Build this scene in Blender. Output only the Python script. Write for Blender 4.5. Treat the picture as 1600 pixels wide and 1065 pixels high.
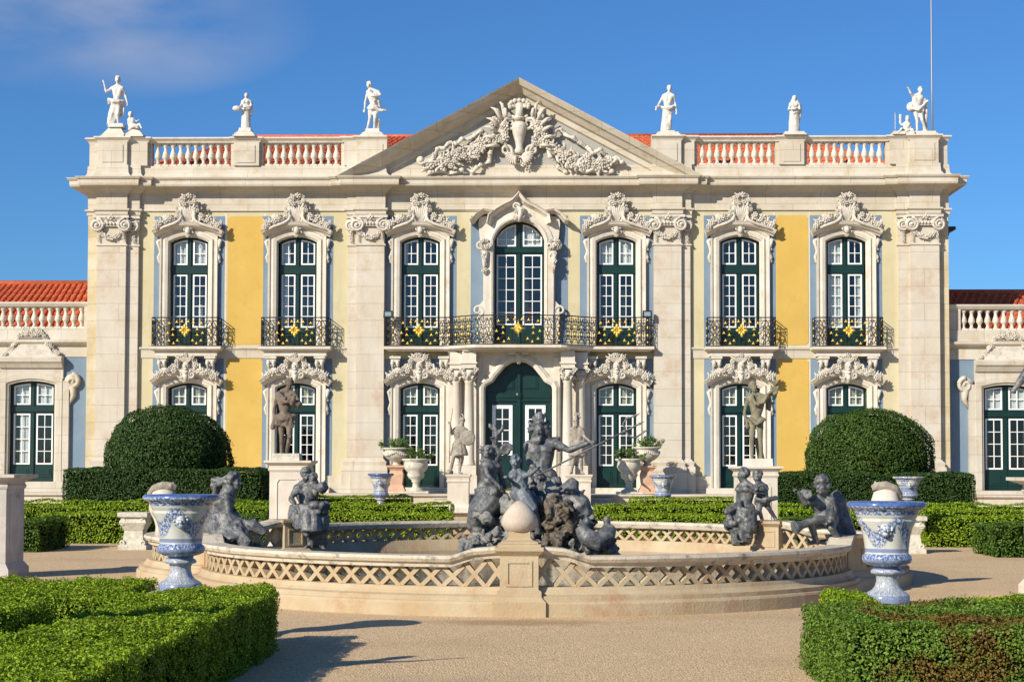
import bpy, bmesh, math, random
import numpy as np
from mathutils import Vector, Matrix, Euler, noise
from mathutils.geometry import tessellate_polygon
PI = math.pi; R = math.radians
for o in list(bpy.data.objects): bpy.data.objects.remove(o)
scene = bpy.context.scene
COL = scene.collection

# ---------------------------------------------------------------- camera
CAMX, CAMZ, F = 1.2, 2.0, 2570.0
YAW, PITCH, ROLL, SHIFT = math.atan(65/2570), R(2.4), R(0.13), 0.0561
cam = bpy.data.objects.new('camera', bpy.data.cameras.new('camera'))
COL.objects.link(cam); scene.camera = cam
cam.location = (CAMX, 0, CAMZ)
CR = Matrix.Rotation(YAW, 3, 'Z') @ Matrix.Rotation(PI/2+PITCH, 3, 'X') @ Matrix.Rotation(ROLL, 3, 'Z')
cam.rotation_euler = CR.to_euler()
cam.data.sensor_width = 36; cam.data.lens = 36*F/1600
cam.data.shift_y = SHIFT
cam.data.clip_start = 0.1; cam.data.clip_end = 5000
scene.render.resolution_x = 1024; scene.render.resolution_y = 681

# ---------------------------------------------------------------- light
SUN = Vector((0.92, 1.0, -0.71)).normalized()          # direction the light travels
elev = math.asin(-SUN.z); azi = math.atan2(-SUN.x, -SUN.y)   # azimuth of the sun, clockwise from +Y
w = bpy.data.worlds.new("World"); scene.world = w; w.use_nodes = True
nt = w.node_tree; nt.nodes.clear()
sky = nt.nodes.new('ShaderNodeTexSky'); sky.sky_type = 'NISHITA'; sky.sun_disc = False
sky.sun_elevation = elev; sky.sun_rotation = azi
sky.air_density = 1.0; sky.dust_density = 0.5; sky.ozone_density = 2.5; sky.altitude = 100
tc = nt.nodes.new('ShaderNodeTexCoord')
mp = nt.nodes.new('ShaderNodeMapping'); mp.inputs['Scale'].default_value = (2.2, 2.2, 6.5)
mp.inputs['Location'].default_value = (1.15, 0.0, 0.35)
nz = nt.nodes.new('ShaderNodeTexNoise'); nz.inputs['Scale'].default_value = 2.6; nz.inputs['Detail'].default_value = 7; nz.inputs['Roughness'].default_value = .5
# one thin cloud low in the sky to the left
vd = nt.nodes.new('ShaderNodeVectorMath'); vd.operation = 'SUBTRACT'; vd.inputs[1].default_value = Vector((-0.265, 0.93, 0.262)).normalized()
vs = nt.nodes.new('ShaderNodeVectorMath'); vs.operation = 'MULTIPLY'; vs.inputs[1].default_value = (1, 1, 2.6)
vl = nt.nodes.new('ShaderNodeVectorMath'); vl.operation = 'LENGTH'
mr = nt.nodes.new('ShaderNodeMapRange'); mr.inputs[1].default_value = 0.02; mr.inputs[2].default_value = 0.13; mr.inputs[3].default_value = 1; mr.inputs[4].default_value = 0
cr = nt.nodes.new('ShaderNodeMapRange'); cr.inputs[1].default_value = 0.40; cr.inputs[2].default_value = 0.75
mm = nt.nodes.new('ShaderNodeMath'); mm.operation = 'MULTIPLY'
m2 = nt.nodes.new('ShaderNodeMath'); m2.operation = 'MULTIPLY'; m2.inputs[1].default_value = 0.75
tint = nt.nodes.new('ShaderNodeMix'); tint.data_type = 'RGBA'; tint.blend_type = 'MULTIPLY'; tint.inputs[0].default_value = 1
tint.inputs[7].default_value = (0.46, 0.88, 1.36, 1)
mix = nt.nodes.new('ShaderNodeMix'); mix.data_type = 'RGBA'; mix.inputs[7].default_value = (7.6, 7.0, 6.6, 1)
bg = nt.nodes.new('ShaderNodeBackground'); bg.inputs['Strength'].default_value = 0.068
out = nt.nodes.new('ShaderNodeOutputWorld')
L = nt.links.new
L(tc.outputs['Generated'], mp.inputs[0]); L(mp.outputs[0], nz.inputs['Vector'])
L(tc.outputs['Generated'], vd.inputs[0]); L(vd.outputs[0], vs.inputs[0]); L(vs.outputs[0], vl.inputs[0]); L(vl.outputs['Value'], mr.inputs[0])
L(nz.outputs[0], cr.inputs[0]); L(cr.outputs[0], mm.inputs[0]); L(mr.outputs[0], mm.inputs[1]); L(mm.outputs[0], m2.inputs[0])
L(sky.outputs[0], tint.inputs[6]); L(tint.outputs[2], mix.inputs[6]); L(m2.outputs[0], mix.inputs[0])
L(mix.outputs[2], bg.inputs[0]); L(bg.outputs[0], out.inputs[0])
sl = bpy.data.lights.new('sun', 'SUN'); sl.energy = 4.9; sl.angle = R(0.5); sl.color = (1.0, 0.91, 0.76)
so = bpy.data.objects.new('sun', sl); COL.objects.link(so)
so.rotation_euler = SUN.to_track_quat('-Z', 'Y').to_euler()
scene.view_settings.view_transform = 'Standard'; scene.view_settings.look = 'None'
scene.view_settings.exposure = 0.40; scene.view_settings.gamma = 1

# ---------------------------------------------------------------- helpers
def U(px, py, Y):                     # the point of the vertical plane y=Y that the photograph shows at (px,py)
    d = CR @ Vector(((px-800)/F, -(py-532.5-SHIFT*1600)/F, -1))
    t = Y/d.y
    return (CAMX+d.x*t, CAMZ+d.z*t)
def W(px, py, Y):
    x, z = U(px, py, Y); return Vector((x, Y, z))
YF = 57.0
def fx(px): return U(px, 480, YF)[0]
def fz(py, px=295): return U(px, py, YF)[1]
rng = random.Random(7)

class MB:
    def __init__(s): s.v = []; s.f = []; s.s = []
    def add(s, vs, fs, smooth=False):
        b = len(s.v); s.v += [tuple(p) for p in vs]
        s.f += [tuple(i+b for i in f) for f in fs]; s.s += [smooth]*len(fs)
    def box(s, x0, x1, y0, y1, z0, z1, taper=0):
        t = taper
        vs = [(x0,y0,z0),(x1,y0,z0),(x1,y1,z0),(x0,y1,z0),(x0+t,y0+t,z1),(x1-t,y0+t,z1),(x1-t,y1-t,z1),(x0+t,y1-t,z1)]
        s.add(vs, [(0,3,2,1),(4,5,6,7),(0,1,5,4),(1,2,6,5),(2,3,7,6),(3,0,4,7)])
    def prism(s, poly, y0, y1, holes=()):     # poly in (x,z), extruded from y0 (front) to y1
        loops = [list(poly)]+[list(h) for h in holes]
        tri = tessellate_polygon([[Vector((x,z,0)) for x,z in l] for l in loops])
        flat = [p for l in loops for p in l]; n = len(flat)
        s.add([(x,y0,z) for x,z in flat], [tuple(t) for t in tri])
        s.add([(x,y1,z) for x,z in flat], [tuple(reversed(t)) for t in tri])
        for l in loops:
            m = len(l); vs = [(x,y0,z) for x,z in l]+[(x,y1,z) for x,z in l]
            s.add(vs, [(i,(i+1)%m,m+(i+1)%m,m+i) for i in range(m)])
    def sweep(s, path, prof, closed=False, plane='XZ', caps=True, smooth=False, pclosed=True):
        n = len(path); P = [Vector((p[0],p[1])) for p in path]; rows = []
        for i in range(n):
            a = P[i-1] if (i>0 or closed) else None; b = P[(i+1)%n] if (i<n-1 or closed) else None
            n1 = n2 = None
            if a is not None: d = (P[i]-a).normalized(); n1 = Vector((-d.y, d.x))
            if b is not None: d = (b-P[i]).normalized(); n2 = Vector((-d.y, d.x))
            if n1 is None: nn = n2; k = 1
            elif n2 is None: nn = n1; k = 1
            else:
                nn = (n1+n2)
                nn = nn.normalized() if nn.length > 1e-6 else n1
                k = 1/max(.25, nn.dot(n1))
            row = []
            for o, ww in prof:
                q = P[i]+nn*(o*k)
                row.append((q.x, -ww, q.y) if plane == 'XZ' else (q.x, q.y, ww))
            rows.append(row)
        m = len(prof); vs = [p for r_ in rows for p in r_]; fs = []
        for i in range(n if closed else n-1):
            j = (i+1)%n
            for k in range(m if pclosed else m-1):
                l = (k+1)%m; fs.append((i*m+k, j*m+k, j*m+l, i*m+l))
        if caps and not closed and pclosed:
            fs.append(tuple(range(m))); fs.append(tuple((n-1)*m+k for k in reversed(range(m))))
        s.add(vs, fs, smooth)
    def tube(s, pts, rad, seg=6, caps=True, flat=1.0, smooth=True):
        pts = [Vector(p) for p in pts]; n = len(pts)
        if not isinstance(rad, (list, tuple)): rad = [rad]*n
        vs = []; prev = None
        for i, p in enumerate(pts):
            t = (pts[min(i+1,n-1)]-pts[max(i-1,0)])
            t = t.normalized() if t.length > 1e-9 else Vector((0,0,1))
            if prev is None:
                ref = Vector((0,1,0)) if abs(t.y) < .9 else Vector((1,0,0))
                u = t.cross(ref).normalized()
            else:
                u = prev-t*prev.dot(t); u = u.normalized() if u.length > 1e-6 else t.orthogonal().normalized()
            v = t.cross(u); prev = u
            for k in range(seg):
                a = 2*PI*k/seg; vs.append(p+u*math.cos(a)*rad[i]+v*math.sin(a)*rad[i]*flat)
        fs = [(i*seg+k, i*seg+(k+1)%seg, (i+1)*seg+(k+1)%seg, (i+1)*seg+k) for i in range(n-1) for k in range(seg)]
        if caps: fs += [tuple(reversed(range(seg))), tuple((n-1)*seg+k for k in range(seg))]
        s.add(vs, fs, smooth)
    def ell(s, c, r, seg=8, rings=5, rot=None, smooth=True):
        c = Vector(c); r = (r,r,r) if not isinstance(r,(tuple,list)) else r
        vs = []
        for i in range(1, rings):
            th = PI*i/rings
            for k in range(seg):
                a = 2*PI*k/seg
                p = Vector((math.sin(th)*math.cos(a)*r[0], math.sin(th)*math.sin(a)*r[1], math.cos(th)*r[2]))
                vs.append(c+(rot@p if rot else p))
        T = Vector((0,0,r[2])); vs += [c+(rot@T if rot else T), c-(rot@T if rot else T)]
        a = len(vs)-2; b = a+1; fs = []
        for k in range(seg):
            fs.append((a, k, (k+1)%seg)); fs.append((b, (rings-2)*seg+(k+1)%seg, (rings-2)*seg+k))
            for i in range(rings-2): fs.append((i*seg+k, (i+1)*seg+k, (i+1)*seg+(k+1)%seg, i*seg+(k+1)%seg))
        s.add(vs, fs, smooth)
    def cap(s, p, q, r1, r2=None, seg=8):      # tapered capsule
        p = Vector(p); q = Vector(q); r2 = r1 if r2 is None else r2
        d = q-p
        if d.length < 1e-5: return s.ell(p, max(r1,r2))
        d.normalize(); pts = []; rs = []
        for a in (80, 50, 20): pts.append(p-d*r1*math.sin(R(a))); rs.append(r1*math.cos(R(a)))
        for t in (.33,.66): pts.append(p.lerp(q,t)); rs.append(r1+(r2-r1)*t)
        for a in (20, 50, 80): pts.append(q+d*r2*math.sin(R(a))); rs.append(r2*math.cos(R(a)))
        s.tube(pts, rs, seg)
    def lathe(s, prof, c=(0,0,0), seg=24, lobes=0, amp=0, smooth=True, a0=0, square=False):
        vs = []
        for r_, z in prof:
            for k in range(seg):
                a = a0+2*PI*k/seg; rr = r_*(1+amp*abs(math.cos(lobes*a/2))) if lobes else r_
                vs.append((c[0]+rr*math.cos(a), c[1]+rr*math.sin(a), c[2]+z))
        n = len(prof)
        fs = [(i*seg+k, i*seg+(k+1)%seg, (i+1)*seg+(k+1)%seg, (i+1)*seg+k) for i in range(n-1) for k in range(seg)]
        fs += [tuple(reversed(range(seg))), tuple((n-1)*seg+k for k in range(seg))]
        s.add(vs, fs, smooth)
    def ring(s, c, r, t, seg=14, axis='Y', ts=5):
        vs = []
        for i in range(seg):
            a = 2*PI*i/seg
            for k in range(ts):
                b = 2*PI*k/ts; rr = r+t*math.cos(b); h = t*math.sin(b)
                p = (rr*math.cos(a), h, rr*math.sin(a)) if axis == 'Y' else (rr*math.cos(a), rr*math.sin(a), h)
                vs.append((c[0]+p[0], c[1]+p[1], c[2]+p[2]))
        s.add(vs, [(i*ts+k, ((i+1)%seg)*ts+k, ((i+1)%seg)*ts+(k+1)%ts, i*ts+(k+1)%ts) for i in range(seg) for k in range(ts)], True)
    def rosette(s, c, r, g=None, petals=5):
        g = g or rng; c = Vector(c); a0 = g.random()*6
        tilt = Matrix.Rotation(g.uniform(-.5,.5),3,'Z') @ Matrix.Rotation(g.uniform(-.5,.5),3,'X')
        for k in range(petals):
            a = a0+2*PI*k/petals
            d = tilt @ Vector((math.cos(a), 0, math.sin(a)))
            s.ell(c+d*r*.66, (r*.36, r*.22, r*.36), 6, 4)
        s.ell(c+tilt@Vector((0,-r*.2,0)), r*.3, 6, 4)
    def leafy(s, p, ang, ln, wd, th=.03):        # an acanthus tongue lying in the facade plane
        p = Vector(p); d = Vector((math.cos(ang),0,math.sin(ang))); n = Vector((-d.z,0,d.x))
        s.tube([p, p+d*ln*.3+Vector((0,-th,0)), p+d*ln*.7+Vector((0,-th*1.6,0))+n*wd*.1, p+d*ln+Vector((0,-th*2.2,0))+n*wd*.4], [wd*.25, wd*.5, wd*.4, wd*.12], 6)
    def scroll(s, c, r, th, turns=1.6, a0=0, sgn=1, n=22, dep=0):
        pts = []; rs = []
        for i in range(n+1):
            t = i/n; a = a0+sgn*t*turns*2*PI; rr = r*(1-t*.86)
            pts.append((c[0]+rr*math.cos(a), c[1]-dep*t, c[2]+rr*math.sin(a))); rs.append(th*(1-.45*t))
        s.tube(pts, rs, 6)
    def build(s, name, m, parent=None, loc=None, recalc=False):
        me = bpy.data.meshes.new(name); me.from_pydata(s.v, [], s.f)
        me.polygons.foreach_set('use_smooth', s.s); me.materials.append(m)
        if recalc:
            b = bmesh.new(); b.from_mesh(me); bmesh.ops.recalc_face_normals(b, faces=b.faces); b.to_mesh(me); b.free()
        me.update()
        return link(name, me, parent, loc)
def link(name, me, parent=None, loc=None):
    o = bpy.data.objects.new(name, me); COL.objects.link(o)
    if parent: o.parent = parent
    if loc is not None: o.location = loc
    return o
def tag(o, label, cat, group=None):
    o['label'] = label; o['category'] = cat
    if group: o['group'] = group
    return o
def thing(name, label, cat, loc=(0,0,0), group=None, rz=0):
    o = bpy.data.objects.new(name, None); COL.objects.link(o); o.location = loc; o.rotation_euler = (0,0,rz)
    o.empty_display_size = .2
    return tag(o, label, cat, group)
def kids(o): return [c for c in bpy.data.objects if c.parent == o]
def copy_tree(o, parent=None, loc=None):
    c = o.copy(); COL.objects.link(c)
    if parent: c.parent = parent
    if loc is not None: c.location = loc
    for k in kids(o): copy_tree(k, c)
    return c

# ---------------------------------------------------------------- materials
def S(r, g, b): return tuple((x/255/12.92 if x/255 <= .04045 else ((x/255+.055)/1.055)**2.4) for x in (r,g,b))
def node(nt, t, **k):
    n = nt.nodes.new(t)
    for a, b in k.items(): setattr(n, a, b)
    return n
def mixc(nt, fac, a, b, mode='MIX'):
    m = node(nt, 'ShaderNodeMix', data_type='RGBA', blend_type=mode)
    for i, x in ((0,fac),(6,a),(7,b)):
        if isinstance(x, (int,float)): m.inputs[i].default_value = x
        elif isinstance(x, tuple): m.inputs[i].default_value = (*x[:3],1)
        else: nt.links.new(x, m.inputs[i])
    return m.outputs[2]
def mrange(nt, x, a, b, c=0, d=1):
    m = node(nt, 'ShaderNodeMapRange'); nt.links.new(x, m.inputs[0])
    for i, v in enumerate((a,b,c,d)): m.inputs[i+1].default_value = v
    return m.outputs[0]
def mat(name, c, rough=.7, c2=None, sc=2.0, lo=.4, hi=.65, c3=None, sc3=12, lo3=.55, hi3=.75, bump=0, bsc=60, metal=0, spec=.35, joints=None, streak=False, stain=None):
    m = bpy.data.materials.new(name); m.use_nodes = True; nt = m.node_tree; L = nt.links.new
    b = nt.nodes['Principled BSDF']; b.inputs['Roughness'].default_value = rough; b.inputs['Metallic'].default_value = metal
    b.inputs['Specular IOR Level'].default_value = spec
    g = node(nt, 'ShaderNodeNewGeometry'); pos = g.outputs['Position']
    col = c
    if c2:
        n1 = node(nt, 'ShaderNodeTexNoise'); n1.inputs['Scale'].default_value = sc; n1.inputs['Detail'].default_value = 6; n1.inputs['Roughness'].default_value = .6
        L(pos, n1.inputs['Vector']); col = mixc(nt, mrange(nt, n1.outputs[0], lo, hi), c, c2)
    if stain:      # run-down streaks: noise stretched along z
        mp = node(nt, 'ShaderNodeMapping'); mp.inputs['Scale'].default_value = (5, 5, .5); L(pos, mp.inputs[0])
        n2 = node(nt, 'ShaderNodeTexNoise'); n2.inputs['Scale'].default_value = 1.2; n2.inputs['Detail'].default_value = 5; L(mp.outputs[0], n2.inputs['Vector'])
        col = mixc(nt, mrange(nt, n2.outputs[0], .52, .78, 0, .55), col, stain)
    if c3:
        n3 = node(nt, 'ShaderNodeTexNoise'); n3.inputs['Scale'].default_value = sc3; n3.inputs['Detail'].default_value = 8; n3.inputs['Roughness'].default_value = .7
        L(pos, n3.inputs['Vector']); col = mixc(nt, mrange(nt, n3.outputs[0], lo3, hi3), col, c3)
    if joints:
        sx = node(nt, 'ShaderNodeSeparateXYZ'); L(pos, sx.inputs[0]); cx = node(nt, 'ShaderNodeCombineXYZ')
        L(sx.outputs[0], cx.inputs[0]); L(sx.outputs[2], cx.inputs[1])
        br = node(nt, 'ShaderNodeTexBrick'); L(cx.outputs[0], br.inputs['Vector'])
        br.inputs['Scale'].default_value = 1; br.inputs['Brick Width'].default_value = joints[0]; br.inputs['Row Height'].default_value = joints[1]
        br.inputs['Mortar Size'].default_value = .008; br.inputs['Mortar Smooth'].default_value = .3
        br.inputs['Color1'].default_value = (1,1,1,1); br.inputs['Color2'].default_value = (joints[2],)*3+(1,); br.inputs['Mortar'].default_value = (.62,.56,.48,1)
        br.inputs['Bias'].default_value = 0
        col = mixc(nt, 1.0, col, br.outputs['Color'], 'MULTIPLY')
    if isinstance(col, tuple): b.inputs['Base Color'].default_value = (*col,1)
    else: L(col, b.inputs['Base Color'])
    if bump:
        nb = node(nt, 'ShaderNodeTexNoise'); nb.inputs['Scale'].default_value = bsc; nb.inputs['Detail'].default_value = 6; L(pos, nb.inputs['Vector'])
        bm = node(nt, 'ShaderNodeBump'); bm.inputs['Strength'].default_value = bump; bm.inputs['Distance'].default_value = .02
        L(nb.outputs[0], bm.inputs['Height']); L(bm.outputs[0], b.inputs['Normal'])
    return m
M = {}
M['stone'] = mat('cream_limestone', (.50,.445,.355), .75, (.57,.525,.445), .9, c3=(.43,.33,.20), sc3=1.7, lo3=.53, hi3=.74, bump=.25, bsc=25, joints=(1.9,.62,.93), stain=(.42,.36,.27))
M['pil'] = mat('pilaster_limestone', (.52,.46,.37), .8, (.565,.52,.44), 1.3, c3=(.46,.34,.24), sc3=1.1, lo3=.52, hi3=.72, bump=.35, bsc=30, joints=(3.1,.59,.955), stain=(.44,.38,.30))
M['quoin'] = mat('ochre_limestone', (.50,.41,.24), .8, (.60,.53,.40), 1.3, bump=.3, bsc=30, joints=(1.4,.59,.88))
M['trim'] = mat('white_limestone', (.56,.505,.42), .7, (.63,.58,.505), 2, c3=(.46,.34,.20), sc3=2.2, lo3=.56, hi3=.76, bump=.2, bsc=30, stain=(.42,.37,.29))
M['carved'] = mat('carved_limestone', (.60,.555,.48), .8, (.48,.43,.36), 5, c3=(.20,.165,.13), sc3=12, lo3=.56, hi3=.72, bump=.3, bsc=50)  # dark mottling paints the shade of crevices into the carving
M['tymp'] = mat('grey_render', (.33,.325,.295), .8, (.39,.38,.345), 1.5, stain=(.30,.31,.30))
M['wall'] = mat('pale_yellow_render', (.50,.44,.27), .85, (.54,.49,.33), .8, c3=(.46,.37,.20), sc3=1.4, lo3=.55, hi3=.8, bump=.1, stain=(.42,.37,.25))
M['yellow'] = mat('ochre_yellow_paint', (.52,.34,.078), .85, (.56,.375,.095), .7, c3=(.48,.285,.06), sc3=2.5, lo3=.55, hi3=.8, bump=.1, stain=(.50,.33,.10))
M['blue'] = mat('grey_blue_paint', (.150,.215,.285), .85, (.180,.245,.315), 1.1, c3=(.15,.20,.26), sc3=2.0, lo3=.55, hi3=.8, bump=.1)
M['green'] = mat('dark_green_paint', (.004,.025,.021), .35, (.006,.033,.027), 2, spec=.4)
M['white'] = mat('white_paint', (.78,.78,.76), .5)
M['dark'] = mat('dark_interior', (.010,.011,.013), .9)  # near-black colour stands in for the unlit rooms behind the panes
M['curtain'] = mat('white_curtain', (.55,.56,.56), .9, (.42,.45,.46), 6)
M['curtain2'] = mat('cream_blind', (.30,.30,.21), .9, (.24,.24,.17), 6)
M['red'] = mat('red_fabric', (.35,.03,.03), .9)
M['iron'] = mat('black_iron', (.012,.013,.012), .45, spec=.5)
M['gold'] = mat('gilded_metal', (.85,.58,.10), .38, metal=.55, spec=.5)
M['tile'] = mat('terracotta_tile', (.52,.105,.042), .8, (.38,.07,.03), 3, c3=(.55,.20,.09), sc3=9, lo3=.5, hi3=.7, bump=.3)
M['white_marble'] = mat('white_marble', (.62,.60,.55), .6, (.50,.48,.44), 6, c3=(.28,.27,.25), sc3=9, lo3=.58, hi3=.75, bump=.3, bsc=40)
M['basin'] = mat('honey_limestone', (.40,.30,.175), .8, (.46,.38,.255), 1.2, c3=(.36,.20,.11), sc3=1.6, lo3=.50, hi3=.70, bump=.4, bsc=30, stain=(.38,.31,.22))
M['weathered'] = mat('weathered_rail_stone', (.50,.43,.33), .85, (.58,.51,.40), 3, c3=(.15,.13,.11), sc3=5, lo3=.52, hi3=.68, bump=.5, bsc=30)
M['lead'] = mat('grey_lead', (.085,.090,.098), .48, (.19,.19,.18), 5, c3=(.035,.038,.045), sc3=16, lo3=.48, hi3=.66, bump=.5, bsc=34, spec=.45, metal=.1)
M['lead_stone'] = mat('limed_lead_rock', (.13,.132,.13), .7, (.29,.28,.25), 3, c3=(.06,.06,.065), sc3=7, lo3=.5, hi3=.68, bump=.6, bsc=20)
M['rust'] = mat('rusty_lime_rock', (.085,.058,.034), .6, (.17,.155,.125), 4, c3=(.025,.018,.013), sc3=8, lo3=.48, hi3=.68, bump=.8, bsc=20)
M['bronze'] = mat('brown_weathered_statue_stone', (.17,.135,.10), .8, (.10,.075,.065), 5, c3=(.30,.28,.20), sc3=9, lo3=.58, hi3=.75, bump=.4, bsc=40)
M['olive'] = mat('olive_weathered_statue_stone', (.22,.20,.13), .8, (.15,.135,.09), 5, c3=(.33,.31,.24), sc3=9, lo3=.58, hi3=.75, bump=.4, bsc=40)
M['guard'] = mat('lichen_grey_stone', (.33,.29,.235), .85, (.20,.175,.145), 6, c3=(.44,.40,.33), sc3=14, lo3=.5, hi3=.75, bump=.5, bsc=40)
M['urn'] = mat('mossy_urn_stone', (.55,.51,.42), .8, (.36,.35,.28), 6, c3=(.66,.62,.53), sc3=14, lo3=.5, hi3=.7, bump=.4, bsc=40)
M['terracotta'] = mat('pink_pedestal_stone', (.50,.30,.20), .8, (.58,.38,.26), 4, bump=.3)
M['shade_ped'] = mat('shade_grey_pedestal_stone', (.50,.46,.42), .85, (.40,.37,.34), 3, c3=(.16,.13,.11), sc3=2.5, lo3=.58, hi3=.75, bump=.4, bsc=30)  # grey tone puts the left pedestal's shade into its stone colour
M['soil'] = mat('soil', (.05,.035,.02), .95)
M['metal'] = mat('galvanised_steel', (.30,.31,.33), .5, metal=.5)

def glass():
    m = bpy.data.materials.new('window_glass'); m.use_nodes = True; nt = m.node_tree; nt.nodes.clear()
    o = node(nt,'ShaderNodeOutputMaterial'); mx = node(nt,'ShaderNodeMixShader'); t = node(nt,'ShaderNodeBsdfTransparent'); t.inputs[0].default_value = (.93,.96,.95,1)
    g = node(nt,'ShaderNodeBsdfGlossy'); g.inputs['Roughness'].default_value = .03; bn = node(nt,'ShaderNodeTexNoise'); bn.inputs['Scale'].default_value = 2.5; gp = node(nt,'ShaderNodeNewGeometry'); nt.links.new(gp.outputs['Position'], bn.inputs['Vector']); bp2 = node(nt,'ShaderNodeBump'); bp2.inputs['Strength'].default_value = .14; bp2.inputs['Distance'].default_value = .05; nt.links.new(bn.outputs[0], bp2.inputs['Height']); nt.links.new(bp2.outputs[0], g.inputs['Normal'])
    mx.inputs[0].default_value = .09; nt.links.new(t.outputs[0], mx.inputs[1]); nt.links.new(g.outputs[0], mx.inputs[2]); nt.links.new(mx.outputs[0], o.inputs[0])
    return m
M['glass'] = glass()

def gravel():
    m = mat('beige_gravel', (.43,.335,.245), .95); nt = m.node_tree; L = nt.links.new; b = nt.nodes['Principled BSDF']
    g = node(nt,'ShaderNodeNewGeometry'); pos = g.outputs['Position']
    v = node(nt,'ShaderNodeTexVoronoi'); v.inputs['Scale'].default_value = 52; L(pos, v.inputs['Vector'])
    sep = node(nt,'ShaderNodeSeparateColor'); L(v.outputs['Color'], sep.inputs[0])
    c = mixc(nt, sep.outputs[0], (.37,.25,.125), (.80,.585,.35))
    n = node(nt,'ShaderNodeTexNoise'); n.inputs['Scale'].default_value = .6; n.inputs['Detail'].default_value = 9; n.inputs['Roughness'].default_value = .65; L(pos, n.inputs['Vector'])
    c = mixc(nt, mrange(nt, n.outputs[0], .35, .65, 0, .6), c, (.545,.395,.23))
    # damp ochre patch in front of the fountain
    vd = node(nt,'ShaderNodeVectorMath', operation='SUBTRACT'); L(pos, vd.inputs[0]); vd.inputs[1].default_value = (.75,21.35,0)
    vm = node(nt,'ShaderNodeVectorMath', operation='MULTIPLY'); L(vd.outputs[0], vm.inputs[0]); vm.inputs[1].default_value = (.7,1.8,0)
    n2 = node(nt,'ShaderNodeTexNoise'); n2.inputs['Scale'].default_value = 3; n2.inputs['Detail'].default_value = 5; L(pos, n2.inputs['Vector'])
    vl = node(nt,'ShaderNodeVectorMath', operation='LENGTH'); L(vm.outputs[0], vl.inputs[0])
    ad = node(nt,'ShaderNodeMath', operation='ADD'); L(vl.outputs['Value'], ad.inputs[0]); L(n2.outputs[0], ad.inputs[1])
    c = mixc(nt, mrange(nt, ad.outputs[0], .9, 1.5, .6, 0), c, (.28,.17,.08))
    n4 = node(nt,'ShaderNodeTexNoise'); n4.inputs['Scale'].default_value = .25; n4.inputs['Detail'].default_value = 8; n4.inputs['Roughness'].default_value = .7; L(pos, n4.inputs['Vector'])
    c = mixc(nt, mrange(nt, n4.outputs[0], .50, .62, 0, .35), c, (.36,.26,.15))
    L(c, b.inputs['Base Color'])
    bm = node(nt,'ShaderNodeBump'); bm.inputs['Strength'].default_value = .8; bm.inputs['Distance'].default_value = .012
    L(v.outputs['Distance'], bm.inputs['Height']); bm.invert = True; L(bm.outputs[0], b.inputs['Normal'])
    return m
M['gravel'] = gravel()
def leafmat(name, a, bcol, brown=0.0, dead=(.16,.085,.02), tr=.12):
    m = bpy.data.materials.new(name); m.use_nodes = True; nt = m.node_tree; L = nt.links.new; b = nt.nodes['Principled BSDF']
    g = node(nt,'ShaderNodeNewGeometry'); c = mixc(nt, g.outputs['Random Per Island'], a, bcol)
    n = node(nt,'ShaderNodeTexNoise'); n.inputs['Scale'].default_value = 1.8; n.inputs['Detail'].default_value = 5; L(g.outputs['Position'], n.inputs['Vector'])
    c = mixc(nt, mrange(nt, n.outputs[0], .38, .62, 0, .45), c, tuple(x*.55 for x in bcol))
    if brown:
        n2 = node(nt,'ShaderNodeTexNoise'); n2.inputs['Scale'].default_value = 1.05; n2.inputs['Detail'].default_value = 7; n2.inputs['Roughness'].default_value = .65; L(g.outputs['Position'], n2.inputs['Vector'])
        c = mixc(nt, mrange(nt, n2.outputs[0], .66-brown*.2, .72-brown*.2, 0, .85), c, dead)
    L(c, b.inputs['Base Color']); b.inputs['Roughness'].default_value = .55; b.inputs['Specular IOR Level'].default_value = .25
    if tr:
        t = node(nt,'ShaderNodeBsdfTranslucent'); L(c, t.inputs[0]); mx = node(nt,'ShaderNodeMixShader'); mx.inputs[0].default_value = tr
        L(b.outputs[0], mx.inputs[1]); L(t.outputs[0], mx.inputs[2]); L(mx.outputs[0], nt.nodes['Material Output'].inputs[0])
    return m
M['leaf'] = leafmat('box_leaves', (.06,.13,.010), (.36,.50,.022), .15, tr=.16)
M['leaf_brown'] = leafmat('box_leaves_scorched', (.06,.13,.015), (.19,.30,.035), .62)
M['leaf_dark'] = leafmat('dark_clipped_leaves', (.018,.050,.010), (.060,.115,.022), 0, tr=.12)
M['leaf_dome'] = leafmat('dome_leaves', (.024,.062,.010), (.085,.150,.022), .08, tr=.14)
M['leaf_mid'] = leafmat('clipped_leaves', (.035,.085,.010), (.12,.21,.025), .12, tr=.2)
M['leaf_pot'] = leafmat('succulent_leaves', (.05,.12,.02), (.16,.25,.06), 0)
M['core'] = mat('hedge_shade', (.006,.011,.003), 1, spec=0)

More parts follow.
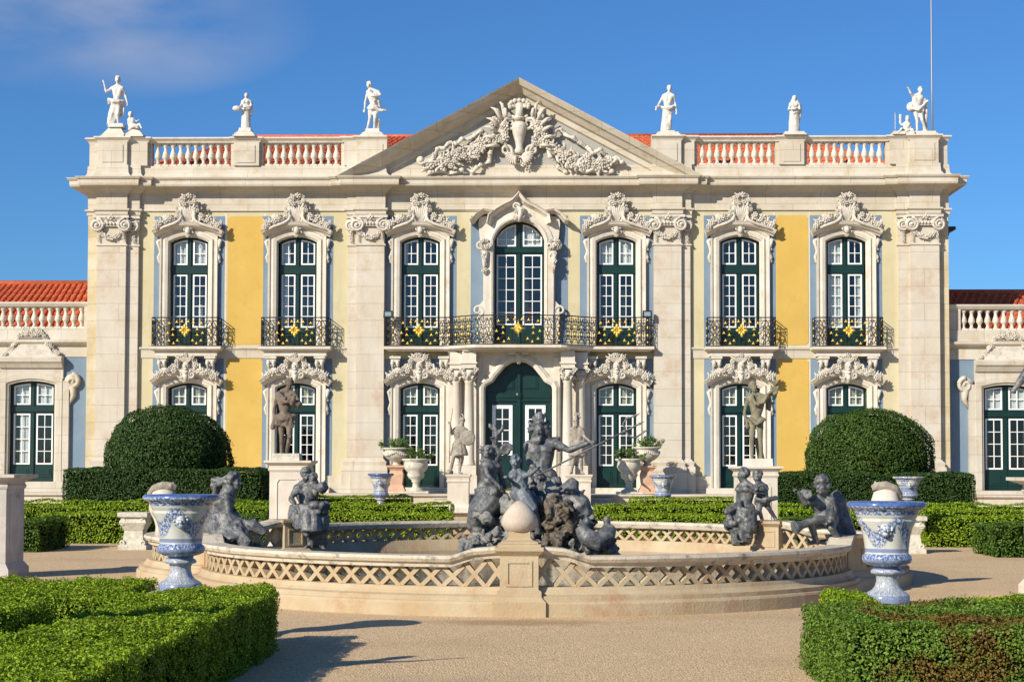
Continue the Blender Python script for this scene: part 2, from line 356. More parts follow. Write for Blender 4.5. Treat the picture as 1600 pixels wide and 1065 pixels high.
def vase_mat():
    m = mat('blue_white_faience', (.68,.68,.64), .22, spec=.5); nt = m.node_tree; L = nt.links.new; b = nt.nodes['Principled BSDF']
    t = node(nt,'ShaderNodeTexCoord'); sx = node(nt,'ShaderNodeSeparateXYZ'); L(t.outputs['Object'], sx.inputs[0])
    at = node(nt,'ShaderNodeMath', operation='ARCTAN2'); L(sx.outputs[1], at.inputs[0]); L(sx.outputs[0], at.inputs[1])
    cb = node(nt,'ShaderNodeCombineXYZ'); L(at.outputs[0], cb.inputs[0]); L(sx.outputs[2], cb.inputs[1])
    mp = node(nt,'ShaderNodeMapping'); mp.inputs['Scale'].default_value = (1.0,2.2,1); L(cb.outputs[0], mp.inputs[0])
    n = node(nt,'ShaderNodeTexNoise'); n.inputs['Scale'].default_value = 13; n.inputs['Detail'].default_value = 5; n.inputs['Roughness'].default_value = .7; L(mp.outputs[0], n.inputs['Vector'])
    fl = mrange(nt, n.outputs[0], .45, .53)
    # festoons: |sin(4 theta)| swags under the collar
    s1 = node(nt,'ShaderNodeMath', operation='MULTIPLY'); L(at.outputs[0], s1.inputs[0]); s1.inputs[1].default_value = 2.0
    s2 = node(nt,'ShaderNodeMath', operation='SINE'); L(s1.outputs[0], s2.inputs[0])
    s3 = node(nt,'ShaderNodeMath', operation='ABSOLUTE'); L(s2.outputs[0], s3.inputs[0])
    s4 = node(nt,'ShaderNodeMath', operation='MULTIPLY'); L(s3.outputs[0], s4.inputs[0]); s4.inputs[1].default_value = -.24
    s5 = node(nt,'ShaderNodeMath', operation='ADD'); L(s4.outputs[0], s5.inputs[0]); s5.inputs[1].default_value = .95
    s6 = node(nt,'ShaderNodeMath', operation='SUBTRACT'); L(sx.outputs[2], s6.inputs[0]); L(s5.outputs[0], s6.inputs[1])
    s7 = node(nt,'ShaderNodeMath', operation='ABSOLUTE'); L(s6.outputs[0], s7.inputs[0])
    sw = mrange(nt, s7.outputs[0], .075, .11, 1, 0)
    r = node(nt,'ShaderNodeValToRGB'); r.color_ramp.interpolation = 'CONSTANT'
    zm = mrange(nt, sx.outputs[2], 0, 1.2); L(zm, r.inputs[0])
    # alpha-free: red = solid blue band, green = flowered band, blue = swag allowed
    stops = [(0,(.55,.2,0)),(.075,(.05,.6,0)),(.12,(.0,.55,0)),(.26,(.1,.55,0)),(.31,(.8,0,0)),(.335,(0,.9,0)),(.36,(.6,.2,0)),(.405,(.2,.9,0)),(.455,(.05,.15,0)),(.47,(.65,.1,0)),(.505,(0,0,1)),(.80,(0,0,0)),(.82,(.1,1,0)),(.895,(.15,.7,0)),(.90,(.85,.25,0)),(.985,(.1,.5,0))]
    e = r.color_ramp.elements; e[0].position = 0; e[0].color = (*stops[0][1],1); e[1].position = stops[1][0]; e[1].color = (*stops[1][1],1)
    for p, c in stops[2:]: x = e.new(p); x.color = (*c,1)
    sc = node(nt,'ShaderNodeSeparateColor'); L(r.outputs[0], sc.inputs[0])
    def mul(a, c): q = node(nt,'ShaderNodeMath', operation='MULTIPLY'); L(a,q.inputs[0]); L(c,q.inputs[1]); return q.outputs[0]
    def add(a, c): q = node(nt,'ShaderNodeMath', operation='ADD', use_clamp=True); L(a,q.inputs[0]); L(c,q.inputs[1]); return q.outputs[0]
    fac = add(add(sc.outputs[0], mul(sc.outputs[1], fl)), mul(mul(sc.outputs[2], sw), fl))
    bl = mixc(nt, n.outputs[0], (.015,.045,.19), (.08,.165,.40))
    L(mixc(nt, fac, (.50,.50,.45), bl), b.inputs['Base Color'])
    return m
M['vase'] = vase_mat()
# ================================================================ PALACE
palace = thing('palace', 'ornate two storey palace front with yellow, blue and cream walls, pediment and green doors', 'palace', (0,YF,0))
TZ = 1.12                                             # terrace level
def arc(x0, x1, z, rise, n=10):
    out = []
    if rise <= 0: return [(x0,z),(x1,z)]
    c = abs(x1-x0)/2; r = (c*c+rise*rise)/(2*rise); mx = (x0+x1)/2; cz = z+rise-r
    a = math.asin(c/r)
    for i in range(n+1):
        t = -a+2*a*i/n; out.append((mx+r*math.sin(t)*(1 if x1>x0 else -1), cz+r*math.cos(t)))
    return out
def arcz(x, hw, z, rise):
    r = (hw*hw+rise*rise)/(2*rise); return z+rise-r+math.sqrt(max(0,r*r-x*x))
ZC = {k: fz(v) for k, v in dict(corn_t=277, corn_b=290, fr_t=304, fr_b=328, arch_b=338, cap_b=378, neck=385, pb_t=716, pb_m=727, str_t=540, str_b=549,
      par_b=277, bal_b=259, bal_t=223, rail_t=213, uo_b=541, uo_s=379, uo_t=370.5, lo_b=760, lo_s=606, lo_t=598).items()}
bays = [-516, -346.5, -154, 152, 345, 511]
BX = [fx(811+b) for b in bays]
def zp(py, d, px=295): return U(px, py, YF-d)[1]
ZC.update(corn_t=zp(277,.6), corn_b=zp(290.5,.55), fr_t=zp(303,.1), par_b=zp(277,.6), bal_b=zp(259,.1), bal_t=zp(223,.1), rail_t=zp(213,.3), str_t=zp(541,.4), uo_b=zp(541,.4))
ZR_OFF = 0
HU, HL = .675, .69

# ---- wall with its openings
op_up = [(-HU,ZC['uo_b'])]+arc(-HU,HU,ZC['uo_s'],ZC['uo_t']-ZC['uo_s'])+[(HU,ZC['uo_b'])]
op_lo = [(-HL,ZC['lo_b'])]+arc(-HL,HL,ZC['lo_s'],ZC['lo_t']-ZC['lo_s'])+[(HL,ZC['lo_b'])]
HC = .87; zc_s, zc_t = fz(376,811), fz(346,811)
op_c = [(-HC,ZC['uo_b'])]+arc(-HC,HC,zc_s,zc_t-zc_s,14)+[(HC,ZC['uo_b'])]
DPTS = [(-52,640),(-52,607.6),(-50,603),(-44.5,600),(-40,597.5),(-37.5,594),(-34,589),(-30.5,585),(-21.5,574),(-10.5,567.5),(0,565.5)]
dleft = [(x/45.1, fz(y,811)) for x, y in DPTS]
dz0 = TZ+.18
DOORPATH = [(dleft[0][0],dz0)]+dleft[1:]+[(-x,z) for x, z in reversed(dleft[1:-1])]+[(-dleft[0][0],dz0)]
sh = lambda poly, dx: [(x+dx,z) for x, z in poly]
m = MB()
holes = [sh(op_up,x) for x in BX]+[sh(op_lo,x) for x in BX]+[op_c]+[[(-1.05,dz0),(-1.05,fz(575,811)),(1.05,fz(575,811)),(1.05,dz0)]]
m.prism([(-15.08,TZ-.6),(14.82,TZ-.6),(14.82,ZC['par_b']),(-15.08,ZC['par_b'])], 0, .3, holes)
m.build('wall', M['wall'], palace)
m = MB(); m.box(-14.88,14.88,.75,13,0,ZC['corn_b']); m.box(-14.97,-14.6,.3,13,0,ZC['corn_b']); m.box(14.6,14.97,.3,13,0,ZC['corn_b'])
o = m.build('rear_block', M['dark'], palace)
m = MB()
for s_ in (-1,1): m.box(min(s_*14.97,s_*14.99), max(s_*14.97,s_*14.99), .02, 12.9, TZ-.6, ZC['arch_b'])
m.build('side_wall', M['quoin'], palace)
# painted fields
def field(name, rects, mt, y0=-.008, notch=0):
    m = MB()
    for x0,x1,z0,z1,hs in rects:
        if notch:
            c = notch; poly = [(x0+c,z0),(x1-c,z0),(x1-c,z0+c),(x1,z0+c),(x1,z1-c),(x1-c,z1),(x0+c,z1),(x0,z1-c),(x0,z0+c),(x0+c,z0+c)]
            poly = [(x0,z0+c),(x0+c,z0),(x1-c,z0),(x1,z0+c),(x1,z1-c),(x1-c,z1),(x0+c,z1),(x0,z1-c)]
        else: poly = [(x0,z0),(x1,z0),(x1,z1),(x0,z1)]
        m.prism(poly, y0, .05, hs)
    m.build(name, mt, palace)
BW = 1.24
zu0, zu1, zl0, zl1 = fz(538), fz(338), fz(744), fz(560)
rects = []
for i, x in enumerate(BX):
    if i in (2,3):
        a, b = (-4.67, fx(713)) if i == 2 else (fx(906), 4.67)
    else: a, b = x-BW, x+BW
    rects += [(a,b,ZC['str_t'],zu1,[sh(op_up[:1]+op_up[1:],x)] if False else ()), ]
# blue fields are built as frames round the openings
def blue(i, lo):
    x = BX[i]; a, b = ((-4.67, fx(713)) if i == 2 else (fx(906), 4.67)) if i in (2,3) else (x-BW, x+BW)
    hw = HL if lo else HU; z0, z1 = (zl0,zl1) if lo else (ZC['str_t'],zu1)
    zt = ZC['lo_t' if lo else 'uo_t']
    return [(a,x-hw-.02,z0,z1,()),(x+hw+.02,b,z0,z1,()),(x-hw-.02,x+hw+.02,zt+.03,z1,())]
br = []
for i in range(6): br += blue(i,0)+blue(i,1)
for s_ in (-1,1):
    a, b = sorted((s_*.95, s_*1.69)); br.append((a,b,ZC['str_t'],zu1,()))
field('blue_field', br, M['blue'])
yw = []
for a, b in ((355,411),(1213,1263)):
    yw += [(fx(a),fx(b),zu0,zu1,()),(fx(a),fx(b),fz(752),zl1,())]
for q in yw: field('yellow_field', [q], M['yellow'], -.012, .09)
# ivory bands framing the fields
m = MB()
for a, b in ((355,411),(1213,1263)):
    for q in (fx(a)-.06, fx(b)+.06): m.box(q-.03,q+.03,-.006,.02,TZ,zu1+.1)
m.build('band', M['trim'], palace)
# string course
for a, b in ((-13.2,-5.95),(5.95,13.2)):
    m = MB(); m.sweep([(b,0),(a,0)], [(-.02,ZC['str_b']),(.03,ZC['str_b']),(.04,ZC['str_b']+.06),(.09,ZC['str_t']-.06),(.09,ZC['str_t']),(-.02,ZC['str_t'])], plane='XY')
    m.box(a,b,-.03,.05,zl1+.02,ZC['str_b']-.003); m.build('string_course', M['stone'], palace)
# plinth
m = MB()
for a, b in ((-13.2,BX[0]-1.05),(BX[0]+1.05,BX[1]-1.05),(BX[1]+1.05,-5.95),(-4.67,BX[2]-1.05),(BX[2]+1.05,-2.4)):
    for s_ in (-1,1):
        q = sorted((a*s_, b*s_)); m.box(q[0],q[1],-.06,.05,TZ-.3,fz(742))
m.build('plinth', M['stone'], palace)

# ---- entablature in plan (right to left so that the left normal points out)
half = [(14.97,0),(14.6,0),(14.6,-.28),(13.6,-.28),(13.6,-.14),(13.2,-.14),(13.2,0),(5.95,0),(5.95,-.14),(5.63,-.14),(5.63,-.28),(4.67,-.28),(4.67,-.06)]
plan = [(14.97,12.9)]+half+[(-x,y) for x, y in reversed(half)]+[(-14.97,12.9)]
z = ZC
m = MB(); m.sweep(plan, [(-.1,z['fr_b']-.02),(.03,z['fr_b']-.02),(.03,z['fr_t']-.05),(.07,z['fr_t']-.03),(.07,z['fr_t']),(-.1,z['fr_t'])], plane='XY'); m.build('frieze', M['stone'], palace)
m = MB()
for s_ in (1,-1):        # architrave mouldings only over the pilasters
    for seg in ([(14.97,3),(14.97,0),(14.6,0),(14.6,-.28),(13.6,-.28),(13.6,-.14),(13.2,-.14),(13.2,.02)], [(5.95,.02),(5.95,-.14),(5.63,-.14),(5.63,-.28),(4.67,-.28),(4.67,.02)]):
        p = seg if s_ == 1 else [(-x,y) for x, y in reversed(seg)]
        m.sweep(p, [(-.1,z['cap_b']+.6),(.02,z['cap_b']+.6),(.02,z['arch_b']),(.06,z['arch_b']+.02),(.06,z['fr_b']-.1),(.12,z['fr_b']-.06),(.12,z['fr_b']),(-.1,z['fr_b'])], plane='XY')
m.sweep([(13.2,0),(5.95,0)], [(-.02,z['fr_b']-.07),(.06,z['fr_b']-.05),(.06,z['fr_b']),(-.02,z['fr_b'])], plane='XY')
m.sweep([(-5.95,0),(-13.2,0)], [(-.02,z['fr_b']-.07),(.06,z['fr_b']-.05),(.06,z['fr_b']),(-.02,z['fr_b'])], plane='XY')
m.sweep([(4.67,0),(-4.67,0)], [(-.02,z['fr_b']-.07),(.06,z['fr_b']-.05),(.06,z['fr_b']),(-.02,z['fr_b'])], plane='XY')
m.build('architrave', M['stone'], palace)
zt, zb, zf = z['corn_t'], z['corn_b'], z['fr_t']
m = MB(); m.sweep(plan, [(-.1,zf),(.09,zf),(.12,zf+.05),(.17,zf+.07),(.30,zf+.17),(.34,zb-.01),(.52,zb-.01),(.54,zb+.03),(.54,zt-.09),(.58,zt-.08),(.62,zt-.02),(.62,zt),(-.1,zt)], plane='XY')
m.build('cornice', M['stone'], palace)

# ---- pediment
ax, az = 0, zp(121,.8,811); fxx = 6.25; fzz = z['corn_t']+.02
m = MB()
m.sweep([(-fxx-.1,fzz-.04),(0,az),(fxx+.1,fzz-.04)], [(-.66,-.05),(-.66,.05),(-.62,.08),(-.58,.16),(-.57,.20),(-.40,.20),(-.39,.24),(-.36,.34),(-.22,.50),(-.20,.54),(-.18,.64),(-.05,.76),(0,.80),(0,-.25)])
ped = m.build('pediment', M['stone'], palace)
m = MB(); m.prism([(-5.6,fzz-.05),(5.6,fzz-.05),(0,az-.55)], -.10, .4); m.build('tympanum', M['tymp'], ped)
m = MB(); m.prism([(-5.9,fzz+.0),(5.9,fzz+.0),(0,az-.12)], .22, 2.6); m.build('backing', M['stone'], ped)
# carved trophy: vase cartouche, shells and ribboned garlands
g = random.Random(3); yb = -.16
def TZp(px, py, dy=0): x, zz = U(px, py, YF-.3); return Vector((x, yb-dy, zz))
m = MB()
m.lathe([(.02,0),(.14,.04),(.17,.12),(.12,.25),(.15,.45),(.23,.72),(.27,.95),(.22,1.1),(.12,1.18),(.20,1.24),(.22,1.3),(.02,1.32)], (0,yb-.12,fz(244,811)), 16)
m.tube([(0,yb-.14,fz(190,811)),(0,yb-.2,fz(180,811)),(0,yb-.16,fz(166,811))], [.2,.13,.17], 10)
for k in range(9):                                     # plume
    a = R(200-k*27.5); p = Vector((0,yb-.12,fz(168,811)))
    m.tube([p+Vector((0,0,-.15)), p+Vector((math.cos(a)*.14,-.08,math.sin(a)*.12)), p+Vector((math.cos(a)*.3,-.14,math.sin(a)*.16))], [.05,.075,.085], 6)
    m.ell(p+Vector((math.cos(a)*.33,-.15,math.sin(a)*.17-.02)), (.085,.1,.09), 6, 5)
for s_ in (-1,1):
    m.scroll((s_*.3,yb-.15,fz(196,811)), .26, .07, 1.5, PI/2, s_)
    m.scroll((s_*.45,yb-.15,fz(238,811)), .24, .065, 1.4, -PI/2, -s_)
    m.tube([(s_*.15,yb-.12,fz(190,811)),(s_*.45,yb-.22,fz(188,811)),(s_*.62,yb-.16,fz(200,811)),(s_*.55,yb-.15,fz(222,811)),(s_*.35,yb-.15,fz(240,811))], [.06,.07,.08,.08,.05], 7)
    for k in range(8):                                 # curling plumes
        a = PI/2-s_*R((4,-8,22,38,14,55,75,100)[k]); ln = (.80,.42,.55,.42,.34,.34,.30,.30)[k]
        p = Vector((s_*(.50,.48,.62,.72,.66,.78,.8,.7)[k], yb-.12-.03*(k%3), fz((196,190,194,202,188,210,220,230)[k],811)))
        d = Vector((math.cos(a),0,math.sin(a)))
        m.tube([p, p+d*ln*.4+Vector((0,-.18,0)), p+d*ln*.8+Vector((s_*.05,-.22,0)), p+d*ln+Vector((s_*.16,-.14,-.02))], [.04,.07,.055,.015], 6)
    for k in range(44):
        m.rosette((s_*g.uniform(.45,.95), yb-g.uniform(.1,.28), fz(g.uniform(190,232),811)), g.uniform(.09,.14), g)
    for k in range(7):
        a = -PI/2+s_*R(10+14*k); p = Vector((s_*.12,yb-.15,fz(244,811)))
        m.leafy(p, a, .38, .15, .06)
m.scroll((0,yb-.1,fz(254,811)), .18, .06, 1.2)
for k in range(10): m.rosette((g.uniform(-.4,.4), yb-.18, fz(g.uniform(246,260),811)), .11, g)
m.build('vase_cartouche', M['carved'], ped)
for side in (0,1):
    m = MB()
    ctr = [(768,215),(752,228),(735,238),(712,247),(690,254),(668,258)] if side == 0 else [(858,224),(872,240),(890,248),(910,255),(932,258),(952,258)]
    for k in range(46):
        t = g.random()*(len(ctr)-1); i = int(t); f = t-i; q_ = TZp(ctr[i][0]*(1-f)+ctr[min(i+1,5)][0]*f+g.uniform(-4,4), ctr[i][1]*(1-f)+ctr[min(i+1,5)][1]*f+g.uniform(-8,8), .12); m.leafy(q_, g.uniform(0,2*PI), g.uniform(.22,.38), .13, .09)
    for k in range(80):
        t = g.random()*(len(ctr)-1); i = int(t); f = t-i
        px = ctr[i][0]*(1-f)+ctr[min(i+1,5)][0]*f; py = ctr[i][1]*(1-f)+ctr[min(i+1,5)][1]*f
        wd = 5+7*math.sin(PI*t/5); rr = g.random()
        m.rosette(TZp(px+g.uniform(-3,3), py+g.uniform(-wd,wd), .08+.25*(1-rr*.6)), g.uniform(.08,.15), g, g.choice((3,4,6)))
    sgn = -1 if side == 0 else 1
    rib = [[(762,214),(752,205),(742,210),(735,216),(722,218),(712,225),(704,222),(694,232),(684,233),(678,245),(662,252)], [(770,220),(766,240),(764,252),(752,256),(745,263),(738,268)], [(664,262),(672,270),(690,266),(702,270),(722,266)]]
    if side: rib = [[(862,222),(868,205),(876,202),(884,210),(896,216),(904,222),(918,230),(926,240),(938,234),(948,244),(958,252),(972,254)], [(856,230),(860,246),(872,260),(884,268)], [(900,264),(918,268),(930,266),(944,272),(956,268)]]
    for rb in rib:
        pts = [TZp(p[0], p[1], .12+.10*math.sin(i*1.9)) for i, p in enumerate(rb)]
        fine = []
        for i in range(len(pts)-1):
            for q in range(3): fine.append(pts[i].lerp(pts[i+1], q/3)+Vector((0,-.05*math.sin((i*3+q)*2.1),.02*math.sin((i*3+q)*1.7))))
        fine.append(pts[-1]); m.tube(fine, [.05+.04*abs(math.sin(i*.9)) for i in range(len(fine))], 6, flat=.5)
        for i, p in enumerate(pts): m.ell(p, (.10,.07,.08), 6, 5)
    e = (658,250) if side == 0 else (962,252)
    m.scroll(tuple(TZp(*e,.15)), .16, .06, 1.4, 0, sgn)
    m.ell(TZp(*e,.15), .12, 8, 6)
    m.build('garland', M['carved'], ped)

# ---- parapet and balustrades
pplan = [(x, y*.8-.02) for x, y in half]; pplan = [(14.88,12.9)]+pplan+[(-x,y) for x, y in reversed(pplan)]+[(-14.88,12.9)]
m = MB(); zb0, zb1 = z['corn_t'], z['bal_b']
m.sweep(plan, [(-.35,zb0),(.30,zb0),(.26,zb0+.05),(.14,zb0+.12),(.07,zb0+.22),(.05,zb1-.03),(.05,zb1),(-.35,zb1)], plane='XY')
m.build('parapet_base', M['stone'], palace)
m = MB()
PIERS = [(-14.97,-14.6,-.0),(-14.6,-13.6,-.26),(-13.6,-12.93,-.13),(-9.94,-9.06,-.1),(-6.1,-5.63,-.12),(-5.63,-4.6,-.26)]
for a, b, y in PIERS:
    for s_ in (-1,1):
        m = MB(); q = sorted((a*s_,b*s_)); m.box(q[0],q[1],y-.03,.35,zb1,z['bal_t'])
        if b-a > .8: m.box(q[0]+.14,q[1]-.14,y-.055,y,zb1+.1,z['bal_t']-.1)
        m.build('pier', M['stone'], palace)
for s_ in (-1,1): m = MB(); m.box(min(s_*14.97,s_*14.6),max(s_*14.97,s_*14.6),.355,12.9,zb1,z['bal_t']); m.build('pier', M['stone'], palace)
rplan = []
for a, b, y in [(14.97,14.6,0),(14.6,13.6,-.26),(13.6,12.93,-.13),(12.93,9.94,-.02),(9.94,9.06,-.1),(9.06,6.1,-.02),(6.1,5.63,-.12),(5.63,4.6,-.26)]:
    rplan += [(a,y),(b,y)]
rpl = [(14.97,12.9)]+rplan; rpr = [(-x,y) for x, y in reversed(rplan)]+[(-14.97,12.9)]
z0, z1 = z['bal_t'], z['rail_t']
for pth in (rpl, rpr): m = MB(); m.sweep(pth, [(-.30,z0),(.03,z0),(.05,z0+.05),(.10,z0+.10),(.14,z0+.13),(.14,z1-.02),(.12,z1),(-.30,z1)], plane='XY'); m.build('parapet_rail', M['trim'], palace)
def baluster(h):
    b = MB(); s_ = h/.80
    b.box(-.12,.12,-.10,.10,0,.07*s_)
    b.lathe([(r_,zz*s_) for r_, zz in [(.10,.07),(.06,.13),(.052,.18),(.075,.25),(.118,.315),(.125,.345),(.105,.38),(.118,.40),(.10,.45),(.068,.54),(.054,.61),(.06,.66),(.10,.72),(.11,.75)]], seg=10)
    b.box(-.12,.12,-.10,.10,.75*s_,.80*s_)
    return b
bh = z['bal_t']-zb1; proto = None
for (a, b) in ((-12.93,-9.94),(-9.06,-6.1),(9.06-3.0+.04,9.06),(9.94,12.93)):
    m = MB(); m.box(a,a+.12,.0,.3,zb1,z['bal_t']); m.box(b-.12,b,.0,.3,zb1,z['bal_t'])
    bs = m.build('balustrade', M['stone'], palace)
    n = 11; a2, b2 = a+.04, b-.04
    for i in range(1, n):
        x = a2+(b2-a2)*i/n
        if proto is None: proto = baluster(bh).build('baluster', M['trim'], bs, (x,.14,zb1))
        else: c = proto.copy(); COL.objects.link(c); c.parent = bs; c.location = (x,.14,zb1)
# little pyramidal blocks under the statues
def ppb(px0, px1, ztop):
    m = MB(); x0, x1 = fx(px0), fx(px1); zr = z['rail_t']
    m.box(x0-.05,x1+.05,-.34,.40,zr,zr+.05); m.box(x0,x1,-.28,.36,zr+.05,zr+.12)
    m.box(x0+.02,x1-.02,-.26,.34,zr+.12,ztop,.16)
    m.build('statue_block', M['trim'], palace)
for a, b, r_ in ((160,194,200),(196,222,203),(366,396,203),(565,597,204),(1027,1060,209),(1226,1257,211),(1396,1428,212),(1430,1462,209)): ppb(a, b, fz(r_, (a+b)/2))

# ---- tiled roof behind the parapet
def tile_patch(m, e0, e1, r0, r1, pitch=.25, rad=.085, rows=12):
    e0, e1, r0, r1 = map(Vector, (e0,e1,r0,r1)); n = max(2, int((e1-e0).length/pitch))
    nrm = (e1-e0).cross(r0-e0).normalized()
    if nrm.z < 0: nrm = -nrm
    u = (e1-e0).normalized()
    m.add([e0,e1,r1,r0], [(0,1,2,3)])
    for i in range(n+1):
        a = e0.lerp(e1,i/n); b = r0.lerp(r1,i/n); vs = []; fs = []
        for k in range(rows):
            for t, s_ in ((k/rows,1.0),((k+1)/rows,.78)):
                p = a.lerp(b,t)
                for q in range(5):
                    an = PI*q/4; vs.append(p-u*math.cos(an)*rad*s_+nrm*(math.sin(an)*rad*s_+.02*(s_>.9)))
            o_ = k*10
            fs += [(o_+q,o_+q+1,o_+q+6,o_+q+5) for q in range(4)]+[(o_,o_+1,o_+2,o_+3,o_+4)]
        m.add(vs, fs)
EX, EZ, RZ = 14.1, fz(262)+.02, 14.76
m = MB()
tile_patch(m, (-EX,1.3,EZ),(EX,1.3,EZ),(-10.3,6.2,RZ),(10.3,6.2,RZ))
tile_patch(m, (-EX,1.3,EZ),(-EX,11.4,EZ),(-10.3,6.2,RZ),(-10.3,6.6,RZ))
tile_patch(m, (EX,1.3,EZ),(EX,11.4,EZ),(10.3,6.2,RZ),(10.3,6.6,RZ))
m.tube([(-10.3,6.3,RZ+.03),(10.3,6.3,RZ+.03)], .12, 8)
for s_ in (-1,1): m.tube([(s_*10.3,6.3,RZ+.03),(s_*EX,1.3,EZ+.03)], .11, 8)
m.box(-EX,EX,1.4,11.4,z['corn_t'],EZ-.02)
roof = m.build('roof', M['tile'], palace)
m = MB(); m.box(14.97,15.5,1.0,3.0,fz(352,1482),fz(347,1482)); m.box(14.97,15.42,1.05,2.95,fz(354,1482),fz(352,1482)-.003)
for k in range(4): m.box(14.97,15.3,1.15+k*.5,1.25+k*.5,fz(360,1482),fz(354,1482)-.003,.02)
m.build('side_eave', M['iron'], palace)

# ---- pilasters
def pilaster(x0, x1, y, name='pilaster'):
    m = MB(); zb_ = z['pb_t']; m.box(x0,x1,y,.02,zb_,z['cap_b']+.6)
    p = m.build(name, M['pil'], palace)
    b = MB(); w_ = .10
    b.sweep([(x1,.02),(x1,y),(x0,y),(x0,.02)], [(-.05,TZ-.3),(.16,TZ-.3),(.16,z['pb_m']-.12),(.14,z['pb_m']),(.10,z['pb_m']+.02),(.12,zb_-.10),(.05,zb_-.04),(.03,zb_),(-.05,zb_)], plane='XY')
    b.build('pilaster_base', M['stone'], p)
    nk = MB(); nk.sweep([(x1,.02),(x1,y),(x0,y),(x0,.02)], [(-.03,z['neck']-.03),(.04,z['neck']-.01),(.05,z['neck']+.03),(.0,z['neck']+.05),(-.03,z['neck']+.05)], plane='XY')
    nk.build('necking', M['trim'], p)
    return p
def capital(p, x0, x1, y, full=True, outer=0):
    m = MB(); zt_, zb_ = fz(343), fz(364); zc = fz(354); r_ = .24
    g2 = random.Random(11)
    if full:
        xm = (x0+x1)/2
        m.box(x0-.12,x1+.12,y-.16,y+.05,zt_,zt_+.09); m.box(x0-.08,x1+.08,y-.12,y+.05,zt_-.05,zt_-.003)
        m.box(x0+.06,x1-.06,y-.10,y+.02,zc-.04,zt_-.053)
        nb = 7
        for k in range(nb): m.ell((x0+.16+(x1-x0-.32)*k/(nb-1),y-.12,zc+.05), (.045,.05,.06), 6, 5)
        for s_, xx in ((-1,x0+.02),(1,x1-.02)):
            m.scroll((xx,y-.13,zc-.0), r_, .05, 2.1, PI/2, s_)
            m.tube([(xx,y-.02,zc),(xx,y-.12,zc)], [r_*.95,r_*.95], 14); m.ell((xx,y-.16,zc), .055, 8, 5)
        for k in range(15):     # festoon
            t = k/14; a = PI*t; m.rosette((x0+.05+(x1-x0-.1)*t, y-.09, fz(362)-.26*math.sin(a)), .075+.025*math.sin(a), g2)
        for xx in (x0+.06,x1-.06):
            for k in range(4): m.rosette((xx+g2.uniform(-.04,.04), y-.07, fz(366)-.09*k), .07-.008*k, g2)
        m.rosette((xm,y-.16,zt_+.02), .12, g2)
        for k in range(3): m.rosette((xm+.12*(k-1),y-.13,zt_-.04), .07, g2)
    else:
        m.box(x0-.05*(outer<0)-.0,x1+.05*(outer>0),y-.10,y+.05,zt_,zt_+.09)
        xx = (x0+x1)/2+.04*outer
        m.scroll((xx,y-.11,zc), r_*.95, .05, 2.1, PI/2, outer); m.tube([(xx,y-.02,zc),(xx,y-.10,zc)], [r_*.9,r_*.9], 14)
        for k in range(4): m.rosette((xx,y-.07,fz(366)-.09*k), .07, g2)
    m.build('capital', M['carved'], p)
for s_ in (-1,1):
    for (a, b, c, d) in ((13.6,14.6,13.2,13.6),(4.67,5.63,5.63,5.95)):
        x0, x1 = sorted((a*s_,b*s_)); p = pilaster(x0,x1,-.28); capital(p,x0,x1,-.28)
        x0, x1 = sorted((c*s_,d*s_)); inner = -s_ if c == 13.2 else s_
        p = pilaster(x0,x1,-.14); capital(p,x0,x1,-.14,False,inner)
    m = MB(); x0, x1 = sorted((14.6*s_,14.974*s_)); m.box(x0,x1,-.05,.3,TZ-.6,z['arch_b']); m.build('quoin', M['quoin'], palace)

def qx(x): return x-.0006*x*x
for o_ in kids(palace):
    if o_.name.split('.')[0] in ('frieze','architrave','cornice','parapet_base','pier','parapet_rail','balustrade','roof','pilaster','quoin','side_wall','side_eave','string_course','statue_block','rear_block'):
        for q_ in [o_]+kids(o_):
            if q_.name.startswith('baluster'): q_.location.x = qx(q_.location.x); continue
            if q_.name.startswith('statue_block'): continue
            for v in q_.data.vertices: v.co.x = qx(v.co.x)
# ---- windows
def leaf_frame(m, gl, x0, x1, z0, ztop, cols, rows, bo=.05, bar=.024, y0=.19, y1=.23):
    n = 4 if callable(ztop) else 1
    zt = ztop if callable(ztop) else (lambda x: ztop)
    top = [(x1+(x0-x1)*i/n, zt(x1+(x0-x1)*i/n)) for i in range(n+1)]
    outer = [(x0,z0),(x1,z0)]+top
    iw = (x1-x0-2*bo-(cols-1)*bar)/cols; zm = min(zt(x0),zt(x1))
    ih = ((zt((x0+x1)/2)+zm)/2-z0-2*bo-(rows-1)*bar)/rows; hs = []
    for c in range(cols):
        a = x0+bo+c*(iw+bar); b = a+iw
        for r_ in range(rows):
            q = z0+bo+r_*(ih+bar)
            if r_ == rows-1: hs.append([(a,q),(b,q),(b,zt(b)-bo),(a,zt(a)-bo)])
            else: hs.append([(a,q),(b,q),(b,q+ih),(a,q+ih)])
    m.prism(outer, y0, y1, hs)
    gl.add([(x,y1-.012,zz) for x, zz in outer], [tuple(range(len(outer)))])
SURR = [(0,-.32),(0,.05),(.05,.07),(.05,.12),(.16,.15),(.18,.10),(.26,.09),(.28,.14),(.34,.15),(.34,-.02),(.1,-.32)]
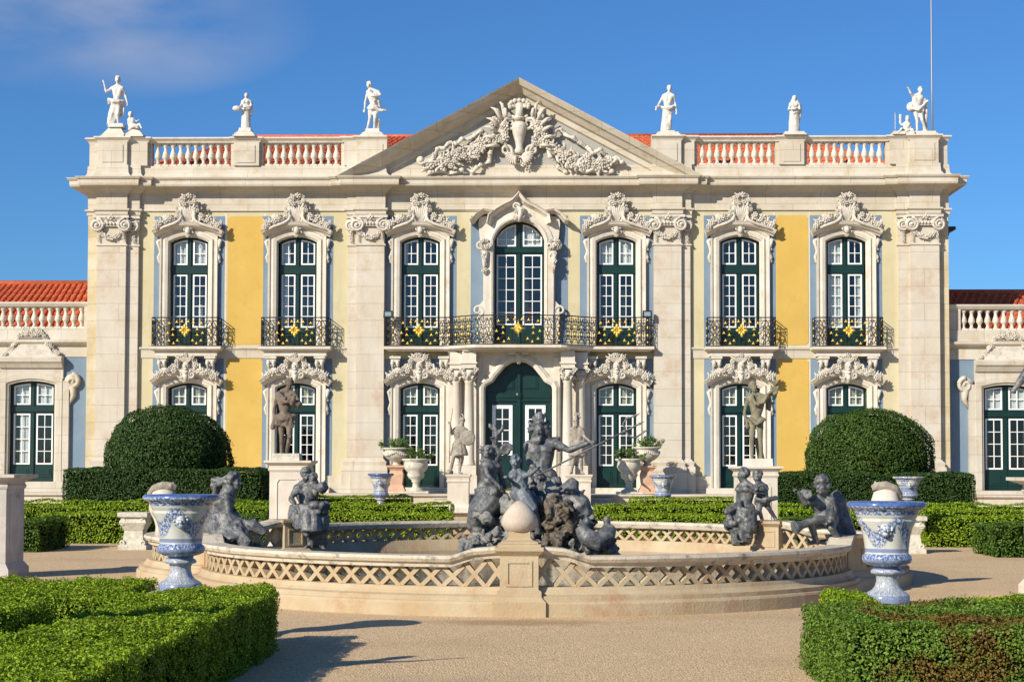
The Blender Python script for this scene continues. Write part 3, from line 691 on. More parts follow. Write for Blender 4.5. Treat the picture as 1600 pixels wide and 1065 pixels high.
def joinery(parent, path, hw, zb_, ztr0, ztr1, zs, zt_, zg0, zg1, rows, toprows=2, x_in=.10, x_out=None, cur=None, y=0, toplight=None, panels=True):
    x_out = x_out or hw-.09
    fr = MB(); wh = MB(); gl = MB(); yy = y
    rise = zt_-zs; zt = lambda x: arcz(x, hw, zs, rise)
    hs = []; lz1 = ztr0-.05
    for s_ in (-1,1):
        a, b = sorted((s_*x_in,s_*x_out))
        hs.append([(a+.012,zg0+.012),(b-.012,zg0+.012),(b-.012,zg1-.012),(a+.012,zg1-.012)])
        ztl = lambda x: zt(x)-.075
        hs.append([(a+.012,ztr1+.012),(b-.012,ztr1+.012),(b-.012,ztl(b)-.012),((a+b)/2,ztl((a+b)/2)-.012),(a+.012,ztl(a)-.012)])
        leaf_frame(wh, gl, a, b, zg0, zg1, 2, rows, y0=.17+yy, y1=.21+yy)
        leaf_frame(wh, gl, a, b, ztr1, ztl, 2, toprows, y0=.17+yy, y1=.21+yy)
    fr.prism(list(path), .185+yy, .26+yy, hs)
    fr.box(-.035,.035,.14+yy,.184+yy,zb_,zg1+.04); fr.box(-hw+.02,hw-.02,.13+yy,.184+yy,ztr0,ztr1-.06); fr.box(-hw+.02,hw-.02,.15+yy,.184+yy,zb_,zb_+.10)
    fr.box(-.03,.03,.15+yy,.184+yy,ztr1-.058,zt(0)-.05)
    if panels:
        for s_ in (-1,1):
            a, b = sorted((s_*(x_in+.03),s_*(x_out-.03))); fr.box(a,b,.16+yy,.184+yy,zb_+.16,zg0-.10,.012)
            fr.box(a+.07,b-.07,.145+yy,.159+yy,zb_+.23,zg0-.17)
    f = fr.build('frame', M['green'], parent); wh.build('glazing_bars', M['white'], parent); gl.build('pane', M['glass'], parent)
    if cur:
        c = MB()
        for (a, b, q0, q1) in cur:
            n = 8; pts = [(a+(b-a)*i/n, .27+yy+.025*math.sin(i*2.3)) for i in range(n+1)]
            c.add([(x,yv,q0) for x, yv in pts]+[(x,yv,q1) for x, yv in pts], [(i,i+1,n+2+i,n+1+i) for i in range(n)], True)
        c.build('curtain', M['curtain' if cur[0][3] > 8.0 and not panels or hw > .8 or zb_ > 5 else 'curtain2'], parent)

def crest_upper():
    m = MB(); g = random.Random(5); y = -.16; F_ = lambda py: zp(py,.3)
    for k in range(30):        # bouquet on top
        a = g.uniform(0,2*PI); q = g.random()**.5
        m.rosette((q*.28*math.cos(a), y-g.uniform(.10,.34), F_(314)+q*.19*math.sin(a)), g.uniform(.065,.11), g, g.choice((4,5,6)))
    for k in range(7):         # shell ribs
        a = R(66+k*8); p = Vector((0,y,F_(352)))
        d = Vector((math.cos(a),0,math.sin(a)))
        m.tube([p, p+d*.34+Vector((0,-.10,0)), p+d*.66+Vector((0,-.24,0))], [.03,.065,.05], 6)
    for s_ in (-1,1):
        m.tube([(s_*.06,y-.12,F_(352)),(s_*.20,y-.18,F_(345)),(s_*.25,y-.2,F_(334)),(s_*.20,y-.22,F_(325)),(s_*.26,y-.24,F_(318))], [.05,.06,.055,.05,.04], 7)
        m.scroll((s_*.33,y-.12,F_(341)), .12, .045, 1.4, -PI/2, s_)
        for k in range(9): m.rosette((s_*(.28+.10*g.random()), y-g.uniform(.1,.26), F_(g.uniform(322,340))), g.uniform(.05,.085), g)
        m.tube([(s_*1.18,y-.16,F_(363)),(s_*.8,y-.24,F_(355)),(s_*.45,y-.26,F_(350)),(s_*.27,y-.24,F_(345)),(s_*.2,y-.2,F_(337))], [.045,.05,.055,.055,.045], 7)
        for k in range(15):    # flowers lying on the hood
            t = (k+.5)/15; m.rosette((s_*(.46+.66*t)+g.uniform(-.03,.03), y-g.uniform(.10,.30), F_(344+13*t-g.random()*(11-5*t))), g.uniform(.085,.125), g, g.choice((5,6)))
        for k in range(8):
            t = g.random(); m.leafy((s_*(.5+.6*t),y-.1,F_(346+14*t)), PI/2-s_*g.uniform(-.2,.9), .36, .10, .05)
    # keystone
    m.scroll((-.09,y-.06,F_(358)), .09, .035, 1.3); m.scroll((.1,y-.06,F_(364)), .08, .03, 1.3)
    m.ell((0,y-.1,F_(360)), (.10,.09,.14), 8, 6)
    for k in range(6): m.rosette((g.gauss(0,.09),y-.1,F_(354+g.random()*15)), .06, g)
    return m
def ears(z0, z1, x):
    m = MB(); g = random.Random(9)
    for s_ in (-1,1):
        h = z0-z1
        m.tube([(s_*x,-.05,z0),(s_*(x+.10),-.10,z0-h*.12),(s_*(x+.06),-.08,z0-h*.3),(s_*(x+.02),-.06,z0-h*.5),(s_*(x+.08),-.09,z0-h*.72),(s_*(x+.05),-.06,z0-h*.9),(s_*x,-.04,z1)], [.05,.075,.05,.04,.055,.04,.02], 6)
        m.scroll((s_*(x+.06),-.10,z0-h*.1), .09, .03, 1.3, 0, s_)
        for k in range(7): m.rosette((s_*(x+g.uniform(-.0,.1)),-.09,z0-h*g.random()), .045, g)
    return m
def face(m, c, s_, y=-1):
    c = Vector(c)
    m.ell(c, (s_*.75,s_*.6,s_), 10, 8); m.ell(c+Vector((0,-.5*s_,-.55*s_)), (s_*.42,s_*.35,s_*.35), 8, 6)
    m.tube([c+Vector((0,-.5*s_,.25*s_)), c+Vector((0,-.9*s_,-.15*s_))], [.10*s_,.17*s_], 6)
    for q in (-1,1):
        m.ell(c+Vector((q*.3*s_,-.5*s_,.25*s_)), (.22*s_,.12*s_,.07*s_), 6, 4); m.ell(c+Vector((q*.35*s_,-.45*s_,-.15*s_)), (.22*s_,.15*s_,.22*s_), 6, 5)
    m.ell(c+Vector((0,-.68*s_,-.42*s_)), (.24*s_,.1*s_,.07*s_), 6, 4)
def mask_lower():
    m = MB(); g = random.Random(15); y = -.24; cz = zp(572,.3); F_ = lambda py: zp(py,.3)
    m.ring((0,y-.04,cz), .29, .055, 16); m.prism([(.26*math.cos(2*PI*i/12),cz+.30*math.sin(2*PI*i/12)) for i in range(12)], y, y+.2)
    face(m, (0,y-.10,cz-.0), .17)
    m.tube([(-.10,y-.1,cz-.15),(0,y-.16,cz-.22),(.10,y-.1,cz-.15)], [.06,.09,.06], 8)
    for k in range(15):
        a = R(-10+200*k/14); m.rosette((.33*math.cos(a), y-g.uniform(.06,.2), cz+.05+.35*math.sin(a)), g.uniform(.08,.11), g)
    for k in range(7): m.leafy((0,y-.05,cz+.1), R(40+k*17), .46, .10, .05)
    for s_ in (-1,1):
        m.scroll((s_*.20,y-.12,cz-.30), .14, .05, 1.5, PI/2, s_)
        for k in range(17):
            t = (k+.5)/17; m.rosette((s_*(.40+.68*t)+g.uniform(-.03,.03), y-g.uniform(.08,.26), F_(581+12*t-g.random()*(12-6*t))), g.uniform(.08,.125), g, g.choice((5,6)))
        for k in range(8):
            t = g.random(); m.leafy((s_*(.42+.6*t),y-.08,F_(582+12*t)), PI/2-s_*g.uniform(-.2,.9), .32, .10, .05)
    m.tube([(0,y-.1,cz-.26),(0,y-.18,cz-.42),(0,y-.10,cz-.56)], [.1,.08,.03], 8)
    for k in range(5): m.rosette((g.gauss(0,.05),y-.16,cz-.3-.06*k), .06, g)
    return m
HOOD = [(0,-.02),(0,.16),(.05,.20),(.07,.30),(.12,.36),(.20,.40),(.22,.42),(.24,.36),(.24,-.02)]
def make_upper(x):
    m = MB(); m.sweep(op_up, SURR)
    m.prism([(-HU-.33,ZC['uo_b']),(-HU-.33,fz(366))]+arc(-HU-.44,HU+.44,fz(364),.42,8)+[(HU+.33,fz(366)),(HU+.33,ZC['uo_b']),(HU+.2,ZC['uo_b']),(HU+.2,fz(376))]+list(reversed(arc(-HU-.2,HU+.2,fz(372),.28,8)))+[(-HU-.2,fz(376)),(-HU-.2,ZC['uo_b'])], -.085, .02)
    m.sweep(arc(-1.14,1.14,zp(370,.3),zp(357,.3)-zp(370,.3),12), HOOD)
    w_ = m.build('window', M['trim'], palace, (x,0,0))
    crest_upper().build('crest', M['carved'], w_); ears(fz(374), fz(414), .99).build('scroll_ear', M['trim'], w_)
    joinery(w_, op_up, HU, ZC['uo_b'], fz(427), fz(413), ZC['uo_s'], ZC['uo_t'], fz(511), fz(427)-.03, 5, cur=None, panels=False)
    return w_
def make_lower(x):
    m = MB(); m.sweep(op_lo, SURR)
    m.prism([(-HL-.31,TZ+.25),(-HL-.31,fz(600))]+arc(-HL-.40,HL+.40,fz(598),.34,8)+[(HL+.31,fz(600)),(HL+.31,TZ+.25),(HL+.2,TZ+.25),(HL+.2,fz(604))]+list(reversed(arc(-HL-.2,HL+.2,fz(600),.24,8)))+[(-HL-.2,fz(604)),(-HL-.2,TZ+.25)], -.085, .02)
    m.sweep(arc(-1.13,1.13,zp(603,.3),zp(586,.3)-zp(603,.3),12), HOOD)
    m.box(-1.2,1.2,-.45,.3,TZ-.3,ZC['lo_b'])
    w_ = m.build('window', M['trim'], palace, (x,0,0))
    mask_lower().build('mask_carving', M['carved'], w_); ears(fz(607), fz(650), 1.0).build('scroll_ear', M['trim'], w_)
    joinery(w_, op_lo, HL, ZC['lo_b'], fz(643), fz(632), ZC['lo_s'], ZC['lo_t'], fz(726), fz(647), 5, cur=[(-.6,-.1,fz(633),fz(600)),(.1,.6,fz(633),fz(600))])
    return w_
def add_curtain(w_, rects):
    c = MB()
    for (a, b, q0, q1) in rects:
        n = 10; pts = [(a+(b-a)*i/n, .28+.03*math.sin(i*2.3)) for i in range(n+1)]
        c.add([(x,yv,q0) for x, yv in pts]+[(x,yv,q1) for x, yv in pts], [(i,i+1,n+2+i,n+1+i) for i in range(n)], True)
    c.build('curtain', M['curtain'], w_)
wu = make_upper(BX[0]); wus = [wu]+[copy_tree(wu, palace, (x,0,0)) for x in BX[1:]]
wl = make_lower(BX[0]); wls = [wl]+[copy_tree(wl, palace, (x,0,0)) for x in BX[1:]]
TL = (fz(414), fz(372)); LL = (fz(511), fz(428))
add_curtain(wus[0], [(-.6,-.08,*TL),(.08,.6,*TL),(.28,.45,fz(511),fz(475))]); add_curtain(wus[1], [(-.6,-.3,*TL),(-.6,-.38,*LL)]); add_curtain(wus[2], [(-.6,-.45,*TL)])
add_curtain(wus[3], [(-.6,-.08,*TL),(.08,.6,*TL)]); add_curtain(wus[5], [(-.6,-.08,*TL),(-.6,-.08,*LL),(.35,.6,*LL)])

# ---- consoles, balconies
def console(m, x, y=0, zt_=None, h=.62, d=.42):
    zt_ = zt_ or ZC['str_b']-.186
    m.box(x-.19,x+.19,y-d,y,zt_-.08,zt_); m.box(x-.15,x+.15,y-d+.04,y,zt_-.2,zt_-.083)
    for q in (-.09,.09): m.tube([(x+q,y-d+.06,zt_-.15),(x+q,y-d+.02,zt_-.24),(x+q,y-d+.16,zt_-.36),(x+q,y-d+.26,zt_-.5),(x+q,y-.05,zt_-h)], [.05,.07,.05,.04,.02], 6)
    m.box(x-.12,x+.12,y-.22,y,zt_-h,zt_-.203,.03)
ZR0, ZR1 = ZC['str_t']+.02, fz(498)
def rail_panel(m, g, a, b, z0, z1, style):
    a, b = Vector((*a,0)), Vector((*b,0)); L_ = (b-a).length; u = (b-a)/L_
    P = lambda t, zz: Vector((a.x+u.x*t, a.y+u.y*t, zz))
    T = lambda pts, r_=.014: m.tube([P(t,zz) for t, zz in pts], r_, 4)
    T([(0,z1),(L_,z1)], .020); T([(0,z1-.10),(L_,z1-.10)], .010); T([(0,z0),(L_,z0)], .018); T([(0,z0+.07),(L_,z0+.07)], .010)
    h = z1-z0
    if style == 'scroll':
        n = max(1, round(L_/.34)); w_ = L_/n
        for i in range(n):
            c = (i+.5)*w_
            T([(i*w_,z0),(i*w_,z1)], .012)
            for zz in (.24,.5,.76):
                rr = w_*.24
                for q in (-1,1):
                    T([(c+q*(rr+rr*math.cos(R(k*45)))*.9, z0+h*zz+rr*1.1*math.sin(R(k*45))) for k in range(8)], .014)
            for q in (-1,1): T([(c+q*w_*.4,z0+.05),(c+q*w_*.1,z0+h*.35),(c+q*w_*.38,z0+h*.63),(c+q*w_*.1,z1-.08)], .014)
            for zz in (.12,.38,.62,.9): g.ell(P(c,z0+h*zz)+Vector((0,-.015,0)), (.028,.02,.035), 6, 4)
            g.tube([P(c,z0+h*.30),P(c,z0+h*.38)], [.012,.04], 5); g.tube([P(c,z0+h*.70),P(c,z0+h*.62)], [.012,.04], 5)
        T([(L_,z0),(L_,z1)], .012)
    else:
        c = L_/2
        for q in (-1,1):
            for t in (.13,.34,.5):
                T([(c+q*L_*t,z0),(c+q*L_*t,z1)], .012)
            T([(c+q*L_*.06,z0+h*.12),(c+q*L_*.28,z0+h*.30),(c+q*L_*.46,z0+h*.12)], .009); T([(c+q*L_*.06,z1-.16),(c+q*L_*.25,z1-.24),(c+q*L_*.46,z1-.12)], .009)
            for t, zz in ((.32,.36+.22),(.32,.36+.02),(.42,.80),(.22,.84),(.08,.86),(.20,.18),(.42,.18),(.30,.08),(.46,.45)):
                pp = P(c+q*L_*t, z0+h*zz)+Vector((0,-.02,0))
                for a_ in (90,210,330):
                    d = Vector((u.x*math.cos(R(a_)), u.y*math.cos(R(a_)), math.sin(R(a_)))); g.tube([pp, pp+d*.06], [.030,.010], 4)
        pp = P(c, z0+h*.54)+Vector((0,-.04,0))
        star = style == 'star'
        for k in range(16 if star else 8):
            a_ = 2*PI*k/(16 if star else 8); ln = (.26 if k%4 == 0 else .16) if star else (.21 if k%2 == 0 else .15)
            d = Vector((u.x*math.cos(a_), u.y*math.cos(a_), math.sin(a_)*1.15))
            if star: g.tube([pp, pp+d*ln], [.035,.006], 4)
            else: g.tube([pp+d*.04, pp+d*ln*.7, pp+d*ln], [.03,.055,.012], 6)
        g.ell(pp, .06 if star else .03, 8, 5)
def balcony(x):
    m = MB(); a, b, dp = -1.22, 1.22, .58
    m.sweep([(b,0),(b,-dp),(a,-dp),(a,0)], [(-.5,ZC['str_b']-.02),(-.12,ZC['str_b']-.02),(.0,ZC['str_b']+.03),(.03,ZC['str_b']+.05),(.03,ZC['str_t']-.02),(.05,ZC['str_t']),(-.5,ZC['str_t'])], plane='XY')
    m.box(a+.4,b-.4,-dp+.4,0,ZC['str_b']-.018,ZC['str_t']-.004)
    m.box(a+.14,b-.14,-dp+.16,0,ZC['str_b']-.18,ZC['str_b']-.022,.0)
    bl = m.build('balcony', M['trim'], palace, (x,0,0))
    c = MB(); console(c,-.84); console(c,.84); c.build('console', M['carved'], bl)
    ir = MB(); gd = MB(); e = .06
    rail_panel(ir, gd, (a+e,-dp+e), (-.66,-dp+e), ZR0, ZR1, 'scroll'); rail_panel(ir, gd, (-.66,-dp+e), (.66,-dp+e), ZR0, ZR1, 'flower'); rail_panel(ir, gd, (.66,-dp+e), (b-e,-dp+e), ZR0, ZR1, 'scroll')
    rail_panel(ir, gd, (a+e,-.02), (a+e,-dp+e), ZR0, ZR1, 'scroll'); rail_panel(ir, gd, (b-e,-dp+e), (b-e,-.02), ZR0, ZR1, 'scroll')
    ir.build('railing', M['iron'], bl); gd.build('gilt_ornament', M['gold'], bl)
    return bl
bl = balcony(BX[0])
for i in (1,4,5): copy_tree(bl, palace, (BX[i],0,0))
# the long middle balcony bows out over the portal
bp = [(4.62,0),(4.62,-.58),(2.55,-.58),(1.62,-1.35),(1.45,-1.42),(-1.45,-1.42),(-1.62,-1.35),(-2.55,-.58),(-4.62,-.58),(-4.62,0)]
m = MB(); m.sweep(bp, [(-.35,ZC['str_b']-.02),(-.12,ZC['str_b']-.02),(.0,ZC['str_b']+.03),(.03,ZC['str_b']+.05),(.03,ZC['str_t']-.02),(.05,ZC['str_t']),(-.35,ZC['str_t'])], plane='XY')
cb = m.build('long_balcony', M['trim'], palace)
pl = [(x, y) for x, y in bp]; s_ = MB(); n = len(pl)
ins = [(4.5,0),(4.5,-.46),(2.5,-.46),(1.55,-1.25),(-1.55,-1.25),(-2.5,-.46),(-4.5,-.46),(-4.5,0)]
s_.add([(x,y,ZC['str_t']-.004) for x, y in ins]+[(x,y,ZC['str_b']-.016) for x, y in ins], [tuple(range(8)), tuple(reversed(range(8,16)))]+[(i,(i+1)%8,8+(i+1)%8,8+i) for i in range(8)])
s_.build('floor_slab', M['stone'], cb)
c = MB()
for x in BX[2:4]:
    for q in (-.84,.84): console(c, x+q)
c.build('console', M['carved'], cb)
ir = MB(); gd = MB(); e = .06
for (a, b, st) in (((-4.56,-.02),(-4.56,-.52),'scroll'),((-4.56,-.52),(BX[2]-.66,-.52),'scroll'),((BX[2]-.66,-.52),(BX[2]+.66,-.52),'flower'),((BX[2]+.66,-.52),(-2.5,-.52),'scroll'),((-2.5,-.52),(-1.58,-1.29),'scroll'),((-1.58,-1.29),(-.8,-1.36),'scroll'),
        ((-.8,-1.36),(.8,-1.36),'star'),((.8,-1.36),(1.58,-1.29),'scroll'),((1.58,-1.29),(2.5,-.52),'scroll'),((2.5,-.52),(BX[3]-.66,-.52),'scroll'),((BX[3]-.66,-.52),(BX[3]+.66,-.52),'flower'),((BX[3]+.66,-.52),(4.56,-.52),'scroll'),((4.56,-.52),(4.56,-.02),'scroll')):
    rail_panel(ir, gd, a, b, ZR0, ZR1, st)
ir.build('railing', M['iron'], cb); gd.build('gilt_ornament', M['gold'], cb)

# ---- middle window over the portal
c = MB(); cz = lambda py: fz(py,811)
SC = [(0,-.32),(0,.20),(.04,.22),(.04,.30),(.10,.32),(.16,.28),(.30,.26),(.30,-.02),(.1,-.32)]
c.sweep(op_c, SC)
hoodpts = [(-43,352),(-41,342),(-32,335),(-22,329),(-13,325),(-6,321),(0,314)]
hp = [(x/45.1, cz(y)) for x, y in hoodpts]; hp = hp+[(-x,zz) for x, zz in reversed(hp[:-1])]
c.sweep(hp, [(0,-.02),(0,.30),(.04,.36),(.06,.48),(.12,.52),(.15,.56),(.18,.5),(.18,-.02)])
inner = list(reversed(arc(-HC-.2,HC+.2,zc_s+.02,zc_t-zc_s+.14,12)))
c.prism([(-43/45.1,cz(372)),(-43/45.1,cz(352))]+hp[1:-1]+[(43/45.1,cz(352)),(43/45.1,cz(372))]+[(HC+.08,cz(372))]+inner+[(-HC-.08,cz(372))], -.24, .02)
for s_ in (-1,1):
    c.prism([(s_*x/45.1, cz(y)) for x, y in ((40,541),(40,372),(44,350),(46,338),(62,341),(64,350),(62,372),(58,385),(56,430),(56,470),(63,478),(63,497),(60,541))], -.22, .02)
    c.box(min(s_*44/45.1,s_*54/45.1),max(s_*44/45.1,s_*54/45.1),-.30,-.2,ZC['str_t'],cz(380))
    q = [(s_*x/45.1, cz(y)) for x, y in ((42,338),(54,336),(62,341),(70,350),(75,352))]
    if s_ < 0: q = q[::-1]
    c.sweep(q, [(0,-.02),(0,.32),(.05,.42),(.08,.55),(.14,.60),(.16,.5),(.16,-.02)])
mw = c.build('middle_window', M['trim'], palace)
c = MB(); g = random.Random(21)
for s_ in (-1,1):
    c.scroll((s_*60/45.1,-.30,cz(384)), .2, .06, 1.6, PI/2, s_); c.scroll((s_*48/45.1,-.34,cz(386)), .16, .05, 1.5, PI/2, -s_); c.scroll((s_*64/45.1,-.2,cz(486)), .22, .055, 1.4, -PI/2, -s_)
    for k in range(34):
        t = g.random(); c.rosette((s_*(54+g.uniform(-12,9)*(1-t*.8))/45.1, -.30-g.uniform(0,.16), cz(378+50*t*t)), g.uniform(.05,.09), g)
    c.tube([(s_*53/45.1,-.32,cz(395)),(s_*54/45.1,-.38,cz(412)),(s_*54/45.1,-.3,cz(428))], [.13,.08,.03], 8)
c.scroll((-.1,-.5,cz(326)), .13, .045, 1.4); c.tube([(0,-.45,cz(328)),(.05,-.55,cz(338)),(0,-.5,cz(350))], [.1,.09,.05], 8)
for k in range(14): c.rosette((g.gauss(0,.09), -.5-g.random()*.08, cz(326+24*g.random())), .07, g)
c.build('carving', M['carved'], mw)
joinery(mw, op_c, HC, ZC['uo_b'], cz(394), cz(384), zc_s, zc_t, cz(507), cz(397), 6, x_in=.12, x_out=HC-.08, panels=False)
k = MB()
for a, b in ((-.8,-.1),(.1,.8)):
    k.add([(a,.29,cz(385)),(b,.29,cz(385)),(b,.29,cz(350)),(a,.29,cz(350))], [(0,1,2,3)])
k.build('curtain', M['curtain'], mw)
k = MB(); k.box(-.32,-.16,.5,.6,cz(506),cz(478)); k.box(.28,.42,.5,.6,cz(506),cz(478)); k.build('chair_back', M['red'], mw)

# ---- portal
yp = -.55
m = MB(); zt_ = ZC['str_b']-.02
outer = [(-1.46,dz0-.18),(-1.46,zt_),(1.46,zt_),(1.46,dz0-.18)]
m.prism([(-1.46,dz0),(-1.46,zt_),(1.46,zt_),(1.46,dz0),(1.16,dz0)]+list(reversed(DOORPATH[1:-1]))+[(-1.16,dz0)], yp, .0)
m.sweep(DOORPATH, [(0,.50),(0,.60),(.05,.62),(.05,.66),(.14,.69),(.20,.64),(.24,.62),(.24,.50)])
for s_ in (-1,1):
    a, b = sorted((s_*1.20,s_*1.42)); m.box(a,b,yp-.05,yp,dz0,cz(560))
    for (x, y) in ((s_*96/45.1,-.42),(s_*76/45.1,-.78)):
        m.box(x-.24,x+.24,y-.24,.0,cz(577),cz(552)); m.box(x-.28,x+.28,y-.28,.0,cz(570)-.02,cz(570)+.04)
    m.box(min(s_*1.46,s_*2.45),max(s_*1.46,s_*2.45),-.25,.0,TZ,zt_)
m.box(-2.45,2.45,-.5,0,cz(552)+.005,ZC['str_b']-.022)
m.box(-1.9,1.9,-1.1,-.5,cz(552)+.005,ZC['str_b']-.022)
m.box(-.35,.35,yp-.18,yp,cz(556),cz(552))
portal = m.build('portal', M['trim'], palace)
c = MB(); c.tube([(0,yp-.14,cz(556)),(0,yp-.2,cz(562)),(0,yp-.12,cz(570))], [.13,.12,.06], 8); g = random.Random(2)
for k in range(8): c.rosette((g.gauss(0,.06),yp-.2,cz(556+12*g.random())), .06, g)
face(c, (0,yp-.2,cz(562)), .11)
c.build('keystone', M['carved'], portal)
for s_ in (-1,1):
    for (x, y) in ((s_*96/45.1,-.42),(s_*76/45.1,-.78)):
        m = MB(); zc0, zc1 = cz(727), cz(597)
        m.lathe([(.22,zc0),(.22,zc0+.06),(.19,zc0+.10),(.20,zc0+.15),(.175,zc0+.2),(.178,(zc0+zc1)/2-.5),(.15,zc1-.05),(.175,zc1-.02),(.175,zc1)], (0,0,0), 20)
        cl = m.build('column', M['trim'], palace, (s_*0+x,y,0))
        q = MB(); gg = random.Random(4)
        q.lathe([(.16,zc1),(.19,zc1+.2),(.24,zc1+.38)], (0,0,0), 12); q.box(-.27,.27,-.27,.27,cz(578),cz(576))
        for k in range(14):
            a = 2*PI*k/14; q.tube([(.16*math.cos(a),.16*math.sin(a),zc1+.02+.14*(k%2)),(.21*math.cos(a),.21*math.sin(a),zc1+.14+.14*(k%2)),(.27*math.cos(a),.27*math.sin(a),zc1+.16+.14*(k%2))], [.04,.05,.02], 5)
        for a_ in (-1,1):
            for b_ in (-1,1): q.scroll((a_*.24,b_*.24,zc1+.36), .085, .03, 1.4)
        q.build('capital', M['carved'], cl)
        q = MB(); q.box(-.28,.28,-.28,.28,TZ,cz(742)); q.box(-.25,.25,-.25,.25,cz(742)+.003,cz(727)); q.build('column_base', M['trim'], cl)
# green double door
m = MB(); wh = MB(); gl = MB(); yd = -.15
hs = []
for s_ in (-1,1):
    a, b = sorted((s_*.22,s_*.92)); a_, b_ = sorted((s_*.23,s_*.92))
    leaf_frame(wh, gl, a, b, cz(711), cz(633), 2, 4, bo=.12, bar=.03, y0=yd-.03, y1=yd+.02)
    hs.append([(a+.02,cz(711)+.02),(b-.02,cz(711)+.02),(b-.02,cz(633)-.02),(a+.02,cz(633)-.02)])
m.prism(DOORPATH, yd, yd+.08, hs)
m.box(-.05,.05,yd-.09,yd-.002,dz0,cz(568)); m.box(-1.1,1.1,yd-.07,yd-.002,cz(622),cz(614)); m.box(-1.1,1.1,yd-.045,yd-.002,cz(627),cz(622)-.003)
for s_ in (-1,1):
    a, b = sorted((s_*.16,s_*.66)); m.box(a,b,yd-.03,yd-.002,cz(608),cz(582),.012); m.box(a+.07,b-.07,yd-.05,yd-.032,cz(606),cz(586),.01)
    a, b = sorted((s_*.2,s_*1.0)); m.box(a,b,yd-.03,yd-.002,cz(756),cz(718),.012); m.box(a+.09,b-.09,yd-.05,yd-.032,cz(752),cz(722),.01)
m.ell((0,yd-.09,cz(618)), (.13,.05,.13), 10, 6)
dr = m.build('double_door', M['green'], palace); wh.build('glazing_bars', M['white'], dr); gl.build('pane', M['glass'], dr)

# ---- floodlights on the long balcony
for px, lab in ((609,'small black floodlight on the left end of the long balcony'),(1010,'small black floodlight on the right end of the long balcony')):
    x = fx(px); m = MB(); t = thing('floodlight', lab, 'floodlight', (x,YF-.5,fz(499)), 'floodlights on the balcony')
    m.box(-.17,.17,-.06,.08,.02,.26,.015); m.box(-.02,.02,-.02,.02,-.05,.02); m.build('housing', M['iron'], t)
    m = MB(); m.box(-.11,.11,-.066,-.05,.07,.21); m.build('lens', mat('lamp_glass', (.22,.30,.32), .15, spec=.8), t)

# ---- flagpole
t = thing('flagpole', 'tall thin bare metal flagpole rising behind the right end of the roof', 'flagpole', (U(1456,120,YF+3)[0],YF+3,z['rail_t']-.6))
m = MB(); m.lathe([(.042,0),(.035,3),(.022,7.5),(.01,7.6)], seg=8); m.build('pole', M['metal'], t)
m = MB(); m.lathe([(.1,-.8),(.1,.3),(.06,.35)], seg=8); m.box(-.12,.12,-.12,.12,-.9,-.8); m.build('socket', M['iron'], t)

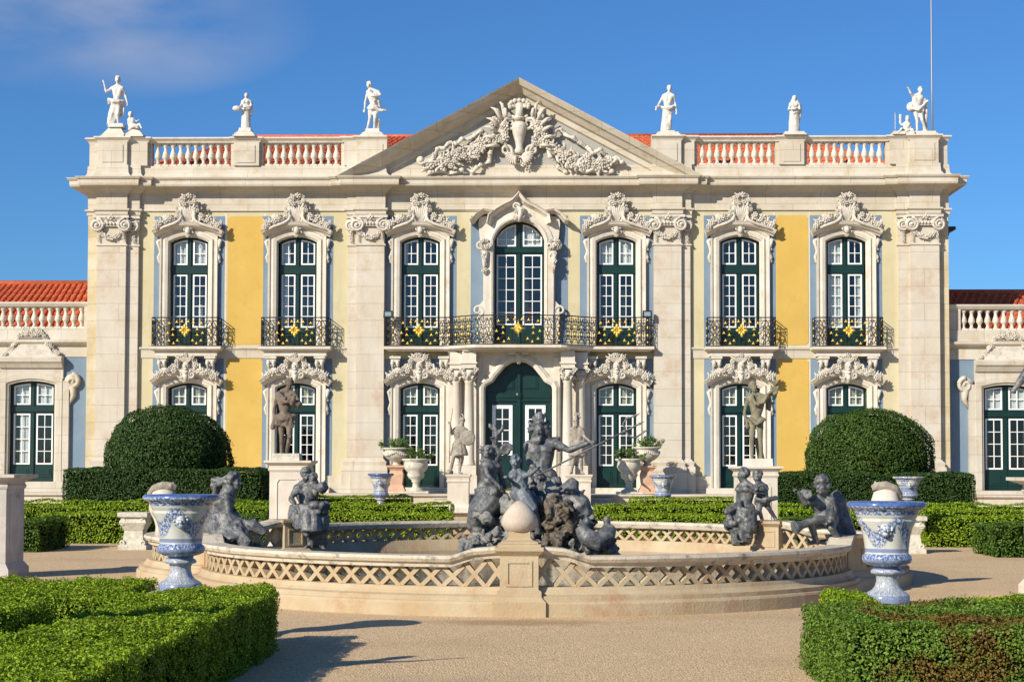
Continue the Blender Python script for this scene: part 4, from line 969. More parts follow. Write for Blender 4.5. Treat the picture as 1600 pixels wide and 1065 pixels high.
# ================================================================ SIDE WINGS
def wing(s_):
    xi = -15.10 if s_ < 0 else 14.85; xo = s_*26.0; Yw = .45
    lab = 'low blue side wing left of the palace with sunlit red tile roof' if s_ < 0 else 'low blue side wing right of the palace with shaded dark red roof'
    t = thing('side_wing', lab, 'wing', (0,YF,0), 'low wings flanking the palace')
    a, b = sorted((xi,xo)); f = lambda py: fz(py, 60) if s_ < 0 else fz(py, 1540)
    if s_ < 0: zr1, zr0, zbb, zbt, zfr0, wz_s, wz_t, wb = f(470), f(477), f(511), f(478), f(556), f(600), f(594), f(752)
    else: zr1, zr0, zbb, zbt, zfr0, wz_s, wz_t, wb = f(474), f(481), f(514), f(482), f(560), f(605), f(600), f(766)
    wx = fx(46)+0 if s_ < 0 else fx(1577); hw = .82
    op = [(wx-hw,wb)]+arc(wx-hw,wx+hw,wz_s,wz_t-wz_s,8)+[(wx+hw,wb)]
    wx2 = wx+s_*4.2; op2 = sh(op, s_*4.2)
    m = MB(); m.prism([(a,TZ-.6),(b,TZ-.6),(b,zfr0),(a,zfr0)], Yw, Yw+.3, [op,op2]); m.build('wall', M['blue'], t)
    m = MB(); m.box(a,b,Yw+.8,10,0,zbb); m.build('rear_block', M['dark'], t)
    zc = zbb-.42
    m = MB(); m.sweep([(b,Yw),(a,Yw)], [(-.1,zfr0),(.03,zfr0),(.03,zfr0+.45),(.06,zfr0+.48),(.06,zc-.22),(.15,zc-.16),(.24,zc-.08),(.24,zc),(.08,zc+.03),(.06,zbb),(-.4,zbb),(-.4,zfr0)], plane='XY'); m.build('cornice', M['stone'], t)
    m = MB(); m.sweep([(b,Yw),(a,Yw)], [(-.30,zr0),(.03,zr0),(.08,zr0+.06),(.12,zr1-.04),(.12,zr1),(-.30,zr1)], plane='XY'); m.build('parapet_rail', M['trim'], t)
    m = MB(); xe = s_*15.35; m.box(min(xi,xe),max(xi,xe),Yw-.03,Yw+.3,zbb,zr0); bs = m.build('balustrade', M['stone'], t)
    pr = baluster(zr0-zbb).build('baluster', M['trim'], bs, (xe+s_*.14,Yw+.14,zbb))
    for k in range(1,16):
        c = pr.copy(); COL.objects.link(c); c.parent = bs; c.location = (xe+s_*(.14+.279*k),Yw+.14,zbb)
    m = MB(); x0, x1 = min(xe,xo)-(.0 if s_>0 else 0), max(xe,xo)
    ys, ye = Yw+1.1, Yw+3.6; zt_ = f(437 if s_ < 0 else 452)+.30
    tile_patch(m, (xi-s_*1.2,ys,zbb-.1),(xo,ys,zbb-.1),(xi+1.0-(1 if s_>0 else 0),ye,zt_),(xo+1.8,ye,zt_), .26, .095, 9)
    m.tube([(xi,ye,zt_+.02),(xo,ye,zt_+.02)], .12, 8)
    m.build('roof', M['tile'], t)
    for wxx, opp in ((wx,op),(wx2,op2)):
        o_ = sh(opp, -wxx)
        m = MB(); m.sweep(o_, [(0,-.30),(0,.08),(.06,.10),(.08,.15),(.28,.16),(.30,.08),(.30,-.02),(.1,-.30)])
        ex = hw+.30
        m.sweep([(-ex-.0,wz_t+.28),(ex+.0,wz_t+.28)], [(0,-.02),(0,.10),(.16,.12),(.18,.2),(.34,.30),(.38,.36),(.52,.38),(.58,.30),(.58,-.02)])
        m.prism([(-ex,wz_s-.1),(-ex,wz_t+.28),(ex,wz_t+.28),(ex,wz_s-.1),(hw+.2,wz_s-.1)]+list(reversed(arc(-hw-.2,hw+.2,wz_s-.05,wz_t-wz_s+.16,8)))+[(-hw-.2,wz_s-.1)], -.12, .02)
        for q in (-1,1):
            aa, bb = sorted((q*(hw+.28),q*(hw+.52))); m.box(aa,bb,-.14,.02,TZ-.1,wz_t+.0)
            m.scroll((q*(hw+.62),-.12,wz_t-.02), .26, .09, 1.3, PI/2, -q); m.tube([(q*(hw+.62),.0,wz_t-.02),(q*(hw+.62),-.13,wz_t-.02)], [.27,.27], 16)
            m.tube([(q*(hw+.62),-.07,wz_t-.2),(q*(hw+.66),-.07,wz_t-.5),(q*(hw+.5),-.05,wz_t-.85)], [.14,.11,.03], 6)
        m.box(-1.75,1.75,-.5,.3,TZ-.3,wb)
        w_ = m.build('window', M['stone'], t, (wxx,Yw,0))
        c = MB(); g = random.Random(8); zb_ = wz_t+.86
        c.prism([(-1.05,zb_),(1.05,zb_),(.75,zb_+.12),(.5,zb_+.5),(.42,zb_+.66),(-.42,zb_+.66),(-.5,zb_+.5),(-.75,zb_+.12)], -.16, .02)
        c.sweep([(-.42,zb_+.62),(.42,zb_+.62)], [(0,-.02),(0,.2),(.05,.25),(.05,-.02)])
        for q in (-1,1):
            for k in range(26):
                t_ = g.random(); c.rosette((q*(.42+.6*t_**1.4), -.2, zb_+.78-.78*t_+g.uniform(-.06,.06)), g.uniform(.055,.09), g)
        for k in range(20): c.rosette((g.gauss(0,.2),-.2,zb_+.85+g.uniform(-.1,.12)), .09, g)
        c.build('crest', M['carved'], w_)
        zf = (lambda a_: f(a_)) ; d = 0 if s_ < 0 else 8
        joinery(w_, o_, hw, wb, f(642+d), f(631+d), wz_s, wz_t, f(725+d), f(645+d), 4, x_in=.11, x_out=hw-.12, cur=[(-.7,-.1,f(632+d),f(600+d)),(.1,.7,f(632+d),f(600+d))]+([(-.5,-.1,f(725),f(645))] if s_ < 0 else []))
    return t
wing(-1); wing(1)
# ================================================================ GROUND
def gz(x, y):
    t = min(1, max(0, (y-43.5)/8.0)); return .42*t*t*(3-2*t)
m = MB(); xs = [-1500,-200,-60,-30,-20]+[-16+2*i for i in range(17)]+[20,30,60,200,1500]; ys = [-1500,-200,-40,-5]+[2*i for i in range(0,20)]+[40+.5*i for i in range(0,26)]+[54.2]
vs = [(x,y,gz(x,y)) for y in ys for x in xs]; n = len(xs)
m.add(vs, [(j*n+i,j*n+i+1,(j+1)*n+i+1,(j+1)*n+i) for j in range(len(ys)-1) for i in range(n-1)], True)
gr = m.build('gravel_ground', M['gravel']); gr['kind'] = 'structure'
m = MB(); m.box(-200,200,54.1,58,-.5,TZ-.08); m.sweep([(200,54.1),(-200,54.1)], [(-.3,TZ-.085),(.06,TZ-.08),(.09,TZ-.04),(.06,TZ),(-.3,TZ)], plane='XY'); m.box(-200,200,54.4,58,TZ-.079,TZ-.006)
o = m.build('terrace', M['stone']); o['kind'] = 'structure'
m = MB(); m.add([(-1500,58,.9),(1500,58,.9),(1500,2500,.9),(-1500,2500,.9)], [(0,1,2,3)])
o = m.build('rear_ground', M['gravel']); o['kind'] = 'structure'
m = MB()
for k in range(5):
    z1 = TZ-.005-k*.15; m.box(-2.7-.0*k,3.1,54.1-.34*(k+1),54.098-.34*k,-.2,z1-.15+.0)
    m.box(-2.74,3.14,54.1-.34*(k+1)-.03,54.098-.34*k-.03,z1-.15+.001,z1-.15+.045)
tag(m.build('garden_steps', M['stone']), 'worn stone steps rising from the garden to the green main door', 'steps')

# ================================================================ sculpted bodies
_tex = bpy.data.textures.new('clouds', 'CLOUDS'); _tex.noise_scale = .12; _tex.noise_depth = 3
_tex2 = bpy.data.textures.new('clouds_fine', 'CLOUDS'); _tex2.noise_scale = .05; _tex2.noise_depth = 3
def sculpt(mb, name, mt, voxel, parent=None, loc=(0,0,0), smooth=2, disp=0, tex=None):
    me = bpy.data.meshes.new(name); lx = Vector(loc)
    me.from_pydata([tuple(Vector(p)-lx) for p in mb.v], [], mb.f)
    b = bmesh.new(); b.from_mesh(me); bmesh.ops.recalc_face_normals(b, faces=b.faces); b.to_mesh(me); b.free()
    o = bpy.data.objects.new(name+'_tmp', me); COL.objects.link(o)
    r_ = o.modifiers.new('r','REMESH'); r_.mode = 'VOXEL'; r_.voxel_size = voxel
    if smooth: s_ = o.modifiers.new('s','SMOOTH'); s_.factor = .5; s_.iterations = smooth
    if disp:
        d = o.modifiers.new('d','DISPLACE'); d.texture = tex or _tex; d.strength = disp; d.mid_level = .5; d.texture_coords = 'LOCAL'
    dg = bpy.context.evaluated_depsgraph_get(); dg.update()
    nm = bpy.data.meshes.new_from_object(o.evaluated_get(dg)); nm.name = name
    bpy.data.objects.remove(o); bpy.data.meshes.remove(me)
    nm.materials.clear(); nm.materials.append(mt); nm.polygons.foreach_set('use_smooth', [True]*len(nm.polygons)); nm.update()
    q = link(name, nm, parent)
    if parent is None: q.location = loc
    return q
TPL = dict(pel=(0,0,.96), wai=(0,.01,1.12), che=(0,0,1.33), nek=(0,.015,1.50), hed=(0,-.015,1.665),
    sL=(-.185,.01,1.43), eL=(-.25,.03,1.14), hL=(-.25,-.06,.90), sR=(.185,.01,1.43), eR=(.25,.03,1.14), hR=(.25,-.06,.90),
    kL=(-.10,-.05,.52), aL=(-.11,.03,.07), kR=(.10,-.05,.52), aR=(.11,.03,.07))
def joints(Y, xc, top, feet, ov, k=None):
    p0 = W(xc, feet, Y); p1 = W(xc, top, Y); k = k or (p1.z-p0.z)/1.8
    J = {n: Vector((p0.x+a*k, Y+b*k, p0.z+c*k)) for n, (a,b,c) in TPL.items()}
    for n, v in (ov or {}).items(): J[n] = W(v[0], v[1], Y+(v[2] if len(v) > 2 else 0))
    return J, k, p0
def head(m, c, k, look=(0,-1,0), up=(0,0,1), hair='short', beard=False, helmet=False, g=None):
    g = g or rng; look = Vector(look).normalized(); up = (Vector(up)-look*Vector(up).dot(look)).normalized(); rt = up.cross(look)
    Rm = Matrix((rt, -look, up)).transposed()
    P = lambda x, y, zz: c+Rm@(Vector((x,y,zz))*k)
    E = lambda x, y, zz, r_, s=8: m.ell(P(x,y,zz), tuple(q*k for q in r_), s, 6, Rm)
    E(0,.012,.02,(.076,.094,.098),12); E(0,-.03,-.055,(.052,.058,.062),10); E(0,-.058,-.092,(.024,.02,.02))
    m.tube([P(0,-.080,.022), P(0,-.108,-.028), P(0,-.09,-.036)], [.010*k,.018*k,.016*k], 6)
    for s_ in (-1,1):
        E(s_*.032,-.078,.030,(.024,.014,.010)); E(s_*.036,-.068,-.022,(.026,.024,.024)); E(s_*.078,.01,-.01,(.012,.02,.03)); E(s_*.031,-.078,.008,(.014,.010,.009),6)
    E(0,-.086,-.060,(.024,.013,.009))
    if helmet:
        E(0,.01,.055,(.088,.105,.075),12)
        for i in range(9):
            a = R(-20+i*24); m.ell(P(0,-.13*math.cos(a),.09+.11*math.sin(a)), .030*k, 6, 5)
        m.tube([P(-.09,-.02,.03),P(-.07,-.1,.045),P(0,-.125,.05),P(.07,-.1,.045),P(.09,-.02,.03)], .014*k, 6)
    else:
        n = 60
        for i in range(n):
            a = g.uniform(0,2*PI); e_ = g.uniform(-.35,1.4); d = Vector((math.cos(e_)*math.sin(a), math.cos(e_)*math.cos(a), math.sin(e_)))
            if d.y < -.35 and d.z < .55: continue
            m.ell(P(d.x*.084, .012+d.y*.10, .03+d.z*.095), g.uniform(.020,.032)*k, 6, 4)
        if hair == 'long':
            E(0,.10,-.01,(.06,.06,.07))
            for i in range(8): m.cap(P(g.uniform(-.08,.08),.07,-.03), P(g.uniform(-.11,.11),.09,-.18), .028*k, .015*k, 6)
    if beard:
        for i in range(22): m.cap(P(g.uniform(-.045,.045),-.055,-.06), P(g.uniform(-.04,.04),-.085+g.uniform(-.02,.02),-.125+g.uniform(-.03,.02)), .014*k, .009*k, 6)
def hand(m, e, h, k, curl=.5, palm=(0,0,-1)):
    d = (h-e).normalized(); n = Vector(palm); n = (n-d*n.dot(d)); n = n.normalized() if n.length > .1 else d.orthogonal().normalized(); s = d.cross(n)
    c = h+d*.045*k; Rm = Matrix((s, n, d)).transposed()
    m.ell(c, (.042*k,.020*k,.055*k), 8, 6, Rm)
    for i, (o_, ln) in enumerate(((-.030,.058),(-.010,.070),(.010,.066),(.029,.050))):
        a = c+s*o_*k+d*.045*k; b = a+(d*math.cos(curl)+n*math.sin(curl))*ln*.5*k; q = b+(d*math.cos(curl*2.3)+n*math.sin(curl*2.3))*ln*.5*k
        m.cap(a,b,.0115*k,.010*k,6); m.cap(b,q,.010*k,.0085*k,6)
    a = c-s*.038*k-d*.01*k; b = a-s*.022*k+d*.025*k+n*.015*k; q = b+d*.028*k+n*.02*k*(.5+curl)
    m.cap(a,b,.014*k,.012*k,6); m.cap(b,q,.012*k,.009*k,6)
def limb(m, a, b, c, r0, r1, r2, k, leg=False):
    m.cap(a,b,r0*k,r1*k,10); m.cap(b,c,r1*k,r2*k,10)
    if leg:
        u = (b-a).normalized(); v = (c-b).normalized(); bk = Vector((0,1,0)); bk = (bk-v*bk.dot(v)).normalized()
        m.cap(b.lerp(c,.12)+bk*.022*k, b.lerp(c,.45)+bk*.012*k, .052*k, .038*k); m.cap(a.lerp(b,.1), a.lerp(b,.6), r0*1.03*k, r1*1.2*k); m.ell(b-bk*.012*k, .050*k, 8, 6)
    else: m.cap(a.lerp(b,.25), a.lerp(b,.6), r0*1.12*k, r0*.95*k); m.cap(b.lerp(c,.1), b.lerp(c,.4), r1*1.15*k, r1*.95*k)
def body(m, J, k, look=(0,-1,0), th=1, hs=1, female=False, hair='short', beard=False, helmet=False, legs=True, toes=None, g=None, curl=.7):
    g = g or random.Random(1); t = th*k; side = (J['sR']-J['sL']).normalized(); hipd = Vector((side.x, side.y*.6, side.z*.3)).normalized()
    f = side.cross(Vector((0,0,1))); f = f.normalized() if f.length > .1 else Vector((0,-1,0)); f = f if f.y < .3 else -f
    if abs(f.y) < .2: f = Vector(look).normalized()
    pel, wai, che, nek = J['pel'], J['wai'], J['che'], J['nek']
    m.cap(pel-hipd*.065*t, pel+hipd*.065*t, .125*t, .125*t, 12)
    m.cap(pel, wai, .125*t, .112*t, 12)
    for s_ in (-1,1):
        m.cap(wai+hipd*s_*.035*t, che+side*s_*.065*t, .095*t, .118*t, 12); m.cap(che+side*s_*.05*t, J['sL' if s_<0 else 'sR']-side*s_*.03*t, .10*t, .068*t, 10)
        m.ell(che+side*s_*.072*t+f*(.080 if not female else .10)*t+Vector((0,0,.0*t)), (.080*t,.034*t if not female else .06*t,.05*t if not female else .058*t), 10, 6)
        m.ell(pel+hipd*s_*.07*t-f*.07*t-Vector((0,0,.03*t)), .085*t, 10, 6)
    m.cap(nek-Vector((0,0,.05*t)), nek.lerp(J['hed'],.6), .060*t*(.9 if female else 1), .050*t, 10)
    m.cap(J['sL'].lerp(nek,.15)+Vector((0,0,.01*t)), nek+Vector((0,0,.02*t)), .055*t, .055*t); m.cap(J['sR'].lerp(nek,.15)+Vector((0,0,.01*t)), nek+Vector((0,0,.02*t)), .055*t, .055*t)
    head(m, J['hed'], k*hs, look, hair=hair, beard=beard, helmet=helmet, g=g)
    for q in 'LR':
        m.ell(J['s'+q], .068*t, 10, 8); limb(m, J['s'+q], J['e'+q], J['h'+q], .050*th, .040*th, .028*th, k)
        hand(m, J['e'+q], J['h'+q], k*max(1,th*.9), curl)
    if legs:
        for q, s_ in (('L',-1),('R',1)):
            h = pel+hipd*s_*.085*t-Vector((0,0,.05*t)); limb(m, h, J['k'+q], J['a'+q], .088*th, .058*th, .040*th, k, True)
            td = Vector((toes or {}).get(q, (s_*.35,-1,0))).normalized(); a = J['a'+q]
            m.cap(a-td*.035*k-Vector((0,0,.03*k)), a+Vector((0,0,.02*k)), .036*t, .038*t); m.cap(a-Vector((0,0,.02*k)), a+td*.15*k-Vector((0,0,.045*k)), .040*t, .026*t)
            sd = td.cross(Vector((0,0,1)))
            for i in range(5): m.ell(a+td*(.175-.012*abs(i-1))*k+sd*(i-2)*.016*k-Vector((0,0,.052*k)), .013*k, 6, 4)
def folds(m, A, B, r0, r1, n, g, sway=.03):       # cloth strands from points of curve A to points of curve B
    def at(Cv, t): i = min(int(t*(len(Cv)-1)), len(Cv)-2); return Vector(Cv[i]).lerp(Vector(Cv[i+1]), t*(len(Cv)-1)-i)
    for i in range(n):
        t = (i+.5)/n; p = at(A,t); q = at(B,t); mid = p.lerp(q,.5)+Vector((g.uniform(-sway,sway),g.uniform(-sway,sway),0))
        m.tube([p, p.lerp(mid,.5), mid, mid.lerp(q,.5), q], [r0*g.uniform(.8,1.1), (r0*.6+r1*.4)*.9, (r0+r1)/2*g.uniform(.8,1.1), (r0*.3+r1*.7), r1*g.uniform(.8,1.2)], 7)
def ringpts(c, rx, ry, z_, a0=0, a1=360, n=16): return [(c.x+rx*math.cos(R(a0+(a1-a0)*i/n)), c.y+ry*math.sin(R(a0+(a1-a0)*i/n)), z_) for i in range(n+1)]
def skirt(m, J, k, zt_, zb_, r0, r1, g, n=22, cb=None, th=.03):
    c0 = J['pel'].copy(); c1 = (cb or (J['aL']+J['aR'])/2).copy()
    folds(m, ringpts(c0, r0, r0*.85, zt_), ringpts(c1, r1, r1*.8, zb_), th*k*1.2, th*k*1.5, n, g, .02*k)
    m.lathe([(r0*.85,0),(r0*.9,(zb_-zt_)*.2)], (c0.x,c0.y,zt_), 10)
    for i in range(6):
        t0, t1 = i/6, (i+1)/6; a = c0.lerp(c1,t0); b = c0.lerp(c1,t1); a.z = zt_+(zb_-zt_)*t0; b.z = zt_+(zb_-zt_)*t1
        m.cap(a, b, (r0+(r1-r0)*t0)*.86, (r0+(r1-r0)*t1)*.86, 12)
def chain(m, pts, r_, g, n=3, w_=.02):
    pts = [Vector(p) for p in pts]
    for j in range(n):
        off = [Vector((g.uniform(-w_,w_), g.uniform(-w_,w_), g.uniform(-w_,w_)))*1.5 for _ in pts]
        m.tube([p+o for p, o in zip(pts,off)], [r_*g.uniform(.7,1.2) for _ in pts], 7)
def statue(name, label, cat, Y, xc, top, feet, ov, mt, draw=None, vox=.02, group=None, k=None, base=None, hh=None, disp=.008, **kw):
    if Y > 50: kw.setdefault('th', 1.12); kw.setdefault('hs', 1.08)
    g = random.Random(int(xc*7)+int(top)); J, k, p0 = joints(Y, xc, top, feet, ov, k)
    t = thing(name, label, cat, tuple(p0), group)
    m = MB(); body(m, J, k, g=g, **kw)
    if draw: draw(m, J, k, g)
    f = sculpt(m, 'figure', mt, vox, t, tuple(p0), disp=disp, tex=_tex2)
    if base:
        b = MB(); base(b, k); b.build('plinth', base.mt if hasattr(base,'mt') else mt, t)
    return t, J, k, p0

# ---------------------------------------------------------------- statues on the roof parapet
YR = YF+.03; WM = M['white_marble']
def plinth_r(r_=.27, h=.10):
    def f(b, k): b.box(-r_,r_,-.24,.26,-h,.03,.02)
    f.mt = WM; return f
def d1(m, J, k, g):
    P = J['pel']; r_ = .05*k
    chain(m, [P+Vector((-.22,-.05,.08))*k, P+Vector((-.05,-.17,.02))*k, P+Vector((.12,-.16,-.03))*k, P+Vector((.24,-.02,.02))*k], .055*k, g, 4, .03)
    chain(m, [P+Vector((-.22,-.03,.1))*k, P+Vector((-.26,.05,.0))*k, P+Vector((-.15,.15,-.05))*k, P+Vector((.12,.15,0))*k, P+Vector((.26,.02,.03))*k], .06*k, g, 3, .03)
    folds(m, [P+Vector((x,-.10,-.04))*k for x in (-.15,-.05,.05,.16)], [Vector(J['aL'])+Vector((x,-.02,.02))*k for x in (-.08,.02,.10,.18)], .04*k, .035*k, 9, g)
    folds(m, [P+Vector((x,.05,0))*k for x in (.18,.28)], [P+Vector((x,.0,-.55))*k for x in (.12,.26)], .04*k, .03*k, 5, g)
    for i in range(5): m.cap(J['hed']+Vector((-.06+.03*i,-.02,.09))*k, J['hed']+Vector((-.08+.04*i,-.02,.19))*k, .02*k, .01*k, 6)
statue('statue', 'white marble figure with raised hand at the left corner of the parapet', 'statue', YR, 183, 120, 196,
    dict(hed=(184,126),nek=(184,134),che=(184,143),wai=(183.5,152),pel=(182,160),sL=(175.5,138),eL=(166,144,-.05),hL=(162.5,130,-.1),sR=(191,138),eR=(196,150,.05),hR=(199,161,-.05),kL=(175,178,-.08),aL=(171,194),kR=(184,179,-.12),aR=(185,196)), WM, d1, .022, 'white marble statues on the roof parapet', base=plinth_r())
def putto(name, lab, Y, xc, top, feet, ov, mt, draw, vox, look=(0,-1,0), group=None, k=None, hs=1.5, th=1.25, **kw):
    return statue(name, lab, 'statue', Y, xc, top, feet, ov, mt, draw, vox, group, k=k, look=look, hs=hs, th=th, **kw)
def dp1(m, J, k, g):
    P = J['pel']
    for i in range(12): m.ell(P+Vector((g.uniform(-.2,.45),g.uniform(-.15,.2),g.uniform(-.2,-.02)))*k*1.0, g.uniform(.08,.15)*k, 7, 5)
putto('putto', 'small white putto seated beside the left corner statue', YR, 206, 176, 202, dict(hed=(204,180),nek=(204.5,184),che=(205,188),wai=(206,192),pel=(208,197),sL=(201.5,186.5),eL=(200,192),hL=(201,197),sR=(209,187),eR=(213,190),hR=(216,188),kL=(210,197,-.3),aL=(216,200,-.3),kR=(218,194,-.2),aR=(221,200,-.25)), WM, dp1, .02, k=.62)
def dskirt(r0=.17, r1=.26, top=.10, bottom=-.02, shawl=True):
    def f(m, J, k, g):
        skirt(m, J, k, J['pel'].z+top*k, (J['aL'].z+J['aR'].z)/2-.04*k, r0*k, r1*k, g)
        chain(m, [J['pel']+Vector((x,y,zz))*k for x,y,zz in ((-.2,-.05,.05),(0,-.2,0),(.2,-.1,.06),(.22,.05,.12))], .045*k, g, 3)
        if shawl: folds(m, [J['sL'],J['che']+Vector((0,-.1,.05))*k,J['sR']], [J['wai']+Vector((-.12,-.08,0))*k,J['wai']+Vector((0,-.13,0))*k,J['wai']+Vector((.12,-.08,0))*k], .035*k, .03*k, 9, g)
    return f
def d2(m, J, k, g):
    dskirt(.17,.2)(m, J, k, g); h = J['hL']; m.ell(h+Vector((-.02,-.05,.0)), (.16,.1,.10), 8, 6)
    folds(m, [J['sR']+Vector((0,.02,.02)),J['sR']+Vector((.08,.05,0))], [J['pel']+Vector((.2,0,-.2))*k,J['pel']+Vector((.26,.05,-.3))*k], .04*k, .04*k, 5, g)
statue('statue', 'white draped woman holding a bundle, second statue from the left on the parapet', 'statue', YR, 384, 145, 203,
    dict(hed=(385,150),sL=(379,159),eL=(376,166,-.1),hL=(371,170,-.18),sR=(391,159),eR=(393,166,-.05),hR=(381,168,-.2)), WM, d2, .02, 'white marble statues on the roof parapet', female=True, hair='long', base=plinth_r(.22))
def d3(m, J, k, g):
    P = J['pel']; chain(m, [P+Vector((-.18,-.05,.0))*k, P+Vector((0,-.16,-.06))*k, P+Vector((.2,-.1,-.08))*k, P+Vector((.4,-.12,-.12))*k, P+Vector((.5,-.1,-.12))*k], .05*k, g, 3, .03)
    chain(m, [J['sL']+Vector((.1,-.08,0))*k, J['che']+Vector((.05,-.14,-.04))*k, J['wai']+Vector((.2,-.05,0))*k, P+Vector((.25,.1,0))*k], .05*k, g, 4, .03)
    folds(m, [P+Vector((-.12,-.1,0))*k, P+Vector((.15,-.1,0))*k], [P+Vector((-.1,-.08,-.25))*k, P+Vector((.18,-.08,-.28))*k], .045*k, .03*k, 7, g)
    m.cap(J['aR']+Vector((.1,.12,-.05))*k, J['kR']+Vector((.12,.12,-.05))*k, .10*k, .08*k)
statue('statue', 'white marble man with folded arm and head turned, just left of the pediment', 'statue', YR, 583, 128, 204,
    dict(hed=(576.5,133),nek=(579,140),che=(583,150),wai=(584,160),pel=(583,169),sL=(575,144),eL=(571,158,.05),hL=(569.5,171,-.05),sR=(591,144),eR=(595,149,-.1),hR=(582,151,-.25),kL=(578,186,-.08),aL=(574,202),kR=(586,185,-.15),aR=(585,203)), WM, d3, .022, 'white marble statues on the roof parapet', look=(-.5,-1,.05), base=plinth_r(.25))
def d4(m, J, k, g):
    P = J['pel']; chain(m, [J['hL'],P+Vector((-.25,-.08,.08))*k, P+Vector((0,-.17,.02))*k, P+Vector((.2,-.08,.08))*k, P+Vector((.24,.08,.05))*k], .05*k, g, 4, .03)
    skirt(m, J, k, P.z+.02*k, J['aL'].z+.02*k, .16*k, .19*k, g, 18, th=.022)
statue('statue', 'white marble man with cloth round his hips, just right of the pediment', 'statue', YR, 1043, 134, 207,
    dict(hed=(1046,139),nek=(1045,146),che=(1044,154),wai=(1043,163),pel=(1043,171),sL=(1037,150),eL=(1031,160,.0),hL=(1026,169,-.15),sR=(1052,150),eR=(1055,162,.05),hR=(1057,175,-.05),kL=(1037,189),aL=(1034,205),kR=(1047,188,-.12),aR=(1047,206)), WM, d4, .022, 'white marble statues on the roof parapet', base=plinth_r(.25))
def d5(m, J, k, g):
    dskirt(.18,.22)(m, J, k, g); folds(m, [J['sR']+Vector((.05,0,0)),J['sR']+Vector((.1,.08,0))], [J['pel']+Vector((.24,0,-.3))*k,J['pel']+Vector((.26,.05,-.4))*k], .04*k, .03*k, 5, g)
    folds(m, [J['hed']+Vector((-.08,.03,.02))*k,J['hed']+Vector((.08,.03,.02))*k], [J['sL'],J['sR']], .04*k, .04*k, 6, g)
statue('statue', 'white veiled woman with folded arms, second statue from the right on the parapet', 'statue', YR, 1241, 149, 210,
    dict(hed=(1241.5,154),sL=(1235,163),eL=(1232,171,-.1),hL=(1243,169,-.2),sR=(1248,163),eR=(1250,171,-.1),hR=(1240,171,-.2)), WM, d5, .02, 'white marble statues on the roof parapet', female=True, hair='long', base=plinth_r(.22))
def d6(m, J, k, g):
    P = J['pel']; chain(m, [P+Vector((-.3,0,.15))*k, P+Vector((-.22,-.1,.0))*k, P+Vector((0,-.17,-.03))*k, P+Vector((.2,-.1,.1))*k, P+Vector((.3,.05,.3))*k], .05*k, g, 4, .03)
    m.ell(P+Vector((-.25,.05,.1))*k, (.18*k,.14*k,.2*k), 8, 6)
    m.tube([P+Vector((.3,.1,.3))*k, P+Vector((.34,.1,-.2))*k, P+Vector((.3,.12,-.55))*k, P+Vector((.33,.1,-.9))*k], [.05*k,.09*k,.09*k,.12*k], 8)
    for i in range(10): m.ell(P+Vector((.32+g.uniform(-.08,.08),.05,g.uniform(-.3,.4)))*k, .06*k, 6, 5)
statue('statue', 'white marble man raising one arm at the right corner of the parapet', 'statue', YR, 1440, 136, 208,
    dict(hed=(1438.5,141),nek=(1436,147.5),che=(1433,156),wai=(1432,164),pel=(1434,171),sL=(1427,151),eL=(1423,146,-.1),hL=(1420,139,-.15),sR=(1440,152),eR=(1443,162,.05),hR=(1443,170,-.05),kL=(1433,188),aL=(1433,204),kR=(1441,188,-.08),aR=(1447,205)), WM, d6, .022, 'white marble statues on the roof parapet', base=plinth_r(.27), look=(.3,-1,.2))
def dp2(m, J, k, g):
    dp1(m, J, k, g); m.cap(J['hL'], J['hL']+Vector((0,0,.45))*k, .06*k, .09*k); m.cap(J['hL']+Vector((-.3,0,-.4))*k, J['hL']+Vector((-.3,0,.6))*k, .03*k, .03*k)
putto('putto', 'small white putto holding a flame beside the right corner statue', YR, 1414, 182, 210, dict(hed=(1418,186),nek=(1417.5,190),che=(1416.5,195),wai=(1416,199),pel=(1415,204),sL=(1413,193),eL=(1409,196),hL=(1407,193),sR=(1421,194),eR=(1423,199),hR=(1421,204),kL=(1409,201,-.3),aL=(1404,207,-.3),kR=(1420,203,-.3),aR=(1412,208,-.3)), WM, dp2, .02, k=.62)

# ---------------------------------------------------------------- guards by the door
def pedblock(name, lab, Y, px0, px1, top, botz, mt, group=None, cap_=.06, panel=True):
    x0 = U(px0,top,Y)[0]; x1 = U(px1,top,Y)[0]; zt_ = U((px0+px1)/2,top,Y)[1]; hx = (x1-x0)/2-cap_; cx = (x0+x1)/2
    t = thing(name, lab, 'pedestal', (cx,Y+hx+cap_,botz), group); h = zt_-botz; m = MB()
    m.box(-hx,hx,-hx,hx,.0,h-.09); m.build('block', mt, t)
    if panel:
        m = MB(); q = hx*.62
        for sg in (-1,1):
            a, b = sorted((sg*hx,sg*(hx+.012))); m.box(a,b,-q,q,h*.22,h*.80)
        m.sweep([(-q,h*.22),(-q,h*.76),(-q*.8,h*.80),(q*.8,h*.80),(q,h*.76),(q,h*.22)], [(-.02,hx),(-.02,hx+.02),(.02,hx+.02),(.02,hx)], closed=True)
        m.build('panel', mt, t)
    sq = [(hx,hx),(hx,-hx),(-hx,-hx),(-hx,hx)]
    m = MB(); m.sweep(sq, [(-.05,h-.26),(.01,h-.26),(.03,h-.22),(.03,h-.19),(.01,h-.17),(.02,h-.12),(cap_*.6,h-.08),(cap_,h-.05),(cap_,h-.0),(-.05,h)], closed=True, plane='XY', caps=False); m.box(-hx,hx,-hx,hx,h-.089,h-.004)
    m.build('cornice', mt, t)
    m = MB(); m.sweep(sq, [(-.05,0),(.08,0),(.08,.16),(.05,.20),(.01,.26),(-.05,.26)], closed=True, plane='XY', caps=False); m.build('foot', mt, t)
    return t, cx, zt_, hx
YG = 53.0
